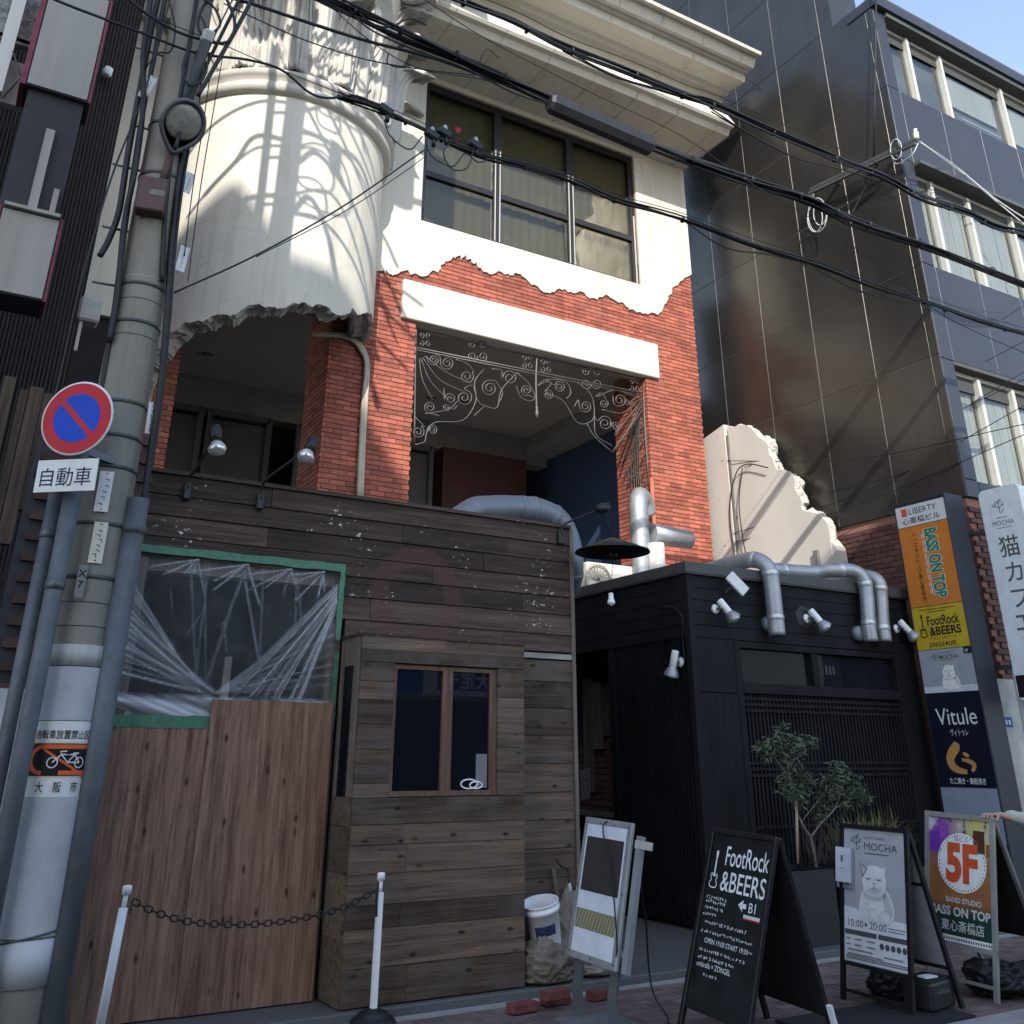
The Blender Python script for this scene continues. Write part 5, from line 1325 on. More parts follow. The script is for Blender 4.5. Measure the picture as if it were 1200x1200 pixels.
# crossarm with pale cap
ca_ = thing('pole_crossarm', 'dark steel crossarm rising from the pole to a pale end cap', 'crossarm', onY(205, 150, PYC-0.05))
p0, p1 = onY(208, 150, PYC-0.1), onY(244, 40, PYC-0.45)
MB().bar(p0, p1, 0.055, 0.075).build('arm', STRAP, ca_)
MB().bar(p1+(p1-p0).normalized()*-0.06, p1+(p1-p0).normalized()*0.03, 0.075, 0.09).build('end_cap', M('pale_cap', (0.42,0.43,0.43), 0.5), ca_, bevel=0.01)
# step bolts
for k, (px, py) in enumerate(((158,55),(160,148),(132,192),(120,265),(108,330))):
    p = onY(px, py, PYC-0.02); q = Vector((PXC-0.1, PYC, p.z+0.02)); MB().tube([p, q], 0.009, 6).build('step_bolt', STRAP, po)

# guessed gear above the frame, added to shade the round column and capital
pg = thing('guessed_pole_gear', 'guessed cable loops, brackets and transformers above the frame, added to shade the column', 'pole gear', (PXC, PYC, 10.5))
rgp = random.Random(21)
MB().tube([(PXC-0.33, PYC, 8.6), (PXC-0.31, PYC, 10.4), (PXC-0.36, PYC, 13.0)], 0.055, 10).build('riser_cable', CABLE, pg)
for z in (9.9, 10.6, 11.3, 12.0, 12.6): MB().bar((PXC-0.36, PYC, z), (PXC, PYC, z), 0.035).build('stand_off', STRAP, pg)
for k in range(13):
    z0 = rgp.uniform(10.3, 12.9); L = rgp.uniform(0.5, 1.7); sg_ = 1 if k % 4 else -1; dr = rgp.uniform(0.15, 0.75)
    pts = [Vector((PXC+sg_*0.12, PYC, z0)), Vector((PXC+sg_*(0.12+L*0.35), PYC+rgp.uniform(-.2,.2), z0+rgp.uniform(-.1,.35))), Vector((PXC+sg_*(0.12+L*0.75), PYC+rgp.uniform(-.2,.2), z0-dr*0.4)), Vector((PXC+sg_*(0.12+L), PYC+rgp.uniform(-.2,.2), z0-dr-0.3))]
    MB().tube(spline(pts, 8), rgp.choice((0.022, 0.028, 0.036)), 7).build('drop_cable', CABLE, pg)
for k in range(6):
    c_ = Vector((PXC+rgp.uniform(0.25, 0.7), PYC+0.05, rgp.uniform(10.6, 12.6))); r_ = rgp.uniform(0.16, 0.42)
    MB().tube([c_+Vector((r_*math.cos(a), 0.03*math.sin(3*a), r_*1.25*math.sin(a))) for a in [2*math.pi*i/26 for i in range(26)]], 0.017, 6, close=True).build('cable_coil', CABLE, pg)
for (x0, z0, x1, z1) in ((0.1, 12.9, 1.9, 11.4), (0.1, 12.7, 1.8, 10.9), (0.1, 12.2, 1.7, 10.4)):
    MB().tube(spline([Vector((PXC+x0, PYC, z0)), Vector((PXC+(x0+x1)/2, PYC, (z0+z1)/2-0.25)), Vector((PXC+x1, PYC, z1))], 8), 0.026, 7).build('span_cable', CABLE, pg)
MB().tube([(PXC, PYC, 12.9), (PXC, PYC, 16.0)], 0.12, 20).build('shaft_top', CONC, pg)
MB().bar((PXC-0.9, PYC-0.15, 13.3), (PXC+2.4, PYC-0.15, 13.3), 0.08).build('crossarm', STRAP, pg)
for x_, z_, r_ in ((0.62, 13.9, 0.26), (1.35, 13.75, 0.24), (2.05, 14.0, 0.25), (-0.6, 13.9, 0.25)): MB().lathe([(0.0,-0.55),(r_,-0.53),(r_,0.5),(r_*0.5,0.6),(0.0,0.62)], 20, (PXC+x_, PYC-0.1, z_)).build('added_transformer', M('transformer_grey_%d' % int(x_*100+90), (0.3,0.31,0.31), 0.5), pg)  # transformers added out of view to shade the capital
MB().obox((PXC+0.55, PYC-0.1, 11.6), (1,0,0), (0,1,0), (0,0,1), 0.12, 0.10, 0.45).build('closure_box', BLACKP, pg)

# ------------------------------------------------------------------ overhead cables
def cable(label, px, Y, r, n=1, spread=0.02, name='overhead_cable', mat=CABLE, sub=7, ties=0, group='overhead cables along the street', seed=0):
    rr = random.Random(hash(label) % 1000 if not seed else seed)
    Ys = Y if isinstance(Y, (list, tuple)) else [Y]*len(px)
    base = [onY(x, y, yy_) for (x, y), yy_ in zip(px, Ys)]
    b = MB()
    for k in range(n):
        off = Vector((0, rr.uniform(-1,1)*spread, rr.uniform(-1,1)*spread)) if n > 1 else Vector()
        pts = [p+off+(Vector((0, rr.uniform(-1,1), rr.uniform(-1,1)))*spread*0.5 if n > 1 else Vector()) for p in base]
        b.tube(spline(pts, sub), r, 6)
    P = spline(base, sub)
    for k in range(ties):
        p = P[int((k+0.5)/ties*(len(P)-1))]; d = P[min(len(P)-1, int((k+0.5)/ties*(len(P)-1))+1)]-p
        b.lathe([(spread*0.8,-0.012),(spread*0.8+r*0.9,-0.01),(spread*0.8+r*0.9,0.01),(spread*0.8,0.012)], 10, p, d.normalized(), cap=False)
    return tag(b.build(name, mat, origin=False), label, 'cable', group)
A_ = [(250,-45),(330,-28),(395,4),(470,36),(560,76),(640,113),(765,170),(867,207),(947,233),(1007,260),(1093,290),(1215,338)]
cable('thick black cable bundle carrying the long black splice case', A_, 6.05, 0.013, 10, 0.046, ties=16, seed=3)
cable('loose black cable hanging under the spliced bundle', [(395,-8),(425,28),(470,52),(540,78),(600,108),(642,122)], 6.05, 0.008)
cable('black cable loop drooping left of the volute', [(415,8),(432,25),(455,32),(480,22),(500,30)], 6.03, 0.008)
B_ = [(440,-40),(520,-6),(600,26),(660,56),(735,84),(800,112),(835,124),(917,160),(987,190),(1033,208),(1083,233),(1133,250),(1167,266),(1215,276)]
cable('upper black cable bundle crossing the white cornice', B_, 6.25, 0.013, 8, 0.040, ties=14, seed=5)
cable('slack strand drooping below the upper bundle near the tower', [(835,128),(870,150),(930,182),(985,196),(1030,210)], 6.25, 0.009, 2, 0.02)
cable('slack strand drooping below the upper bundle over the cornice', [(660,58),(720,88),(770,104),(835,124)], 6.25, 0.009, 2, 0.02)
cable('thin wire strung just above the upper bundle', [(x+6, y-12) for x, y in B_], 6.25, 0.005)
C_ = [(395,113),(440,128),(500,154),(530,170),(575,186),(630,200),(680,217),(720,235),(800,258),(880,287),(960,312),(1020,335),(1090,357),(1150,378),(1215,396)]
cable('lower black cable group crossing the big window', C_, 6.15, 0.009, 6, 0.026, ties=13, seed=8)
cable('slack strand under the lower cable group right of the window', [(800,258),(850,290),(900,298),(950,310)], 6.15, 0.008)
cable('slack strand under the lower cable group before the tower', [(955,314),(1000,338),(1050,352),(1090,357)], 6.15, 0.008)
cable('thin messenger wire above the lower cable group', [(x, y-8) for x, y in C_], 6.15, 0.004)
cable('single black cable from the upper left to the round column ring', [(-10,-35),(70,2),(160,36),(230,62),(290,70),(330,82),(362,108),(385,115),(415,112),(445,124)], 6.12, 0.011)
cable('thin twisted wire crossing above the column ring', [(120,-5),(200,28),(260,52),(330,82),(400,110),(460,135),(520,160)], 6.13, 0.004)
cable('fine wire crossing the carved capital', [(262,4),(300,22),(360,48),(430,70),(500,82),(560,88)], 6.0, 0.006)
cable('fine wire from capital to cornice end', [(375,-5),(430,45),(490,80),(560,92),(640,112)], 6.08, 0.005)
cable('long taut wire over the window top to the dark tower', [(495,-2),(560,40),(620,72),(700,112),(800,160),(880,215),(960,262),(1040,318),(1110,372),(1215,420)], 5.9, 0.005)
cable('stay wire from the cornice end to the tower arm', [(874,92),(960,150),(1020,188)], [10.2,9.0,8.0], 0.012)
cable('service wire from pole clamp up to the cable junction', [(204,343),(300,299),(400,243),(497,176)], [PYC-0.15,6.25,6.2,6.15], 0.007, group='service wires from the pole')
cable('second service wire close under the first', [(300,301),(400,250),(470,204),(500,182)], [6.24,6.2,6.18,6.15], 0.004, group='service wires from the pole')
for k, (px, w) in enumerate((([(535,160),(520,178),(530,198),(548,196),(556,170)],'small'),([(450,140),(458,160),(480,175),(495,160)],'left'),([(498,160),(505,182),(530,195),(545,180),(560,190),(575,186)],'double'),([(455,62),(455,75),(475,78),(480,58)],'upper'),([(560,78),(570,58),(585,68)],'tiny'))):
    cable('%s slack cable loop hanging at the cable junction over the window' % w, px, 6.12, 0.006, group='slack cable loops')
# clamps and splice case
def junction(label, px, py):
    c = onY(px, py, 6.13); t = thing('cable_junction', label, 'junction box', c, 'cable junctions over the window')
    MB().obox(c, (0.94,0,-0.34), (0,1,0), (0.34,0,0.94), 0.13, 0.06, 0.075).build('case', BLACKP, t, bevel=0.012)
    MB().tube([c+Vector((0.02,0,-.03)), c+Vector((0.02,0,-.11))], 0.02, 8).build('tail', BLACKP, t)
    MB().lathe([(0.02,-.02),(0.035,0),(0.02,.02)], 10, c+Vector((0,0,.05)), (1,0,0)).build('clamp', GALV, t)
junction('cable junction nearest the carved capital', 452, 129); junction('middle cable junction at the window corner', 521, 156); junction('right hand cable junction over the window glass', 557, 170); junction('cable junction just left of the window frame', 506, 158)
t = thing('splice_case', 'long black cable splice case slung under the thick bundle', 'cable case', onY(702, 140, 6.05))
p0, p1 = onY(643, 120, 6.05), onY(763, 172, 6.05); d = (p1-p0).normalized()
ax = Vector((0,1,0)); up_ = d.cross(ax)*-1
def octring(p, s_): return [p+ax*(s_*0.095*math.cos(a))+up_*(s_*0.11*math.sin(a)) for a in [math.radians(22.5+45*i) for i in range(8)]]
b = MB(); rr_ = [octring(p0, 0.75), octring(p0+d*0.03, 1.0), octring(p1-d*0.03, 1.0), octring(p1, 0.75)]
vs = [q for r_ in rr_ for q in r_]; fs = [(k*8+i, k*8+(i+1) % 8, (k+1)*8+(i+1) % 8, (k+1)*8+i) for k in range(3) for i in range(8)]+[tuple(reversed(range(8))), tuple(range(24, 32))]
b.add(vs, fs); b.build('case', M('splice_black', (0.018,0.018,0.022), 0.5, var=0.2), t)
for f_ in (0.25, 0.5, 0.75): 
    q = octring(p0.lerp(p1, f_), 1.03); q2 = octring(p0.lerp(p1, f_)+d*0.012, 1.03)
    MB().add(q+q2, [(i, (i+1) % 8, 8+(i+1) % 8, 8+i) for i in range(8)]).build('seam_rib', BLACKP, t)
# cables near the pole
for i, (lb_, px, Y, r) in enumerate((
 ('fat black cable rising from the lamp past the crossarm', [(232,112),(255,72),(278,32),(300,-10)], PYC-0.4, 0.017),
 ('black cable rising beside the crossarm', [(205,175),(222,120),(250,60),(285,-10)], PYC-0.3, 0.014),
 ('thin black wire rising from lamp to the crossarm', [(233,130),(236,95),(244,60),(262,20),(275,-5)], PYC-0.38, 0.006),
 ('fat black cable running down left of the pole, outermost', [(187,-10),(176,40),(163,110),(150,180),(140,245),(128,280),(117,300)], PYC-0.05, 0.022),
 ('black cable running down left of the pole, beside its shaft', [(195,-10),(182,60),(166,140),(152,230),(142,300),(133,370),(122,440),(110,520)], PYC-0.08, 0.018),
 ('thin black wire down the left of the pole', [(200,-5),(185,55),(165,120),(130,210),(95,330),(70,440),(40,560)], PYC-0.2, 0.007),
 ('black cable hanging right of the pole beside the tag plates', [(232,60),(222,130),(208,220),(200,300),(196,360),(188,450),(176,530),(168,590)], PYC-0.14, 0.019),
 ('second black cable right of the pole entering the conduit', [(225,150),(212,230),(203,310),(199,370),(190,460),(178,540),(165,590)], PYC-0.12, 0.012),
 ('fine wire down across the white column edge', [(262,60),(250,130),(238,200),(228,270),(220,330)], PYC-0.12, 0.004),
 ('fine wire beside it down to the clamp', [(246,90),(236,160),(226,220),(216,300)], PYC-0.12, 0.004),
 ('black wire loop behind the street lamp', [(195,-8),(205,30),(200,60),(185,62),(172,78)], PYC-0.2, 0.007),
 ('thick black cable leaving the pole top toward the right', [(205,-15),(250,-8),(300,6),(360,26),(430,48),(520,72),(640,118)], PYC-0.25, 0.016),
 ('fat black riser cable hugging the pole on its right', [(232,-10),(224,40),(212,110),(200,190),(193,260),(190,330)], PYC-0.16, 0.016),
 ('black wire bundle crossing the pole under the capital', [(140,-10),(175,18),(215,40),(262,52)], PYC-0.35, 0.012),
 ('fat black cable bowing left of the pole at the tag plate', [(178,-10),(168,60),(168,120),(160,190),(146,260),(138,340),(128,400)], PYC-0.12, 0.020),
 ('looped black cable under the crossarm', [(246,62),(238,92),(222,100),(214,80),(224,50)], PYC-0.38, 0.010),
 ('coil of black cable above the crossarm, outer turn', [(262,-10),(275,25),(268,48),(245,48),(232,30),(240,5),(262,-6)], PYC-0.42, 0.012),
 ('coil of black cable above the crossarm, inner turn', [(225,-10),(250,8),(258,28),(246,38),(236,20)], PYC-0.44, 0.010))):
    cable(lb_, px, Y, r, group='cables on the utility pole')
# street-side wires on the right
rw_ = [((845,560),10.85,(1210,352),7.0),((842,585),10.85,(1210,440),6.6),((845,540),10.85,(1210,495),6.3),((872,548),10.85,(1210,395),6.8),((855,610),10.85,(1210,430),6.8),((860,625),10.85,(1210,470),6.4),((848,640),10.85,(1210,505),6.4),((850,600),10.85,(1120,560),8.0)]
for k, (a_, ya, b_, yb) in enumerate(rw_):
    pa, pb = onX(*a_, 10.85), onY(*b_, yb); mid = (pa+pb)/2-Vector((0,0,0.12+0.05*(k % 3)))
    b = MB(); b.tube(spline([pa, mid, pb], 12), 0.006, 5)
    tag(b.build('thin_wire', CABLE, origin=False), 'thin black wire from the ruined wall to beyond the tower, %s' % ('first from the top','second from the top','third from the top','fourth from the top','fifth from the top','sixth from the top','lowest long one','short low one')[k], 'wire', 'thin wires at the ruined wall')
b = MB(); pts = [onX(x, y, 10.83) for x, y in ((900,548),(876,544),(862,556),(855,600),(862,660))]; b.tube(spline(pts, 6), 0.010, 6)
pts = [onX(x, y, 10.83) for x, y in ((870,548),(866,590),(872,640),(878,655))]; b.tube(spline(pts, 6), 0.010, 6)
tag(b.build('loose_wire', CABLE, origin=False), 'loose black wires drooping on the pale ruined wall', 'wire')
# service arm on the tower
ar = thing('service_arm', 'steel service arm with white insulators fixed to the tower corner', 'bracket', onX(1010, 200, 11.15))
AX = 11.05
p0, p1 = onX(950, 222, AX), onX(1074, 163, AX)
d = (p1-p0).normalized()
for o_ in (0.0, 0.09): MB().bar(p0+Vector((-o_*0.5,0,-o_)), p1+Vector((-o_*0.5,0,-o_)), 0.045, 0.05).build('arm_bar', CHAR, ar)
for px, py, qx, qy in ((1030,188,1000,250),(985,210,965,240)):
    MB().bar(onX(px, py, AX), onX(qx, qy, TX), 0.03).build('brace', CHAR, ar)
for f_ in (0.2, 0.75): MB().bar(p0.lerp(p1, f_), p0.lerp(p1, f_)+Vector((0.22,0,0)), 0.05).build('wall_mount', CHAR, ar)
INS = M('porcelain', (0.66,0.64,0.58), 0.25, var=0.05, bmp=0)
for p, ax_ in ((p1+Vector((0,0,0.02)), (0.1,0,1)), (p0+Vector((0,0,-0.06)), (0.1,0.1,-1))):
    MB().lathe([(0.02,-0.02)]+[q for k in range(4) for q in ((0.045,0.03*k),(0.03,0.03*k+0.015))]+[(0.02,0.13),(0.03,0.16),(0.0,0.18)], 14, p, ax_).build('insulator', INS, ar)
WCB = M('white_cable', (0.45,0.47,0.48), 0.5, var=0.1, bmp=0)
for k, (cx, cy, r) in enumerate(((958,252,20),(955,256,16),(961,250,14),(1050,175,12))):
    pts = [onX(cx+r*0.55*math.cos(a), cy+r*math.sin(a), AX-0.03-0.01*k) for a in [2*math.pi*i/18 for i in range(18)]]
    MB().tube(pts, 0.008, 6, close=True).build('coiled_wire', WCB, ar)
MB().tube(spline([onX(1076,168,AX), onX(1068,182,AX-0.05), onX(1050,192,AX), onX(1044,178,AX)], 6), 0.009, 6).build('jumper', WCB, ar)
b = MB(); b.tube(spline([onX(1078,166,AX), onY(1120,195,7.2), onY(1165,232,7.0), onY(1215,265,6.8)], 6), 0.010, 6); b.tube(spline([onX(1080,168,AX), onY(1130,205,7.2), onY(1170,238,7.0), onY(1215,275,6.8)], 6), 0.010, 6)
tag(b.build('pale_cable', WCB, origin=False), 'pale cable pair running right from the tower insulator', 'cable')
b = MB(); b.tube([onX(1027, -40, 11.1), onX(1026, 60, 11.1), onX(1025, 120, 11.1), onX(1024, 184, 11.08)], 0.014, 8)
tag(b.build('hanging_cable', CABLE, origin=False), 'knobbly black cable hanging straight down to the tower service arm', 'cable')

# ------------------------------------------------------------------ left neighbour
ln_ = thing('left_neighbour_building', 'dark ribbed wall building at the far left with stained sign boxes', 'building', (-2, 9, 0))
RIB = M('brown_ribbed_metal', (0.060,0.053,0.050), 0.6, var=0.3, scale=0.7, bmp=0.05, stretch=(1,1,0.1), dirt=(0.16,0.13,0.105), dirt_amt=0.5)
b = MB(); NX = 0.68; vs = []; ny = 64
for i in range(ny+1):
    x = -0.6+(NX+0.6)*i/ny; y = 10.5+(0.03 if i % 2 else 0)
    vs += [(x, y, 2.8), (x, y, 16)]
b.add(vs, [(2*i, 2*i+1, 2*i+3, 2*i+2) for i in range(ny)]); b.build('ribbed_wall', RIB, ln_, origin=False)
DKW = M('dark_left_wall', (0.028,0.028,0.033), 0.7, var=0.25, bmp=0.1)
b = MB(); b.box(-8, NX-0.02, 10.54, 11.6, 0, 16); b.box(-8, -0.62, 7.62, 10.54, 0, 16); b.box(-0.62, NX, 7.66, 10.4, 0, 2.8); b.build('body', DKW, ln_)
STAIN = M('stained_sign_white', (0.29,0.28,0.26), 0.6, var=0.12, scale=1.4, bmp=0, stretch=(4,4,0.25), dirt=(0.22,0.19,0.15), dirt_amt=0.6)
MARO = M('maroon_edge', (0.17,0.02,0.045), 0.5, var=0.5, scale=8)
SYN = 7.15
def signbox(label, p4, Y, mat=STAIN, depth=0.35):
    P = [onY(x, y, Y) for x, y in p4]
    x0 = min(P[0].x, P[3].x); x1 = max(P[1].x, P[2].x); z0 = (P[2].z+P[3].z)/2; z1 = (P[0].z+P[1].z)/2
    t = thing('sign_box', label, 'sign box', ((x0+x1)/2, Y, z0), 'stained sign boxes on the left building')
    b = MB(); b.box(x0, x1, Y, Y+0.012, z0, z1); b.build('face', mat, t)
    b = MB(); b.box(x0-0.012, x1+0.012, Y+0.012, Y+depth, z0-0.012, z1+0.012); b.build('case', DKW, t)
    b = MB(); b.box(x0-0.05, x0-0.012, Y+0.002, Y+depth, z0-0.02, z1+0.02); b.build('edge', MARO, t); b = MB(); b.box(x1+0.012, x1+0.03, Y+0.002, Y+depth, z0-0.02, z1+0.02); b.build('edge', MARO, t)
    return x0, x1, z0, z1
q1 = signbox('stained pale blank sign box with maroon edge, upper one', [(62,-20),(120,-4),(102,116),(40,100)], SYN)
q2 = signbox('stained pale blank sign box, lower one at the photo edge', [(4,243),(66,258),(49,350),(-14,337)], SYN)
b = MB(); b.box(q1[0]+0.02, q1[1]-0.01, SYN+0.06, SYN+0.3, q2[3], q1[2]-0.012); b.build('dark_bay', DKW, ln_)
b = MB(); p = onY(50, 190, SYN+0.02); b.box(p.x-0.03, p.x+0.035, SYN+0.02, SYN+0.055, q2[3], q1[2]-0.35); b.build('pale_post', STAIN, ln_)
b = MB(); b.box(q2[0], q2[1], SYN-0.04, SYN+0.2, q2[3]+0.013, q2[3]+0.04); b.box(p.x+0.12, p.x+0.16, SYN+0.02, SYN+0.055, q2[3]+.04, q2[3]+0.28); b.build('sill', STAIN, ln_)
for (a_, c_, m_) in (((-20,-30),(48,60),M('far_left_brick',(0.20,0.20,0.20),0.8,var=0.8,scale=25)),((-20,35),(46,52),STAIN),((-20,60),(40,130),STAIN),((-20,135),(40,152),STAIN)):
    P0, P1 = onY(*a_, 7.5), onY(*c_, 7.5)
    b = MB(); b.box(-1.2, P1.x, 7.5, 7.58, P1.z, P0.z); b.build('wall_panel', m_, ln_)
b = MB(); p = onY(12, 40, 7.4); b.box(p.x-0.05, p.x+0.05, 7.40, 7.48, onY(12,110,7.4).z, p.z+1.5); b.build('pale_mullion', ALU, ln_)
b = MB(); b.tube([onY(15,60,7.4), onY(30,105,7.4)], 0.008, 5); b.tube([onY(36,78,7.4), onY(2,115,7.4)], 0.008, 5); b.build('cross_brace', CHAR, ln_)
# lower part: old boards, brick corner, white painted base
BRW = wood('old_brown_post', (0.035,0.026,0.02), (0.10,0.075,0.055), 2, rnd=0.3)
for px0_, px1_, pt, pb in ((36,52,452,640),(24,34,455,700),(6,20,440,760),(52,62,460,600)):
    a_ = onY(px0_, pt, 7.25); c_ = onY(px1_, pt, 7.25)
    b = MB(); b.box(a_.x, c_.x, 7.25, 7.32, onY(px0_, pb, 7.25).z, a_.z); b.build('old_post', BRW, ln_)
b = MB(); c = onY(125, 88, 9.2)
lamp_small = onY(125, 86, 10.4); MB().lathe([(0.0,0.10),(0.05,0.08),(0.06,0.0),(0.05,-0.03)], 12, lamp_small, (0.2,-0.2,1)).build('small_wall_lamp', WHITEP, ln_)
lbk = []
for r in range(26):
    z = 2.0+r*0.07; x = 0.43
    for k in range(3): lbk.append((Vector((0.46+0.105+k*0.22+(0.1 if r % 2 else 0)-0.05, 7.20, z)), (0.21, 0.04, 0.06), 0))
pieces(ln_, 'brick', lbk, M('dark_corner_brick', (0.055,0.030,0.026), 0.9, var=0.3, rnd=0.3))  # one dark brown brick tone
b = MB(); b.box(0.36, 1.15, 7.215, 7.6, 0, 3.8); b.build('corner_core', DKW, ln_)
b = MB(); b.box(-1.0, 1.12, 7.16, 7.213, 0, 2.0); b.build('painted_base', M('flaking_white_paint', (0.40,0.42,0.46), 0.7, var=0.2, scale=5, bmp=0.4, dirt=(0.10,0.08,0.08), dirt_amt=0.8), ln_)
b = MB(); b.box(0.98, 1.17, 7.3, 7.4, 0, 3.5); b.build('gap_board', BRW, ln_)
cb = thing('cream_box', 'pale grey electrical box on the white wall left of the pole', 'box', onY(104, 365, 8.5))
P0, P1 = onY(96, 345, 9.0), onY(116, 378, 9.0); MB().box(P0.x, P1.x, 9.0, 9.2, P1.z, P0.z).build('case', M('cream_case', (0.36,0.35,0.33), 0.5), cb, bevel=0.02)
MB().box(P0.x+0.03, P0.x+0.06, 9.05, 9.1, P1.z-0.3, P1.z).build('outlet_pipe', BEIGEP, cb)

# ------------------------------------------------------------------ across the street (out of frame): what shades the street
OPP = M('opposite_wall', (0.55,0.52,0.47), 0.8, var=0.15, scale=0.8)
ops = []
OY = -15.0; _k = -2.2-OY          # the tall ones stand back behind a row of low shops
for lb_, x0, x1, z1, yf in (('tall building far across the street behind the viewer, left one', -9.5-_k*0.5, -2.6-_k*0.5, 15.75+_k*0.685, OY), ('lower building far across the street behind the viewer, middle one', -2.55-_k*0.5, 6.4-_k*0.5, 12.3+_k*0.685, OY), ('row of low shops directly across the street behind the viewer', -4.0, 13, 3.9, -2.2)):
    t = thing('opposite_building', lb_, 'building', ((x0+x1)/2, yf-3, 0), 'buildings across the street')
    b = MB(); b.box(x0, x1, yf-8, yf, 0, z1); b.build('wall', OPP, t); MB().box(x0+0.3, x1-0.3, yf+0.005, yf+0.03, 0.0, 2.55).build('dark_shopfront', GLASSD, t)
    k = x0+1.0
    while k < x1-1.4:
        for z in (4.2, 7.4, 10.4, 13.4, 16.4):
            if z+1.6 < z1: MB().box(k, k+1.2, yf, yf+0.03, z, z+1.5).build('window', GLASSD, t)
        k += 2.3
t = thing('rooftop_shade_block', 'unseen block added on the tall building behind the viewer to shade the round column', 'shade block', (-10.9, OY-1.0, 15.95+_k*0.685))
MB().prism([Vector((x, OY-0.02, z)) for x, z in ((-11.9,15.7+_k*0.685),(-10.30,15.7+_k*0.685),(-10.62,16.95+_k*0.685),(-11.5,16.6+_k*0.685))], (0,-1.6,0)).build('block', OPP, t)  # unseen block shaped to cast the slanted shade on the round column
# blue and white shop sign over there, mirrored in the shack window
t = thing('opposite_shop_sign', 'blue and white shop sign across the street, mirrored in the shack window', 'sign', (5, -2.0, 3))
MB().box(6.6, 9.8, -2.16, -2.0, 2.62, 3.5).build('board', flat('sign_pale', (0.55,0.6,0.68)), t)
MB().box(7.0, 7.7, -1.998, -1.99, 2.64, 3.45).build('blue_panel', flat('sign_cobalt', (0.02,0.07,0.4)), t)
MB().box(8.0, 9.2, -1.998, -1.99, 2.72, 3.1).build('blue_panel', flat('sign_cobalt2', (0.02,0.05,0.3)), t)
po_ = Panel((9.1, -1.988, 2.78), (-1,0,0), (0,0,1), t); po_.text('大定千', 0, 0, 0.26, flat('opp_white', (0.7,0.72,0.75)), 1, 0.02, w=0.95, font_h=0.82); po_.done()
# ------------------------------------------------------------------ print helpers for the boards
GREYI = flat('grey_ink', (0.10,0.10,0.105)); CATW = flat('cat_white', (0.82,0.80,0.78)); CATS = flat('cat_shade', (0.60,0.58,0.57)); CATD = flat('cat_dark', (0.16,0.14,0.14)); CATP = flat('cat_pink', (0.45,0.36,0.35))
def smooth2(pts, n=5): return [(p.x, p.y) for p in spline([(x, y, 0) for x, y in pts+[pts[0]]], n)][:-1]
def cat(p, cx, cy, s_, k=3):
    """sitting white cat facing left of the viewer, in a box about one unit high"""
    f_ = lambda L: [(cx+x*s_, cy+y*s_) for x, y in L]
    body = [(-0.34,0.0),(-0.40,0.16),(-0.36,0.34),(-0.27,0.50),(0.0,0.56),(0.26,0.54),(0.40,0.40),(0.47,0.20),(0.46,0.05),(0.36,-0.04),(0.1,-0.02)]
    head = [(-0.30,0.62),(-0.27,0.52),(-0.15,0.45),(0.02,0.43),(0.18,0.47),(0.29,0.57),(0.30,0.70),(0.24,0.84),(0.10,0.93),(-0.08,0.94),(-0.22,0.87),(-0.29,0.75)]
    p.poly(f_(smooth2(body)), CATW, k, 'cat_print')
    p.poly(f_(smooth2([(0.20,0.44),(0.34,0.44),(0.44,0.22),(0.43,0.08),(0.33,0.02),(0.26,0.18)])), CATS, k+1, 'cat_print')
    p.poly(f_(smooth2([(-0.30,0.46),(-0.16,0.41),(0.02,0.39),(0.18,0.42),(0.30,0.52),(0.24,0.36),(0.0,0.31),(-0.24,0.35)])), CATS, k+1, 'cat_print')
    p.poly(f_(smooth2(head)), CATW, k+2, 'cat_print')
    p.poly(f_([(-0.36,0.97),(-0.16,0.88),(-0.29,0.70)]), CATD, k+3, 'cat_print'); p.poly(f_([(-0.335,0.94),(-0.19,0.87),(-0.275,0.75)]), CATS, k+4, 'cat_print')
    p.poly(f_([(0.30,0.93),(0.12,0.90),(0.26,0.77)]), CATW, k+1, 'cat_print')
    p.poly(f_(smooth2([(-0.20,0.58),(-0.10,0.50),(0.0,0.56),(0.10,0.50),(0.20,0.58),(0.12,0.47),(-0.12,0.46)])), CATS, k+3, 'cat_print')
    for sx in (-0.13, 0.13): p.stroke(f_([(sx-0.075,0.70),(sx-0.02,0.685),(sx+0.06,0.705)]), [0.012*s_,0.026*s_,0.010*s_], CATD, k+4, 'cat_print')
    p.stroke(f_([(-0.03,0.74),(-0.02,0.66)]), 0.012*s_, CATS, k+3, 'cat_print'); p.stroke(f_([(0.04,0.74),(0.03,0.66)]), 0.012*s_, CATS, k+3, 'cat_print')
    p.poly(f_([(-0.045,0.635),(0.045,0.635),(0.0,0.59)]), CATP, k+4, 'cat_print')
    p.stroke(f_([(0.0,0.59),(0.0,0.55),(-0.08,0.515)]), 0.012*s_, CATD, k+4, 'cat_print'); p.stroke(f_([(0.0,0.55),(0.08,0.515)]), 0.012*s_, CATD, k+4, 'cat_print')
    for sx in (-0.02, 0.26):
        p.poly(f_(smooth2([(sx-0.125,-0.05),(sx-0.13,0.10),(sx,0.17),(sx+0.11,0.10),(sx+0.12,-0.03),(sx,-0.08)])), CATS, k+2, 'cat_print')
        p.poly(f_(smooth2([(sx-0.11,-0.04),(sx-0.11,0.10),(sx,0.15),(sx+0.10,0.10),(sx+0.105,-0.03),(sx,-0.065)])), CATW, k+3, 'cat_print')
        for q in (-0.04, 0.03): p.stroke(f_([(sx+q,-0.055),(sx+q,0.01)]), 0.010*s_, CATS, k+4, 'cat_print')
    for yy_ in (0.26, 0.17): p.stroke(f_([(-0.30,yy_),(-0.18,yy_-0.05),(-0.10,yy_+0.02)]), 0.012*s_, CATS, k+2, 'cat_print')
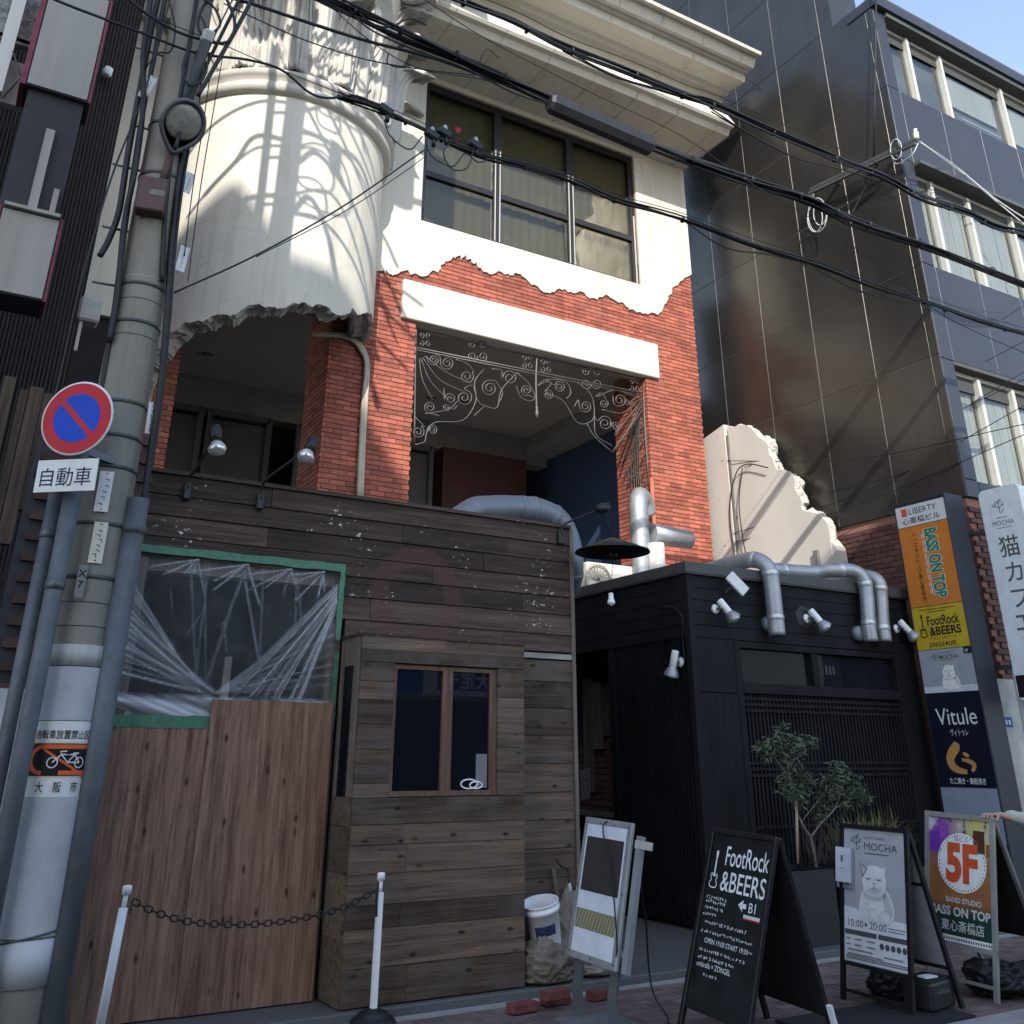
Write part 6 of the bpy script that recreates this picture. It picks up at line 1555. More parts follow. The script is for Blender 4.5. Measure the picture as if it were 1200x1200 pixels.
def tree_logo(p, cx, cy, s_, mat, k=3):
    for L in ([(0,0),(0.02,0.35),(0,0.7)],[(0.02,0.3),(-0.22,0.5),(-0.3,0.75)],[(0.02,0.35),(0.22,0.52),(0.32,0.72)],[(0,0.6),(-0.12,0.85)],[(0,0.62),(0.12,0.9)],[(0.05,0.0),(0.3,0.12),(0.3,0.3)],[(-0.2,0.5),(-0.38,0.5)],[(0.2,0.5),(0.4,0.5)]):
        p.stroke([(cx+x*s_, cy+y*s_) for x, y in L], 0.05*s_, mat, k, 'logo')
    rr = random.Random(2)
    for i in range(22):
        a = rr.uniform(0, math.pi); r = rr.uniform(0.25, 0.5); x, y = cx+r*math.cos(a)*s_, cy+(0.5+r*math.sin(a))*s_
        th = rr.uniform(0, 3); L = 0.06*s_
        p.poly([(x-L*math.cos(th), y-L*math.sin(th)), (x+L*0.4*math.sin(th), y-L*0.4*math.cos(th)), (x+L*math.cos(th), y+L*math.sin(th)), (x-L*0.4*math.sin(th), y+L*0.4*math.cos(th))], mat, k, 'logo')
def guitar(p, cx, cy, s_, mat, k=3, w=0.03):
    body = smooth2([(0,0),(0.22,0.04),(0.27,0.2),(0.17,0.34),(0.24,0.48),(0.18,0.60),(0.08,0.52),(-0.06,0.52),(-0.2,0.62),(-0.24,0.48),(-0.17,0.34),(-0.27,0.2),(-0.22,0.04)], 4)
    p.stroke([(cx+x*s_, cy+y*s_) for x, y in body], w*s_, mat, k, 'guitar_drawing', closed=True)
    p.poly([(cx+x*s_, cy+y*s_) for x, y in ((-0.05,0.5),(0.05,0.5),(0.05,1.3),(-0.05,1.3))], mat, k, 'guitar_drawing')
    p.poly([(cx+x*s_, cy+y*s_) for x, y in ((-0.07,1.32),(0.07,1.32),(0.1,1.6),(0.0,1.68),(-0.08,1.6))], mat, k, 'guitar_drawing')

# ------------------------------------------------------------------ pylon sign
LX = 10.45
py_ = thing('shop_pylon_sign', 'tall dark pylon sign with stacked orange, yellow, cat and black shop panels', 'sign', (LX+0.3, 7.55, 0))
ptl, ptr = onX(1048.7, 596, LX), onX(1105, 583, LX)
yL, yR, zT = ptl.y, ptr.y, (ptl.z+ptr.z)/2
def zl_(py): return onX(1048.7+(py-596)*0.168, py, LX).z
PYM = M('pylon_case', (0.022,0.025,0.036), 0.5, var=0.2, bmp=0.05)
b = MB(); b.box(LX+0.004, LX+0.36, yR-0.02, yL+0.03, 0.06, zT+0.06); b.build('case', PYM, py_, bevel=0.01)
W = yL-yR; pz = Panel((LX+0.003, yL, 0), (0,-1,0), (0,0,1), py_)
ORP = flat('pylon_orange', (0.56,0.19,0.035), 0.35); YEL = flat('pylon_yellow', (0.50,0.36,0.03), 0.35); PALE = flat('pylon_pale', (0.64,0.64,0.65)); GRN = flat('pylon_green', (0.02,0.20,0.13)); PBLK = flat('pylon_black', (0.010,0.012,0.024), 0.35); GRYB = flat('pylon_grey_blue', (0.26,0.30,0.37), 0.35); MPALE = flat('mocha_grey', (0.33,0.35,0.39), 0.35); MPAL2 = flat('mocha_pale', (0.58,0.60,0.64), 0.35); REDL = flat('logo_red', (0.62,0.10,0.07)); BRN = flat('kanji_bronze', (0.52,0.26,0.08))
zs = [zT, zl_(620.7), zl_(713.5), zl_(763.5), zl_(813.5), zl_(869), zl_(922.5), 0.75]
for k, mt_ in enumerate((PALE, ORP, YEL, MPALE, PBLK, PBLK, GRYB)):
    pz.rect(0.0, zs[k+1]+(0.008 if k not in (4,) else 0), W, zs[k], mt_, 1, ('building_name_panel','orange_panel','yellow_panel','cat_panel','black_panel','black_panel','grey_panel')[k])
h0 = zs[0]-zs[1]
pz.rect(0.08, zs[1]+h0*0.52, 0.165, zs[0]-h0*0.12, REDL, 2, 'red_seal'); pz.text('LIBERTY', 0.20, zs[1]+h0*0.56, h0*0.29, INK, 2, 0.0, w=0.40); pz.text('心斎橋ビル', 0.075, zs[1]+h0*0.16, h0*0.26, INK, 2, 0.012, w=0.56, font_h=0.82)
h1 = zs[1]-zs[2]; zt1 = zs[1]
pz.text('BASS ON TOP', W*0.52, zt1-h1*0.06, 0.17, WP, 2, 0.075, rot=-math.pi/2, w=h1*0.86)
pz.text('BASS ON TOP', W*0.525, zt1-h1*0.065, 0.165, GRN, 3, 0.04, rot=-math.pi/2, w=h1*0.85)
pz.vtext('ベースオントップ東心斎橋店', W*0.30, zt1-h1*0.07, h1*0.062, INK, 2, 0.01, 1.06)
for k in range(9): pz.rect(W*0.44, zt1-h1*(0.12+0.085*k)-h1*0.06, W*0.455, zt1-h1*(0.12+0.085*k), WP, 2, 'fine_lettering'); pz.rect(W*0.475, zt1-h1*(0.10+0.085*k)-h1*0.07, W*0.487, zt1-h1*(0.10+0.085*k), WP, 2, 'fine_lettering')
h2 = zs[2]-zs[3]; z0 = zs[3]
pz.text('FootRock', W*0.27, z0+h2*0.56, h2*0.22, INK, 2, 0.02, w=W*0.62); pz.text('&BEERS', W*0.29, z0+h2*0.33, h2*0.19, INK, 2, 0.03, w=W*0.60); pz.text('JUNGLE★LIFE', W*0.24, z0+h2*0.07, h2*0.10, INK, 2, 0.02, w=W*0.52); guitar(pz, W*0.17, z0+h2*0.30, h2*0.32, INK, 2, 0.09)
pz.rect(W*0.14, z0+h2*0.92, W*0.84, z0+h2*0.935, INK, 2, 'fine_lettering'); pz.rect(W*0.3, z0+h2*0.86, W*0.66, z0+h2*0.875, INK, 2, 'fine_lettering'); pz.text('フットロック & ビアーズ', W*0.27, z0+h2*0.22, h2*0.07, INK, 2, 0, w=W*0.5)
h3 = zs[3]-zs[4]; z0 = zs[4]
pz.rect(0, z0+0.008, W, z0+h3*0.16, MPAL2, 2, 'cat_panel'); tree_logo(pz, W*0.30, z0+h3*0.74, h3*0.18, GREYI); pz.text('CAT CAFE', W*0.38, z0+h3*0.90, h3*0.04, GREYI, 3, w=W*0.24); pz.text('MOCHA', W*0.38, z0+h3*0.77, h3*0.10, GREYI, 3, 0.01, w=W*0.38); pz.rect(W*0.40, z0+h3*0.73, W*0.66, z0+h3*0.74, GREYI, 3, 'fine_lettering')
cat(pz, W*0.52, z0+h3*0.10, h3*0.56); pz.rect(W*0.86, z0+h3*0.85, W, z0+h3, INK, 3, 'floor_tag'); pz.text('1F', W*0.89, z0+h3*0.88, h3*0.075, WP, 4, 0.02)
h4 = zs[4]-zs[5]; z0 = zs[5]; VIT = flat('pale_lettering', (0.72,0.72,0.73))
pz.text('Vitule', W*0.14, z0+h4*0.34, h4*0.36, VIT, 2, 0.0, w=W*0.74); pz.text('ヴィトゥレ', W*0.36, z0+h4*0.12, h4*0.11, VIT, 2, 0, w=W*0.32)
h5 = zs[5]-zs[6]; z0 = zs[6]
K = lambda L: [(W*x, z0+h5*y) for x, y in L]
pz.stroke(K([(0.44,0.97),(0.40,0.86),(0.32,0.74),(0.27,0.60),(0.30,0.46),(0.40,0.37),(0.54,0.34)]), [0.07,0.11,0.11,0.10,0.095,0.07,0.045], BRN, 2, 'brush_character', smooth=5); pz.stroke(K([(0.52,0.74),(0.58,0.70),(0.62,0.67)]), [0.03,0.045,0.03], BRN, 2, 'brush_character', smooth=5); pz.stroke(K([(0.48,0.60),(0.60,0.57),(0.68,0.50),(0.67,0.42),(0.63,0.35)]), [0.03,0.045,0.055,0.05,0.03], BRN, 2, 'brush_character', smooth=5)
pz.text('たこ焼き・鉄板焼き', W*0.20, z0+h5*0.09, h5*0.12, VIT, 2, 0.01, w=W*0.64, font_h=0.82)
pz.done()

# projecting cat cafe sign on the tower
cs = thing('projecting_sign', 'white rounded projecting sign lettered for a cat cafe, at the right edge', 'sign', (11, 6.75, 2.2))
XS = 10.9; a_, c_ = onX(1146, 580, XS), onX(1192, 566, XS); y0_, y1_ = c_.y, a_.y; zt_, zb_ = 4.66, 2.22; rr0 = 0.07
SIGW = flat('sign_cool_white', (0.70,0.74,0.76))
loop = []
for (cy, cz, a0) in ((y0_+rr0, zb_+rr0, 180), (y1_-rr0, zb_+rr0, 270), (y1_-rr0, zt_-rr0, 0), (y0_+rr0, zt_-rr0, 90)):
    loop += [Vector((XS, y, z)) for y, z in arc(cy, cz, rr0, a0, a0+90, 6)]
MB().prism(loop, (0.30, 0, 0)).build('case', SIGW, cs)
W = y1_-y0_; pz = Panel((XS-0.001, y1_, zb_), (0,-1,0), (0,0,1), cs)
pz.rect(0.012, 0.03, W-0.012, 0.27, INK, 1, 'black_band'); pz.text('1F', W*0.60, 0.08, 0.13, WP, 2, 0.03)
tree_logo(pz, W*0.45, 2.13, 0.17, GREYI, 1); pz.text('MOCHA', W*0.22, 1.98, 0.06, GREYI, 1, 0.0, w=W*0.52); pz.rect(W*0.33, 2.07, W*0.6, 2.078, GREYI, 1, 'fine_lettering'); pz.rect(W*0.3, 1.945, W*0.66, 1.952, GREYI, 1, 'fine_lettering')
for ch, z in (('猫',1.62),('カ',1.32),('フ',1.02),('ェ',0.76)): pz.text(ch, W*0.5, z, 0.24 if ch != 'ェ' else 0.28, GREYI, 1, 0.006, align='C', font_h=0.88)
cat(pz, W*0.68, 0.28, 0.42, 1); pz.done()
MB().bar((XS+0.15, y1_-0.02, 4.2), (XS+0.15, TY+0.05, 4.2), 0.05).build('bracket', CHAR, cs)
MB().bar((XS+0.15, y1_-0.02, 2.6), (XS+0.15, TY+0.05, 2.6), 0.05).build('bracket', CHAR, cs)
p0 = onY(1188, 780, 7.1); b = MB(); b.tube([(p0.x, 7.1, 2.6), (p0.x, 7.1, 0.0)], 0.035, 12); tag(b.build('white_post', ALU), 'slim white vertical post below the projecting cat cafe sign', 'post')

# ------------------------------------------------------------------ street boards
def quad(tl, tr, bl, br):
    tl, tr, bl, br = map(Vector, (tl, tr, bl, br)); u = ((tr-tl)+(br-bl)).normalized(); v = (tl-bl)+(tr-br); v = (v-u*v.dot(u)).normalized()
    w = ((tr-tl).length+(br-bl).length)/2; h = ((tl-bl).length+(tr-br).length)/2; c = (tl+tr+bl+br)/4
    return c, u, v, u.cross(v), w, h
# chalkboard
ch = thing('chalkboard_stand', 'black folding chalkboard with handwritten white chalk lettering', 'sign board', (4.95, 5.4, 0))
c, u, v, n, w, h = quad(onX(833,971,5.0), onX(904,981,4.97), onX(804,1178,4.68), onX(886,1213,4.63))
CHB = M('chalkboard_black', (0.012,0.014,0.015), 0.5, var=0.4, scale=6, bmp=0.05, dirt=(0.035,0.04,0.042), dirt_amt=0.5)
CHF = M('chalkboard_frame', (0.013,0.013,0.014), 0.45, var=0.4, scale=12, bmp=0.2)
CHK = M('chalk', (0.78,0.78,0.78), 0.9, var=0.35, scale=60, bmp=0)
MB().obox(c-n*0.008, u, v, n, w-0.04, h-0.02, 0.012).build('board', CHB, ch)
b = MB(); 
for s_ in (-1, 1):
    q = c+u*s_*(w/2-0.01); foot = q-v*(h/2); k_ = foot.z/(v.z); b.bar(q+v*h/2, foot-v*k_*0.995, 0.035, 0.035, up=n)
b.bar(c+v*(h/2-0.012)-u*(w/2), c+v*(h/2-0.012)+u*(w/2), 0.034, 0.036, up=n); b.bar(c-v*(h/2-0.012)-u*(w/2-.02), c-v*(h/2-0.012)+u*(w/2-.02), 0.034, 0.03, up=n); b.build('frame', CHF, ch, bevel=0.004)
top = c+v*h/2; v2 = Vector((-v.x, v.y, v.z)); u2 = u
b = MB(); cc = top-v2*h/2-n*0.02
MB().obox(cc, u, v2, u.cross(v2), w-0.04, h-0.02, 0.012).build('rear_board', CHB, ch)
for s_ in (-1, 1):
    q = cc+u*s_*(w/2-0.01); foot = q-v2*h/2; k_ = foot.z/v2.z; b.bar(q+v2*h/2, foot-v2*k_*0.995, 0.035, 0.035, up=n)
b.build('rear_frame', CHF, ch, bevel=0.004)
MB().bar(cc+u*(w/2+0.012)-v2*h*0.42, cc+u*(w/2+0.012)-v2*h*0.53, 0.06, 0.02).build('pale_tape', WHITEP, ch)
pz = Panel(c-u*w/2-v*h/2-n*0.001, u, v, ch)
pz.text('FootRock', w*0.28, h*0.80, h*0.115, CHK, 1, 0.006, w=w*0.66); pz.text('&BEERS', w*0.26, h*0.655, h*0.115, CHK, 1, 0.006, w=w*0.68); guitar(pz, w*0.14, h*0.66, h*0.13, CHK, 1, 0.05)
pz.text('B1', w*0.74, h*0.57, h*0.055, CHK, 1, 0.004); pz.poly([(w*0.58,h*0.60),(w*0.65,h*0.63),(w*0.65,h*0.61),(w*0.70,h*0.61),(w*0.70,h*0.585),(w*0.65,h*0.585),(w*0.65,h*0.565)], CHK, 1, 'arrow')
pz.rect(w*0.68, h*0.535, w*0.92, h*0.555, WP, 1, 'sticker'); pz.rect(w*0.68, h*0.528, w*0.92, h*0.537, REDP, 1, 'sticker')
pz.text('OPEN 19:00 START 19:30〜', w*0.16, h*0.355, h*0.028, CHK, 1, 0, w=w*0.72); pz.text('umbrella × ZONGEL', w*0.10, h*0.225, h*0.030, CHK, 1, 0, w=w*0.52)
rr = random.Random(4)
for (yy_, x0, x1) in ((0.595,.08,.40),(0.57,.08,.38),(0.535,.07,.36),(0.50,.06,.26),(0.455,.12,.74),(0.405,.08,.86),(0.305,.10,.80),(0.265,.10,.66),(0.18,.22,.42)):
    x = x0
    while x < x1:
        L = rr.uniform(0.02, 0.035)
        for q in range(2): pz.stroke([(w*(x+rr.uniform(0,L)), h*(yy_+rr.uniform(0,.02))), (w*(x+rr.uniform(0,L)), h*(yy_+rr.uniform(0,.02))), (w*(x+rr.uniform(0,L)), h*(yy_+rr.uniform(0,.02)))], 0.0045, CHK, 1, 'chalk_scribble')
        x += L+rr.choice((0.006, 0.006, 0.02))
pz.done()
# cat cafe board
mo = thing('cat_cafe_board', 'black framed street board with a white cat poster and opening hours', 'sign board', (6.4, 5.55, 0))
c, u, v, n, w, h = quad(onX(983.5,966,6.45), onX(1067,976,6.45), onX(988,1128,6.30), onX(1067,1144,6.29))
FRB = M('black_steel_frame', (0.012,0.012,0.014), 0.4, var=0.2, bmp=0.05)
MB().obox(c-n*0.008, u, v, n, w-0.03, h, 0.01).build('poster_panel', flat('poster_grey', (0.46,0.45,0.47)), mo)
b = MB()
def leg4(bb, c, u, v, n, w, h, t=0.03):
    for s_ in (-1, 1):
        q = c+u*s_*(w/2-t/2); foot = q-v*h/2; bb.bar(q+v*h/2, foot-v*(foot.z/v.z)*0.995, t, t, up=n)
leg4(b, c, u, v, n, w, h); b.bar(c+v*(h/2)-u*w/2, c+v*(h/2)+u*w/2, 0.03, 0.03, up=n); b.bar(c-v*(h/2)-u*w/2, c-v*(h/2)+u*w/2, 0.025, 0.025, up=n)
lo = c-v*(h/2+0.17); b.bar(lo-u*(w/2-.03), lo+u*(w/2-.03), 0.022, 0.022, up=n); b.build('frame', FRB, mo)
v2 = Vector((-v.x*1.6, v.y, v.z)).normalized(); top = c+v*h/2-n*0.02; cc = top-v2*h/2
b = MB(); leg4(b, cc, u, v2, u.cross(v2), w, h); b.bar(cc-v2*h/2-u*w/2, cc-v2*h/2+u*w/2, 0.025, 0.025, up=n); b.bar(cc-u*w/2+v2*h*0.1, cc+u*w/2+v2*h*0.1, 0.022, 0.022, up=n); b.build('rear_frame', FRB, mo)
MB().obox(cc, u, v2, u.cross(v2), w-0.04, h, 0.01).build('rear_panel', flat('rear_panel_grey', (0.30,0.30,0.32)), mo)
pz = Panel(c-u*w/2-v*h/2-n*0.002, u, v, mo)
pz.poly([(w*.03,h*.02),(w*.97,h*.02),(w*.97,h*.345),(w*.6,h*.36),(w*.3,h*.39),(w*.03,h*.405)], flat('poster_white', (0.80,0.80,0.82)), 1, 'poster_print')
tree_logo(pz, w*0.24, h*0.83, h*0.12, GREYI); pz.text('CAT CAFE', w*0.36, h*0.915, h*0.022, GREYI, 3, 0, w=w*0.30); pz.text('MOCHA', w*0.36, h*0.835, h*0.055, GREYI, 3, 0.0, w=w*0.48); pz.rect(w*.36, h*.805, w*.72, h*.812, GREYI, 3, 'fine_lettering')
cat(pz, w*0.50, h*0.345, h*0.40, 2)
pz.text('10:00', w*0.11, h*0.265, h*0.052, GREYI, 3, 0, w=w*0.22); pz.text('20:00', w*0.42, h*0.265, h*0.052, GREYI, 3, 0, w=w*0.24); pz.poly([(w*.355,h*.27),(w*.395,h*.29),(w*.355,h*.31)], GREYI, 3, 'arrow')
pz.rect(w*.69,h*.27,w*.9,h*.276,GREYI,3,'fine_lettering'); pz.rect(w*.69,h*.29,w*.92,h*.296,GREYI,3,'fine_lettering')
pz.rect(w*.06,h*.205,w*.52,h*.24,GREYI,3,'bar'); pz.rect(w*.54,h*.205,w*.95,h*.24,GREYI,3,'bar')
for k in range(5): pz.disc(w*(0.59+0.078*k), h*0.16, w*0.032, GREYI, 3, name='icon_dot')
rr = random.Random(6)
for (x0, x1, yy_) in ((.08,.14,.17),(.20,.30,.17),(.38,.50,.17),(.08,.14,.13),(.20,.30,.13),(.38,.50,.13),(.10,.46,.095),(.08,.94,.05),(.08,.94,.035),(.62,.88,.085),(.1,.6,.065)):
    x = x0
    while x < x1: L = rr.uniform(.008,.02); pz.rect(w*x, h*yy_, w*min(x+L, x1), h*(yy_+0.011), GREYI, 3, 'fine_lettering'); x += L+.005
pz.done()
t = thing('leaflet_holder', 'clear holder of white leaflets clipped to the cat cafe board', 'leaflet holder', c-u*w*0.4)
q = c-u*(w*0.42)+v*h*0.20+n*0.03
MB().obox(q, u, v, n, w*0.20, h*0.26, 0.03).build('leaflet_stack', flat('leaflet_white', (0.66,0.67,0.74)), t)
pz = Panel(q-u*w*0.10-v*h*0.13+n*0.0155, u, v, t); pz.rect(w*.085,h*.15,w*.115,h*.20,GREYI,1,'leaflet_print'); pz.rect(w*.07,h*.10,w*.13,h*.105,GREYI,1,'leaflet_print'); pz.done()
MB().obox(q-n*0.022-v*h*0.02, u, v, n, w*0.26, h*0.30, 0.008).build('holder', M('cloudy_acrylic', (0.28,0.29,0.32), 0.2, var=0.1), t)
# music studio board
fb = thing('studio_board', 'silver framed street board reading 5F in a white circle over a studio photo', 'sign board', (7.3, 5.5, 0))
c, u, v, n, w, h = quad(onX(1073,953,7.34), onX(1163,961,7.38), onX(1098,1100,7.18), onX(1171,1119,7.17))
mt, nt, bs = newmat('studio_photo_print')
tc = N(nt, 'ShaderNodeTexCoord'); sp = N(nt, 'ShaderNodeSeparateXYZ'); nt.links.new(tc.outputs['Generated'], sp.inputs[0])
n1 = noise(nt, coords(nt, 'World', (1,1,1)), 5, 3); n2 = noise(nt, coords(nt, 'World', (1,1,1)), 14, 4)
cA = mixrgb(nt, (0.20,0.06,0.34), (0.62,0.55,0.16), ramp(nt, sp.outputs[1], 0.25, 0.75, (1,1,1), (0,0,0)))
cA = mixrgb(nt, cA, (0.55,0.5,0.55), ramp(nt, n1, 0.5, 0.62)); cA = mixrgb(nt, cA, (0.08,0.04,0.08), ramp(nt, n2, 0.56, 0.66))
cB = mixrgb(nt, (0.22,0.07,0.025), (0.42,0.20,0.07), n1); cC = mixrgb(nt, (0.01,0.05,0.03), cB, ramp(nt, sp.outputs[2], 0.24, 0.34))
nt.links.new(mixrgb(nt, cC, cA, ramp(nt, sp.outputs[2], 0.60, 0.80)), bs.inputs['Base Color']); bs.inputs['Roughness'].default_value = 0.35
MB().obox(c-n*0.008, u, v, n, w-0.03, h, 0.01).build('poster_panel', mt, fb)
b = MB(); leg4(b, c, u, v, n, w, h, 0.032); b.bar(c+v*h/2-u*w/2, c+v*h/2+u*w/2, 0.036, 0.034, up=n); b.bar(c-v*h/2-u*w/2, c-v*h/2+u*w/2, 0.034, 0.03, up=n); lo = c-v*(h/2+0.22); b.bar(lo-u*(w/2-.03), lo+u*(w/2-.03), 0.024, 0.024, up=n); b.build('frame', M('silver_frame', (0.55,0.54,0.50), 0.35, metal=0.7, var=0.1), fb)
v2 = Vector((-v.x*1.8, v.y, v.z)).normalized(); top = c+v*h/2-n*0.02; cc = top-v2*h/2
b = MB(); leg4(b, cc, u, v2, u.cross(v2), w, h, 0.028); b.build('rear_frame', M('silver_frame2', (0.30,0.30,0.30), 0.4, metal=0.6), fb)
MB().obox(cc, u, v2, u.cross(v2), w-0.05, h*0.96, 0.01).build('rear_panel', CHF, fb)
pz = Panel(c-u*w/2-v*h/2-n*0.002, u, v, fb)
dw = flat('disc_white', (0.80,0.79,0.75)); OR5 = flat('five_orange', (0.60,0.10,0.03)); MRD = flat('dark_red_ink', (0.25,0.02,0.03))
pz.disc(w*0.53, h*0.63, h*0.235, dw, 1, n=48, name='white_disc')
for k in range(44): a = 2*math.pi*k/44; pz.disc(w*0.53+h*0.218*math.cos(a), h*0.63+h*0.218*math.sin(a), 0.0055, GREYI, 2, n=8, name='dot_ring')
pz.text('5F', w*0.53, h*0.49, h*0.29, OR5, 2, 0.05, align='C', w=w*0.46); pz.text('当ビル', w*0.53, h*0.80, h*0.042, MRD, 2, 0.0, align='C', font_h=0.82)
pz.text('BAND STUDIO', w*0.55, h*0.315, h*0.040, WP, 2, 0.02, align='C', w=w*0.50); pz.text('BASS ON TOP', w*0.50, h*0.215, h*0.068, WP, 2, 0.03, align='C', w=w*0.84); pz.text('東心斎橋店', w*0.53, h*0.105, h*0.075, WP, 2, 0.01, align='C', w=w*0.60, font_h=0.82)
pz.rect(w*.02, h*.015, w*.98, h*.065, dw, 1, 'footer_strip')
for k in range(22): pz.rect(w*(.2+.034*k), h*.03, w*(.2+.034*k)+w*.02, h*.05, GREYI, 2, 'fine_lettering')
for (x0,y0,x1,y1,m_) in ((.06,.70,.22,.86,flat('drum_violet',(0.16,0.03,0.32))),(.2,.80,.34,.93,flat('drum_violet2',(0.25,0.07,0.36))),(.70,.72,.86,.90,flat('amp_brown',(0.10,0.035,0.02))),(.88,.70,.98,.80,flat('amp_tan',(0.28,0.11,0.04)))): pz.rect(w*x0, h*y0, w*x1, h*y1, m_, 1, 'photo_shape')
pz.done()
# transparent light-box stand
lb = thing('acrylic_notice_stand', 'tilted acrylic notice stand with a dark blank screen and grey curved legs', 'stand', (4.3, 6.1, 0))
c, u, v, n, w, h = quad(onX(687,957,4.42), onX(744,965,4.42), onX(667,1120,4.25), onX(722,1140,4.24))
ACR = M('acrylic_edge', (0.26,0.27,0.28), 0.25, var=0.15, bmp=0); LBW = flat('panel_bluewhite', (0.66,0.69,0.76)); SCRN = M('dark_screen', (0.045,0.042,0.042), 0.35, var=0.15, bmp=0); STRP = flat('stripe_olive', (0.22,0.20,0.11)); STR2 = flat('stripe_pale', (0.36,0.34,0.24))
MB().obox(c, u, v, n, w, h, 0.03).build('acrylic_case', ACR, lb, bevel=0.006)
pz = Panel(c-u*w/2-v*h/2+n*0.0152, u, v, lb)
pz.rect(w*.08,h*.05,w*.92,h*.95,LBW,1,'white_sheet'); pz.rect(w*.11,h*.47,w*.89,h*.86,SCRN,2,'screen'); pz.rect(w*.09,h*.21,w*.91,h*.345,STRP,2,'striped_label')
for k in range(12): x = w*(.1+.066*k); pz.poly([(x,h*.215),(x+w*.02,h*.215),(x+w*.085,h*.34),(x+w*.065,h*.34)], STR2, 3, 'stripe')
for x, y in ((.05,.04),(.95,.04),(.05,.96),(.95,.96),(.04,.5),(.96,.5),(.35,.965),(.65,.965),(.5,.03)): pz.disc(w*x, h*y, 0.008, CHAR, 2, n=12, name='screw')
pz.done()
for s_ in (-1, 1):
    q0 = c+u*s_*(w*0.36)-v*h*0.46-n*0.03
    pts = [q0+v*0.10, q0-Vector((0,0,0.10)), q0-Vector((0.02,0,0.2)), Vector((q0.x-0.01, q0.y, 0.0))]
    P = spline(pts, 5); b = MB()
    for i in range(len(P)-1): b.bar(P[i], P[i+1]+(P[i+1]-P[i])*0.06, 0.085+0.05*(i/len(P))**3, 0.018, up=(1,0,0))
    b.build('leg', M('leg_grey', (0.16,0.165,0.17), 0.45, metal=0.4, var=0.15), lb)
MB().bar(c+u*w*0.55-v*h*0.5-n*0.05, c+u*w*0.55+v*h*0.42-n*0.05, 0.05, 0.04, up=n).build('rear_post', ACR, lb)
MB().bar(c+u*w*0.50+v*h*0.36-n*0.03, c+u*w*0.78+v*h*0.36-n*0.05, 0.05, 0.012, up=n).build('side_clip', ALU, lb)
MB().obox((c.x-0.02, c.y-0.05, 0.008), (0,1,0), (1,0,0), (0,0,-1), 0.62, 0.42, 0.012).build('base_plate', M('base_steel', (0.28,0.29,0.31), 0.4, metal=0.5), lb)
b = MB(); b.tube(spline([c+v*h*0.5, c+v*h*0.42+n*0.05, c+v*h*0.1+n*0.05+u*w*0.3, c-v*h*0.3+u*w*0.5+n*0.03, c-v*h*0.45+u*w*0.45], 6), 0.005, 6); b.build('front_flex', CABLE, lb)
b = MB(); b.tube(spline([onY(747,985,6.0), onY(752,1050,6.1), onY(757,1080,6.15), onY(760,1130,6.15), onY(766,1165,6.1), Vector((4.72,5.95,0.012)), Vector((4.4,5.7,0.012))], 6), 0.007, 6)
tag(b.build('power_flex', CABLE, origin=False), 'black power flex trailing from the notice stand to the paving', 'cable')

# ------------------------------------------------------------------ chain posts
def stanchion(label, p, top, sq=False, base=True):
    t = thing('chain_post', label, 'post', p, 'white plastic chain posts')
    p, top = Vector(p), Vector(top); d = (top-p).normalized(); L = (top-p).length
    MB().tube([p+d*0.06, p+d*(L-0.12)], 0.026, 20 if not sq else 4, smooth=not sq).build('shaft', WHITEP, t)
    MB().tube([p+d*(L-0.12), p+d*(L-0.045)], 0.014, 12).build('neck', WHITEP, t)
    MB().lathe([(0.0,-0.035),(0.027,-0.035),(0.027,0.005),(0.022,0.012),(0.0,0.014)], 20, top-d*0.014, d).build('cap', WHITEP, t)
    MB().lathe([(0.15,0.0),(0.15,0.03),(0.13,0.05),(0.10,0.06),(0.10,0.075),(0.06,0.09),(0.04,0.10)], 28, (p.x, p.y, 0.0)).build('base', BLACKP, t)
    return top
pR = stanchion('white square chain post on a round black base before the window bay', (3.0, 6.86, 0.0), onY(447, 1022, 6.86), True)
pL = stanchion('white round chain post leaning slightly before the plywood', (1.28, 6.80, 0.0), onY(150, 1037, 6.80), False)
chn = thing('black_chain', 'black plastic link chain sagging between the two white posts', 'chain', (2.2, 6.83, 0.6))
P = [onY(x, y, 6.82) for x, y in ((156,1056),(180,1068),(215,1079),(255,1083),(300,1083),(350,1077),(400,1064),(440,1044))]
S_ = spline(P, 12); Ls = [0]
for i in range(len(S_)-1): Ls.append(Ls[-1]+(S_[i+1]-S_[i]).length)
nL = 38; lm = None
b = MB()
lk = []
for i in range(20):
    a = 2*math.pi*i/20; x = 0.012*math.cos(a)*0.9; y = 0.016*math.sin(a); lk.append((x+(0.012 if math.cos(a) > 0 else -0.012), y, 0))
b.tube(lk, 0.0048, 6, close=True); lme = b.mesh('link'); lme.materials.append(CABLE)
def at_len(s_):
    i = min(len(Ls)-2, int(np.searchsorted(Ls, s_)-1)); i = max(0, i); f_ = (s_-Ls[i])/(Ls[i+1]-Ls[i]); return S_[i].lerp(S_[i+1], f_), (S_[i+1]-S_[i]).normalized()
for k in range(nL):
    c, d = at_len(Ls[-1]*(k+0.5)/nL); sc = Ls[-1]/nL/0.040
    ob = bpy.data.objects.new('link', lme); COL.objects.link(ob); ob.location = c; setparent(ob, chn)
    side = Vector((0,1,0)) if k % 2 else d.cross(Vector((0,1,0))).normalized()
    yv = (side-d*side.dot(d)).normalized(); zv = d.cross(yv)
    ob.rotation_euler = Matrix((d, yv, zv)).transposed().to_euler(); ob.scale = (sc, 1, 1)
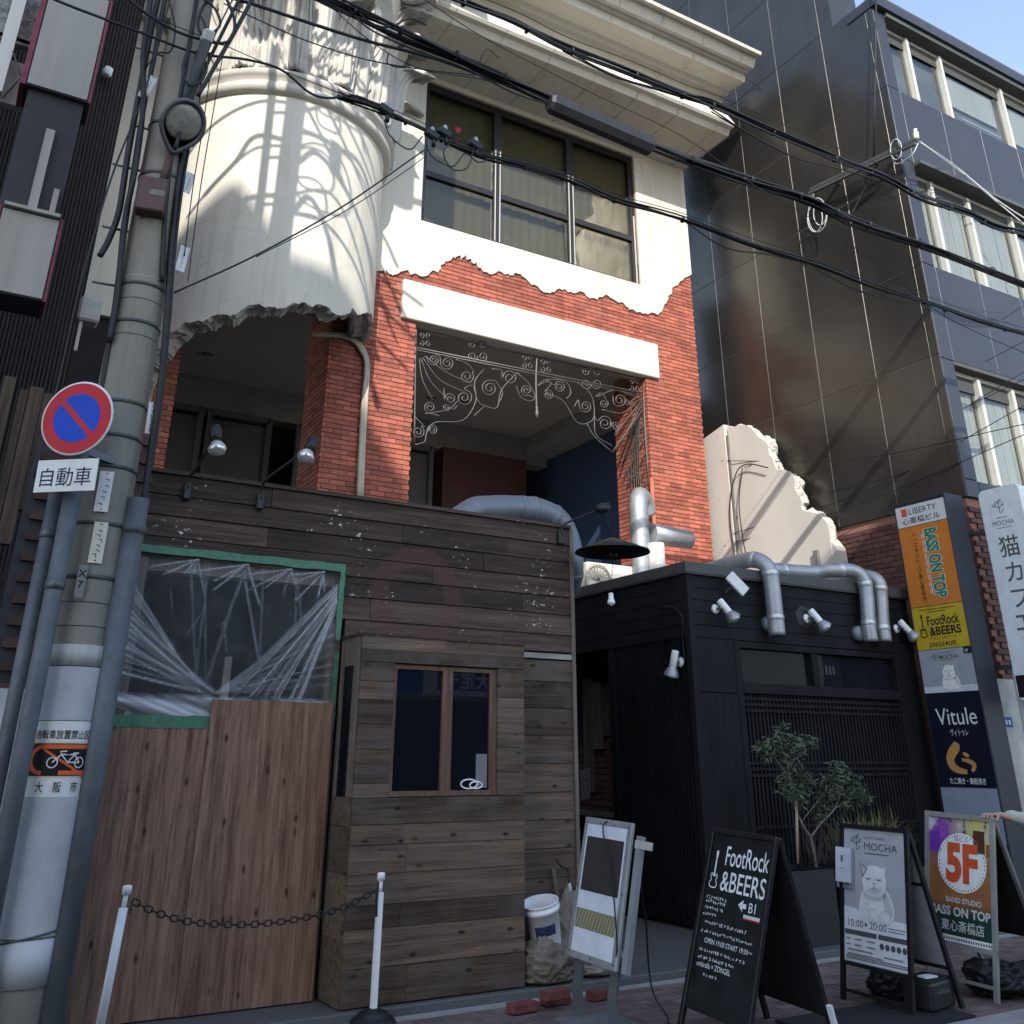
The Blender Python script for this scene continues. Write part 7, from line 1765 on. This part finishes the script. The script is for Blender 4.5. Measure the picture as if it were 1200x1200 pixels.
b = MB(); b.tube(spline([pR+Vector((-.02,0,-.06)), pR+Vector((-.035,-.02,-.16)), pR+Vector((-.03,-.02,-.26))], 6), 0.008, 6); b.build('chain_end', CABLE, chn)

# ------------------------------------------------------------------ clutter beside the bay
SACK = M('sack_cloth', (0.16,0.135,0.105), 0.9, var=0.3, scale=4, bmp=0.5, bscale=120, bdist=0.004)
from mathutils import noise as mnoise
def sack(label, c, rx, ry, rz, seed, mat=SACK, folds=7, name='sack', cat='sack', group='canvas sacks beside the window bay', lean=(0,0)):
    rgs = random.Random(seed); ph = [rgs.uniform(0, 6.28) for _ in range(12)]; so_ = Vector((seed*3.1, seed*1.7, seed*0.9))
    def fn(u_, v_):
        th = 2*math.pi*u_; ph_ = math.pi*(v_-0.5); r = max(0, math.cos(ph_))**0.5
        z = math.sin(ph_); zz = (z+1)/2
        P = Vector((math.cos(th)*r, math.sin(th)*r, z))
        w1 = mnoise.noise(P*1.3+so_)*0.32
        rid = (1-abs(mnoise.noise(P*2.6+so_*2)))**3*0.22-0.10
        rid2 = (1-abs(mnoise.noise(Vector((P.x*5, P.y*5, P.z*2.2))+so_*3)))**4*0.10
        f_ = 1+(w1+rid+rid2)*min(1, 1.3*math.sin(math.pi*v_)+0.15)
        return (c[0]+rx*r*f_*math.cos(th)+lean[0]*zz, c[1]+ry*r*f_*math.sin(th)+lean[1]*zz, c[2]+rz*2*zz*(1+(w1*0.9+rid)*zz))
    b = MB(); b.grid(fn, 90, 56); o = b.build(name, mat); return tag(o, label, cat, group)
q = onY(642, 1140, 7.12); sack('low crumpled brown canvas sack under the white bucket', (q.x, 7.14, 0.06), 0.21, 0.17, 0.125, 3)
q = onY(668, 1080, 7.28); sack('tall slumped pale canvas sack leaning on the plank wall', (q.x, 7.30, 0.06), 0.13, 0.11, 0.24, 8, M('pale_sack', (0.24,0.21,0.17), 0.9, var=0.3, scale=5, bmp=0.4, bscale=100))
q = onY(700, 1140, 7.14); sack('small pale sack behind the notice stand legs', (q.x, 7.18, 0.06), 0.19, 0.14, 0.10, 12, M('pale_sack2', (0.20,0.175,0.145), 0.9, var=0.3, scale=5, bmp=0.4, bscale=100))
bk_ = thing('white_bucket', 'white plastic paint bucket tipped on the canvas sack beside the bay', 'bucket', onY(632, 1110, 7.2))
ax = Vector((-0.24, -0.10, 1)).normalized(); c0 = onY(640, 1112, 7.2)
b = MB(); b.lathe([(0.0,0.0),(0.120,0.0),(0.124,0.01),(0.138,0.27),(0.150,0.272),(0.152,0.30),(0.144,0.302),(0.146,0.325),(0.150,0.327),(0.150,0.335),(0.138,0.335),(0.134,0.27),(0.118,0.012),(0.0,0.012)], 40, c0, ax, cap=False); b.build('pail', WHITEP, bk_)
rt = Vector((1,-0.35,0)); rt = (rt-ax*rt.dot(ax)).normalized(); fw_ = ax.cross(rt)
b = MB(); b.tube([c0+ax*(0.24-0.14*math.sin(math.pi*i/16))+(rt*math.cos(math.pi*i/16)-fw_*-1*math.sin(math.pi*i/16))*0.142 for i in range(17)], 0.003, 5); b.build('handle', GALV, bk_)
b = MB()
vs = []; 
for i in range(9):
    a = math.radians(-128+i*9); d_ = (rt*math.cos(a)+fw_*math.sin(a))
    vs += [c0+ax*0.13+d_*0.132, c0+ax*0.20+d_*0.1355]
b.add(vs, [(2*i, 2*i+2, 2*i+3, 2*i+1) for i in range(8)]); b.build('label', M('navy_label', (0.03,0.035,0.09), 0.5, var=0.9, scale=60, bmp=0), bk_)
RB = M('loose_red_brick', (0.15,0.045,0.038), 0.9, var=0.35, scale=22, dirt=(0.16,0.13,0.12), dirt_amt=0.7, bmp=0.4, bscale=60)
for lb_, px, py, z, rz in (('loose red brick alone on the kerb strip, furthest left', 612, 1181, 0.0, 0.05), ('loose red brick, lower of the stacked pair', 651, 1172, 0.0, 0.03), ('loose red brick, upper of the stacked pair', 650, 1166, 0.06, 0.1), ('loose red brick behind the notice stand leg', 704, 1166, 0.0, 0.12)):
    p = onZ(px, py, 0.03+z); b = MB(); b.obox((p.x, p.y, z+0.03+0.006), (math.cos(rz), math.sin(rz), 0), (-math.sin(rz), math.cos(rz), 0), (0,0,1), 0.21, 0.10, 0.058)
    tag(b.build('loose_brick', RB, bevel=0.005), lb_, 'brick', 'loose red bricks')
um = thing('umbrella', 'furled umbrella with a black hooked handle leaning on the plank wall', 'umbrella', onY(672, 1100, 7.36))
p0, p1 = onY(676, 1110, 7.33), onY(667, 1035, 7.40); d = (p1-p0).normalized()
MB().tube([p0, p0.lerp(p1, 0.5), p1], [0.012,0.032,0.014], 12).build('canopy', M('white_canopy', (0.42,0.42,0.42), 0.6, var=0.2, stretch=(6,6,1)), um)
MB().tube(spline([p1, p1+d*0.10, onY(657,1015,7.39), onY(652,1007,7.38), onY(655,1013,7.36)], 6), 0.009, 8).build('handle', BLACKP, um)
p0, p1 = onY(657, 1075, 7.38), onY(648, 1018, 7.41); b = MB(); b.bar(p0, p1, 0.035, 0.022); tag(b.build('timber_offcut', PLKV), 'short pale timber offcut standing behind the sacks', 'timber')

# ------------------------------------------------------------------ planters and plants
def leafcloud(centres, n, size, mat, name, parent, seed=1, squash=1.0, slender=2.4):
    rgs = random.Random(seed); b = MB()
    for i in range(n):
        (c, r) = rgs.choice(centres)
        while True:
            v_ = Vector((rgs.uniform(-1,1), rgs.uniform(-1,1), rgs.uniform(-1,1)))
            if v_.length < 1: break
        p = Vector(c)+Vector((v_.x*r, v_.y*r*0.8, v_.z*r*squash)); s_ = size*rgs.uniform(.6,1.35)
        a = Vector((rgs.uniform(-1,1), rgs.uniform(-1,1), rgs.uniform(-.9,.35))).normalized(); q = a.orthogonal().normalized(); q = Matrix.Rotation(rgs.uniform(0,6.28), 3, a) @ q
        b.add([p, p+a*s_*0.45+q*s_/slender*0.5, p+a*s_, p+a*s_*0.45-q*s_/slender*0.5], [(0,1,2,3)])
    return stuff(b.build(name, mat, parent, origin=False))
LEAF = M('dull_green_leaf', (0.088,0.112,0.066), 0.55, var=0.4, scale=8, bmp=0, rnd=0.4)
BARK = M('thin_bark', (0.20,0.17,0.13), 0.8, var=0.3, scale=12, bmp=0.3)
DIRT = M('potting_soil', (0.035,0.028,0.022), 0.95, bmp=0.6)
PLT = M('planter_black', (0.013,0.015,0.017), 0.55, var=0.3, scale=3, bmp=0.15)
def planter(label, x0, x1, y0, y1, z1):
    t = thing('planter_box', label, 'planter', ((x0+x1)/2, (y0+y1)/2, 0.06), 'black planters before the lattice')
    b = MB(); w_ = 0.03
    b.box(x0, x1, y0, y0+w_, 0.06, z1); b.box(x0, x1, y1-w_, y1, 0.06, z1); b.box(x0, x0+w_, y0+w_, y1-w_, 0.06, z1); b.box(x1-w_, x1, y0+w_, y1-w_, 0.06, z1); b.build('box', PLT, t, bevel=0.004)
    MB().box(x0+w_, x1-w_, y0+w_, y1-w_, z1-0.12, z1-0.05).build('soil', DIRT, t)
    for z in (z1-0.19, z1-0.40): MB().box(x0-0.003, x1+0.003, y0-0.003, y1+0.003, z-0.004, z+0.004).build('board_seam', BLACKP, t)
planter('black box planter holding the staked small tree', 6.95, 7.72, 7.15, 7.62, 0.66)
planter('black box planter behind the cat cafe board holding grassy plants', 7.86, 9.3, 7.15, 7.60, 0.62)
TYP = 7.36
def tp(x, y, dy=0): return onY(x, y, TYP+dy)
tr_ = thing('small_tree', 'small staked tree with thin fine leaves in front of the black lattice', 'tree', tp(955, 1020))
def branch(parent, pts, r0, r1):
    P = spline(pts, 6); b = MB(); b.tube(P, [r0+(r1-r0)*i/(len(P)-1) for i in range(len(P))], 8); b.build('branch', BARK, parent)
branch(tr_, [tp(957,1020), tp(954,1000), tp(950,981)], 0.014, 0.012)
branch(tr_, [tp(950,981), tp(940,965), tp(930,942,.03), tp(927,915), tp(921,890), tp(912,862)], 0.010, 0.004)
branch(tr_, [tp(950,981), tp(962,965), tp(978,948), tp(985,930), tp(992,905)], 0.009, 0.003)
for pts in ([(927,915),(905,885),(890,878)],[(924,900),(940,880),(950,868)],[(978,948),(1000,935),(1015,930)],[(985,930),(970,915),(960,905)],[(930,940),(915,930),(905,925)],[(940,962),(965,930),(975,915)]): branch(tr_, [tp(*p) for p in pts], 0.004, 0.002)
cl = [((915,862),.13),((902,876),.10),((893,880),.06),((925,880),.13),((935,872),.10),((930,900),.12),((922,920),.10),((935,930),.10),((945,915),.08),((985,905),.12),((1000,920),.12),((975,920),.11),((1010,932),.08),((965,935),.09),((990,935),.10),((950,868),.06),((960,950),.07)]
leafcloud([(tp(*c, random.uniform(-.1,.1)), r*1.08) for c, r in cl], 2300, 0.066, LEAF, 'crown', tr_, 4, 1.0, 4.6)
MB().tube([tp(935,1012), tp(933,937)], 0.014, 10).build('bamboo_stake', M('bamboo', (0.36,0.27,0.16), 0.6, var=0.2, stretch=(1,1,5)), tr_)
# dry twigs and grass
tg_ = thing('twiggy_shrub', 'bare twiggy shrub between the staked tree and the cat cafe board', 'shrub', (7.5, 7.4, 0.62))
b = MB(); rgs = random.Random(9)
for k in range(110):
    p = tp(965+rgs.uniform(-15,75), 1012, rgs.uniform(-.1,.15)); q = p+Vector((rgs.uniform(-.22,.25), rgs.uniform(-.15,.15), rgs.uniform(.18,.42))); b.tube([p, (p+q)/2+Vector((rgs.uniform(-.04,.04),0,.02)), q], [0.003,0.0022,0.001], 4)
b.build('twigs', M('dry_twig', (0.085,0.07,0.055), 0.9), tg_)
gp = thing('grassy_plant', 'tuft of yellow green grassy leaves above the cat cafe board', 'plant', (8.3, 7.4, 0.57))
b = MB()
for k in range(260):
    cx = rgs.choice((8.3,8.5,8.62,8.8)); p = Vector((cx+rgs.uniform(-.12,.12), 7.38+rgs.uniform(-.14,.12), 0.55)); a = rgs.uniform(0, 6.28); L = rgs.uniform(.30,.70); o = rgs.uniform(.06,.42)
    e_ = Vector((math.cos(a)*o, math.sin(a)*o, L)); m_ = p+e_*0.55+Vector((0,0,.06)); e_ = p+e_-Vector((0,0,o*0.35)); s_ = Vector((-math.sin(a), math.cos(a), 0))*0.006
    b.add([p-s_, p+s_, m_+s_, m_-s_, e_], [(0,1,2,3),(3,2,4)])
stuff(b.build('blades', M('grass_blade', (0.20,0.21,0.075), 0.6, var=0.4, scale=10, bmp=0, rnd=0.4), gp, origin=False))
# low things under the boards
b = MB(); b.box(5.35, 6.62, 5.03, 5.62, 0.004, 0.018); mat_o = b.build('rubber_mat', M('diamond_rubber', (0.022,0.023,0.026), 0.6, var=0.4, scale=50, bmp=0.8, bscale=55, bdist=0.01)); tag(mat_o, 'black ribbed rubber mat on the paving under the cat cafe board', 'mat')
def cb_(label, c, dims, name='battery_box'):
    t = thing(name, label, 'box', (c[0], c[1], 0.018)); MB().obox((c[0], c[1], dims[2]/2+0.018), (0.98,0.2,0), (-0.2,0.98,0), (0,0,1), *dims).build('case', BLACKP, t, bevel=0.02, seg=2)
    MB().obox((c[0], c[1], dims[2]+0.022), (0.98,0.2,0), (-0.2,0.98,0), (0,0,1), dims[0]*.9, dims[1]*.9, 0.012).build('lid', CHF, t); MB().bar((c[0]-.07, c[1]-dims[1]/2-.005, dims[2]*.75), (c[0]+.07, c[1]-dims[1]/2-.005, dims[2]*.75), 0.02).build('handle', CHAR, t)
cb_('black battery box standing under the cat cafe board', (6.55, 5.33), (0.34, 0.22, 0.17)); 
sack('black weight bag filling the space under the cat cafe board', (6.52, 5.62, 0.018), 0.17, 0.12, 0.12, 21, BLACKP, name='weight_bag', cat='bag', group='black weight bags under the boards')
sack('black weight bag lying under the studio board', (7.42, 5.36, 0.0), 0.26, 0.2, 0.10, 22, BLACKP, name='weight_bag', cat='bag', group='black weight bags under the boards')
MB_ = MB(); MB_.box(6.44, 6.56, 5.24, 5.32, 0.205, 0.215); tag(MB_.build('paper_slip', WHITEP), 'small white slip on the battery box under the cat cafe board', 'paper')

# ------------------------------------------------------------------ person at the right edge
SKIN = M('skin', (0.48,0.29,0.21), 0.55, var=0.08, bmp=0.1, bscale=80)
JCK = M('cream_jacket', (0.50,0.48,0.43), 0.85, var=0.08, scale=6, bmp=0.3, bscale=30, bdist=0.01)
TRS = M('dark_trousers', (0.03,0.032,0.04), 0.8, var=0.2, bmp=0.2)
pe = thing('person', 'person in a cream padded jacket at the right edge, hand resting on the studio board', 'person', (8.30, 4.60, -0.1))
def skinmesh(name, joints, edges, mat, root, sub=2):
    me = bpy.data.meshes.new(name); me.from_pydata([j[0] for j in joints], edges, []); me.materials.append(mat)
    ob = bpy.data.objects.new(name, me); COL.objects.link(ob); ob.location = (0,0,0); setparent(ob, pe)
    sm = ob.modifiers.new('skin', 'SKIN'); sm.use_smooth_shade = True
    for i, j in enumerate(joints):
        r = j[1]; me.skin_vertices[0].data[i].radius = (r, r) if not isinstance(r, tuple) else r
    me.skin_vertices[0].data[root].use_root = True
    ss = ob.modifiers.new('sub', 'SUBSURF'); ss.levels = sub; ss.render_levels = sub
    if name == 'jacket':
        ss.levels = ss.render_levels = 4
        tx = bpy.data.textures.new('cloth_folds', 'CLOUDS'); tx.noise_scale = 0.085; tx.noise_depth = 3
        dm = ob.modifiers.new('folds', 'DISPLACE'); dm.texture = tx; dm.strength = 0.022; dm.mid_level = 0.5; dm.texture_coords = 'LOCAL'
    return ob
hx = onY(1158, 958, 5.19)          # knuckles on the board's top bar
WR = Vector((hx.x+0.155, hx.y-0.01, hx.z+0.012)); PB = Vector((hx.x+0.095, hx.y, hx.z+0.018)); PM = Vector((hx.x+0.045, hx.y+0.002, hx.z+0.016))
PX, PYY = 8.30, 4.60
J = [((PX,PYY,0.98),(.15,.12)),((PX,PYY,1.18),(.13,.10)),((PX,PYY,1.38),(.15,.11)),((PX,PYY,1.47),.06),((PX,PYY-0.01,1.56),.055),((PX-0.02,PYY,1.66),(.085,.095)),((PX-0.01,PYY,1.74),(.075,.085)),
 ((PX-0.12,PYY+0.13,1.42),.055),((PX-0.20,PYY+0.24,1.24),.048),(tuple(WR+Vector((.36,-.24,-.09))),.042),(tuple(WR),.026),(tuple(PB),(.030,.017)),(tuple(PM),(.036,.013)),
 ((PX+0.12,PYY-0.13,1.42),.055),((PX+0.17,PYY-0.17,1.15),.045),((PX+0.13,PYY-0.15,0.92),.034),((PX+0.11,PYY-0.14,0.82),.035),
 ((PX,PYY-0.09,0.88),.085),((PX-0.01,PYY-0.10,0.50),.058),((PX+0.02,PYY-0.10,0.0),.042),((PX-0.12,PYY-0.11,-0.055),.040),
 ((PX,PYY+0.09,0.88),.085),((PX-0.01,PYY+0.10,0.50),.058),((PX+0.02,PYY+0.10,0.0),.042),((PX-0.12,PYY+0.11,-0.055),.040)]
Ed = [(0,1),(1,2),(2,3),(3,4),(4,5),(5,6),(2,7),(7,8),(8,9),(9,10),(10,11),(11,12),(2,13),(13,14),(14,15),(15,16),(0,17),(17,18),(18,19),(19,20),(0,21),(21,22),(22,23),(23,24)]
for k, (oy, L) in enumerate(((0.032,.070),(0.011,.080),(-0.010,.074),(-0.030,.058))):
    b0 = PM+Vector((-0.004, oy, 0.002)); i0 = len(J)
    J += [(tuple(b0),.0095),(tuple(b0+Vector((-L*0.42, oy*0.12, 0.006))),.0088),(tuple(b0+Vector((-L*0.78, oy*0.2, -0.008))),.008),(tuple(b0+Vector((-L*0.98, oy*0.25, -0.028))),.0068)]
    Ed += [(12, i0),(i0,i0+1),(i0+1,i0+2),(i0+2,i0+3)]
i0 = len(J); tb = PB+Vector((-0.01,-0.028,-0.006))
J += [(tuple(tb),.0115),(tuple(tb+Vector((-0.03,-0.018,-0.014))),.0105),(tuple(tb+Vector((-0.058,-0.020,-0.034))),.0085)]
Ed += [(11,i0),(i0,i0+1),(i0+1,i0+2)]
skinmesh('body', J, Ed, SKIN, 0)
cuff = WR+Vector((.028,-.010,.006))
J2 = [((PX,PYY,0.86),(.20,.15)),((PX,PYY,1.15),(.19,.145)),((PX,PYY,1.38),(.19,.14)),((PX,PYY,1.48),(.09,.08)),((PX-0.13,PYY+0.14,1.43),.085),((PX-0.20,PYY+0.24,1.24),.075),(tuple(WR+Vector((.36,-.24,-.085))),.068),(tuple(WR+Vector((.16,-.10,-.03))),.056),(tuple(cuff),.043),((PX+0.14,PYY-0.14,1.43),.085),((PX+0.18,PYY-0.18,1.15),.075),((PX+0.13,PYY-0.16,0.93),.052)]
skinmesh('jacket', J2, [(0,1),(1,2),(2,3),(2,4),(4,5),(5,6),(6,7),(7,8),(2,9),(9,10),(10,11)], JCK, 1)
J3 = [((PX,PYY,0.95),(.16,.13)),((PX,PYY-0.09,0.86),.105),((PX-0.01,PYY-0.10,0.50),.078),((PX+0.02,PYY-0.10,-0.01),.062),((PX,PYY+0.09,0.86),.105),((PX-0.01,PYY+0.10,0.50),.078),((PX+0.02,PYY+0.10,-0.01),.062)]
skinmesh('trousers', J3, [(0,1),(1,2),(2,3),(0,4),(4,5),(5,6)], TRS, 0)
HAIR = M('black_hair', (0.012,0.010,0.010), 0.5, var=0.3, bmp=0.3)
b = MB()
def hair(u_, v_):
    th = 2*math.pi*u_; ph_ = math.pi*(0.5-0.62*v_); r = 0.115+0.004*math.sin(18*th)
    cut = 1.0
    return (PX+0.005+r*math.cos(ph_)*math.cos(th)*0.95+(0.03 if math.cos(th) > 0 else 0.0), PYY+r*math.cos(ph_)*math.sin(th)*0.85, 1.72+0.115*math.sin(ph_))
b.grid(hair, 32, 14); b.build('hair', HAIR, pe)
for s_ in (-1, 1):
    MB().lathe([(0.0,-0.012),(0.012,0.0),(0.0,0.006)], 10, (PX-0.112, PYY+s_*0.035, 1.675), (-1,0,0)).build('eye', INK, pe)
    b = MB(); b.tube(spline([(PX+0.04,PYY+s_*0.10,-0.06),(PX-0.05,PYY+s_*0.105,-0.05),(PX-0.16,PYY+s_*0.11,-0.06)], 4), [0.04,.04,.042,.044,.045,.045,.043,.04,.03], 12); b.build('shoe', BLACKP, pe)
MB().lathe([(0.0,0.035),(0.012,0.01),(0.015,0.0)], 10, (PX-0.105, PYY, 1.645), (-1,0,-0.2)).build('nose', SKIN, pe)
MB().bar((PX-0.108, PYY-0.022, 1.612), (PX-0.108, PYY+0.022, 1.612), 0.008).build('mouth', M('lip', (0.35,0.14,0.12), 0.5), pe)
# clamps on top of the studio board
for lb_, px, py in (('small black clamp on top of the studio board, left of the hand', 1012, 945), ('small black clamp on top of the studio board, just by the hand', 1172, 945)):
    pass
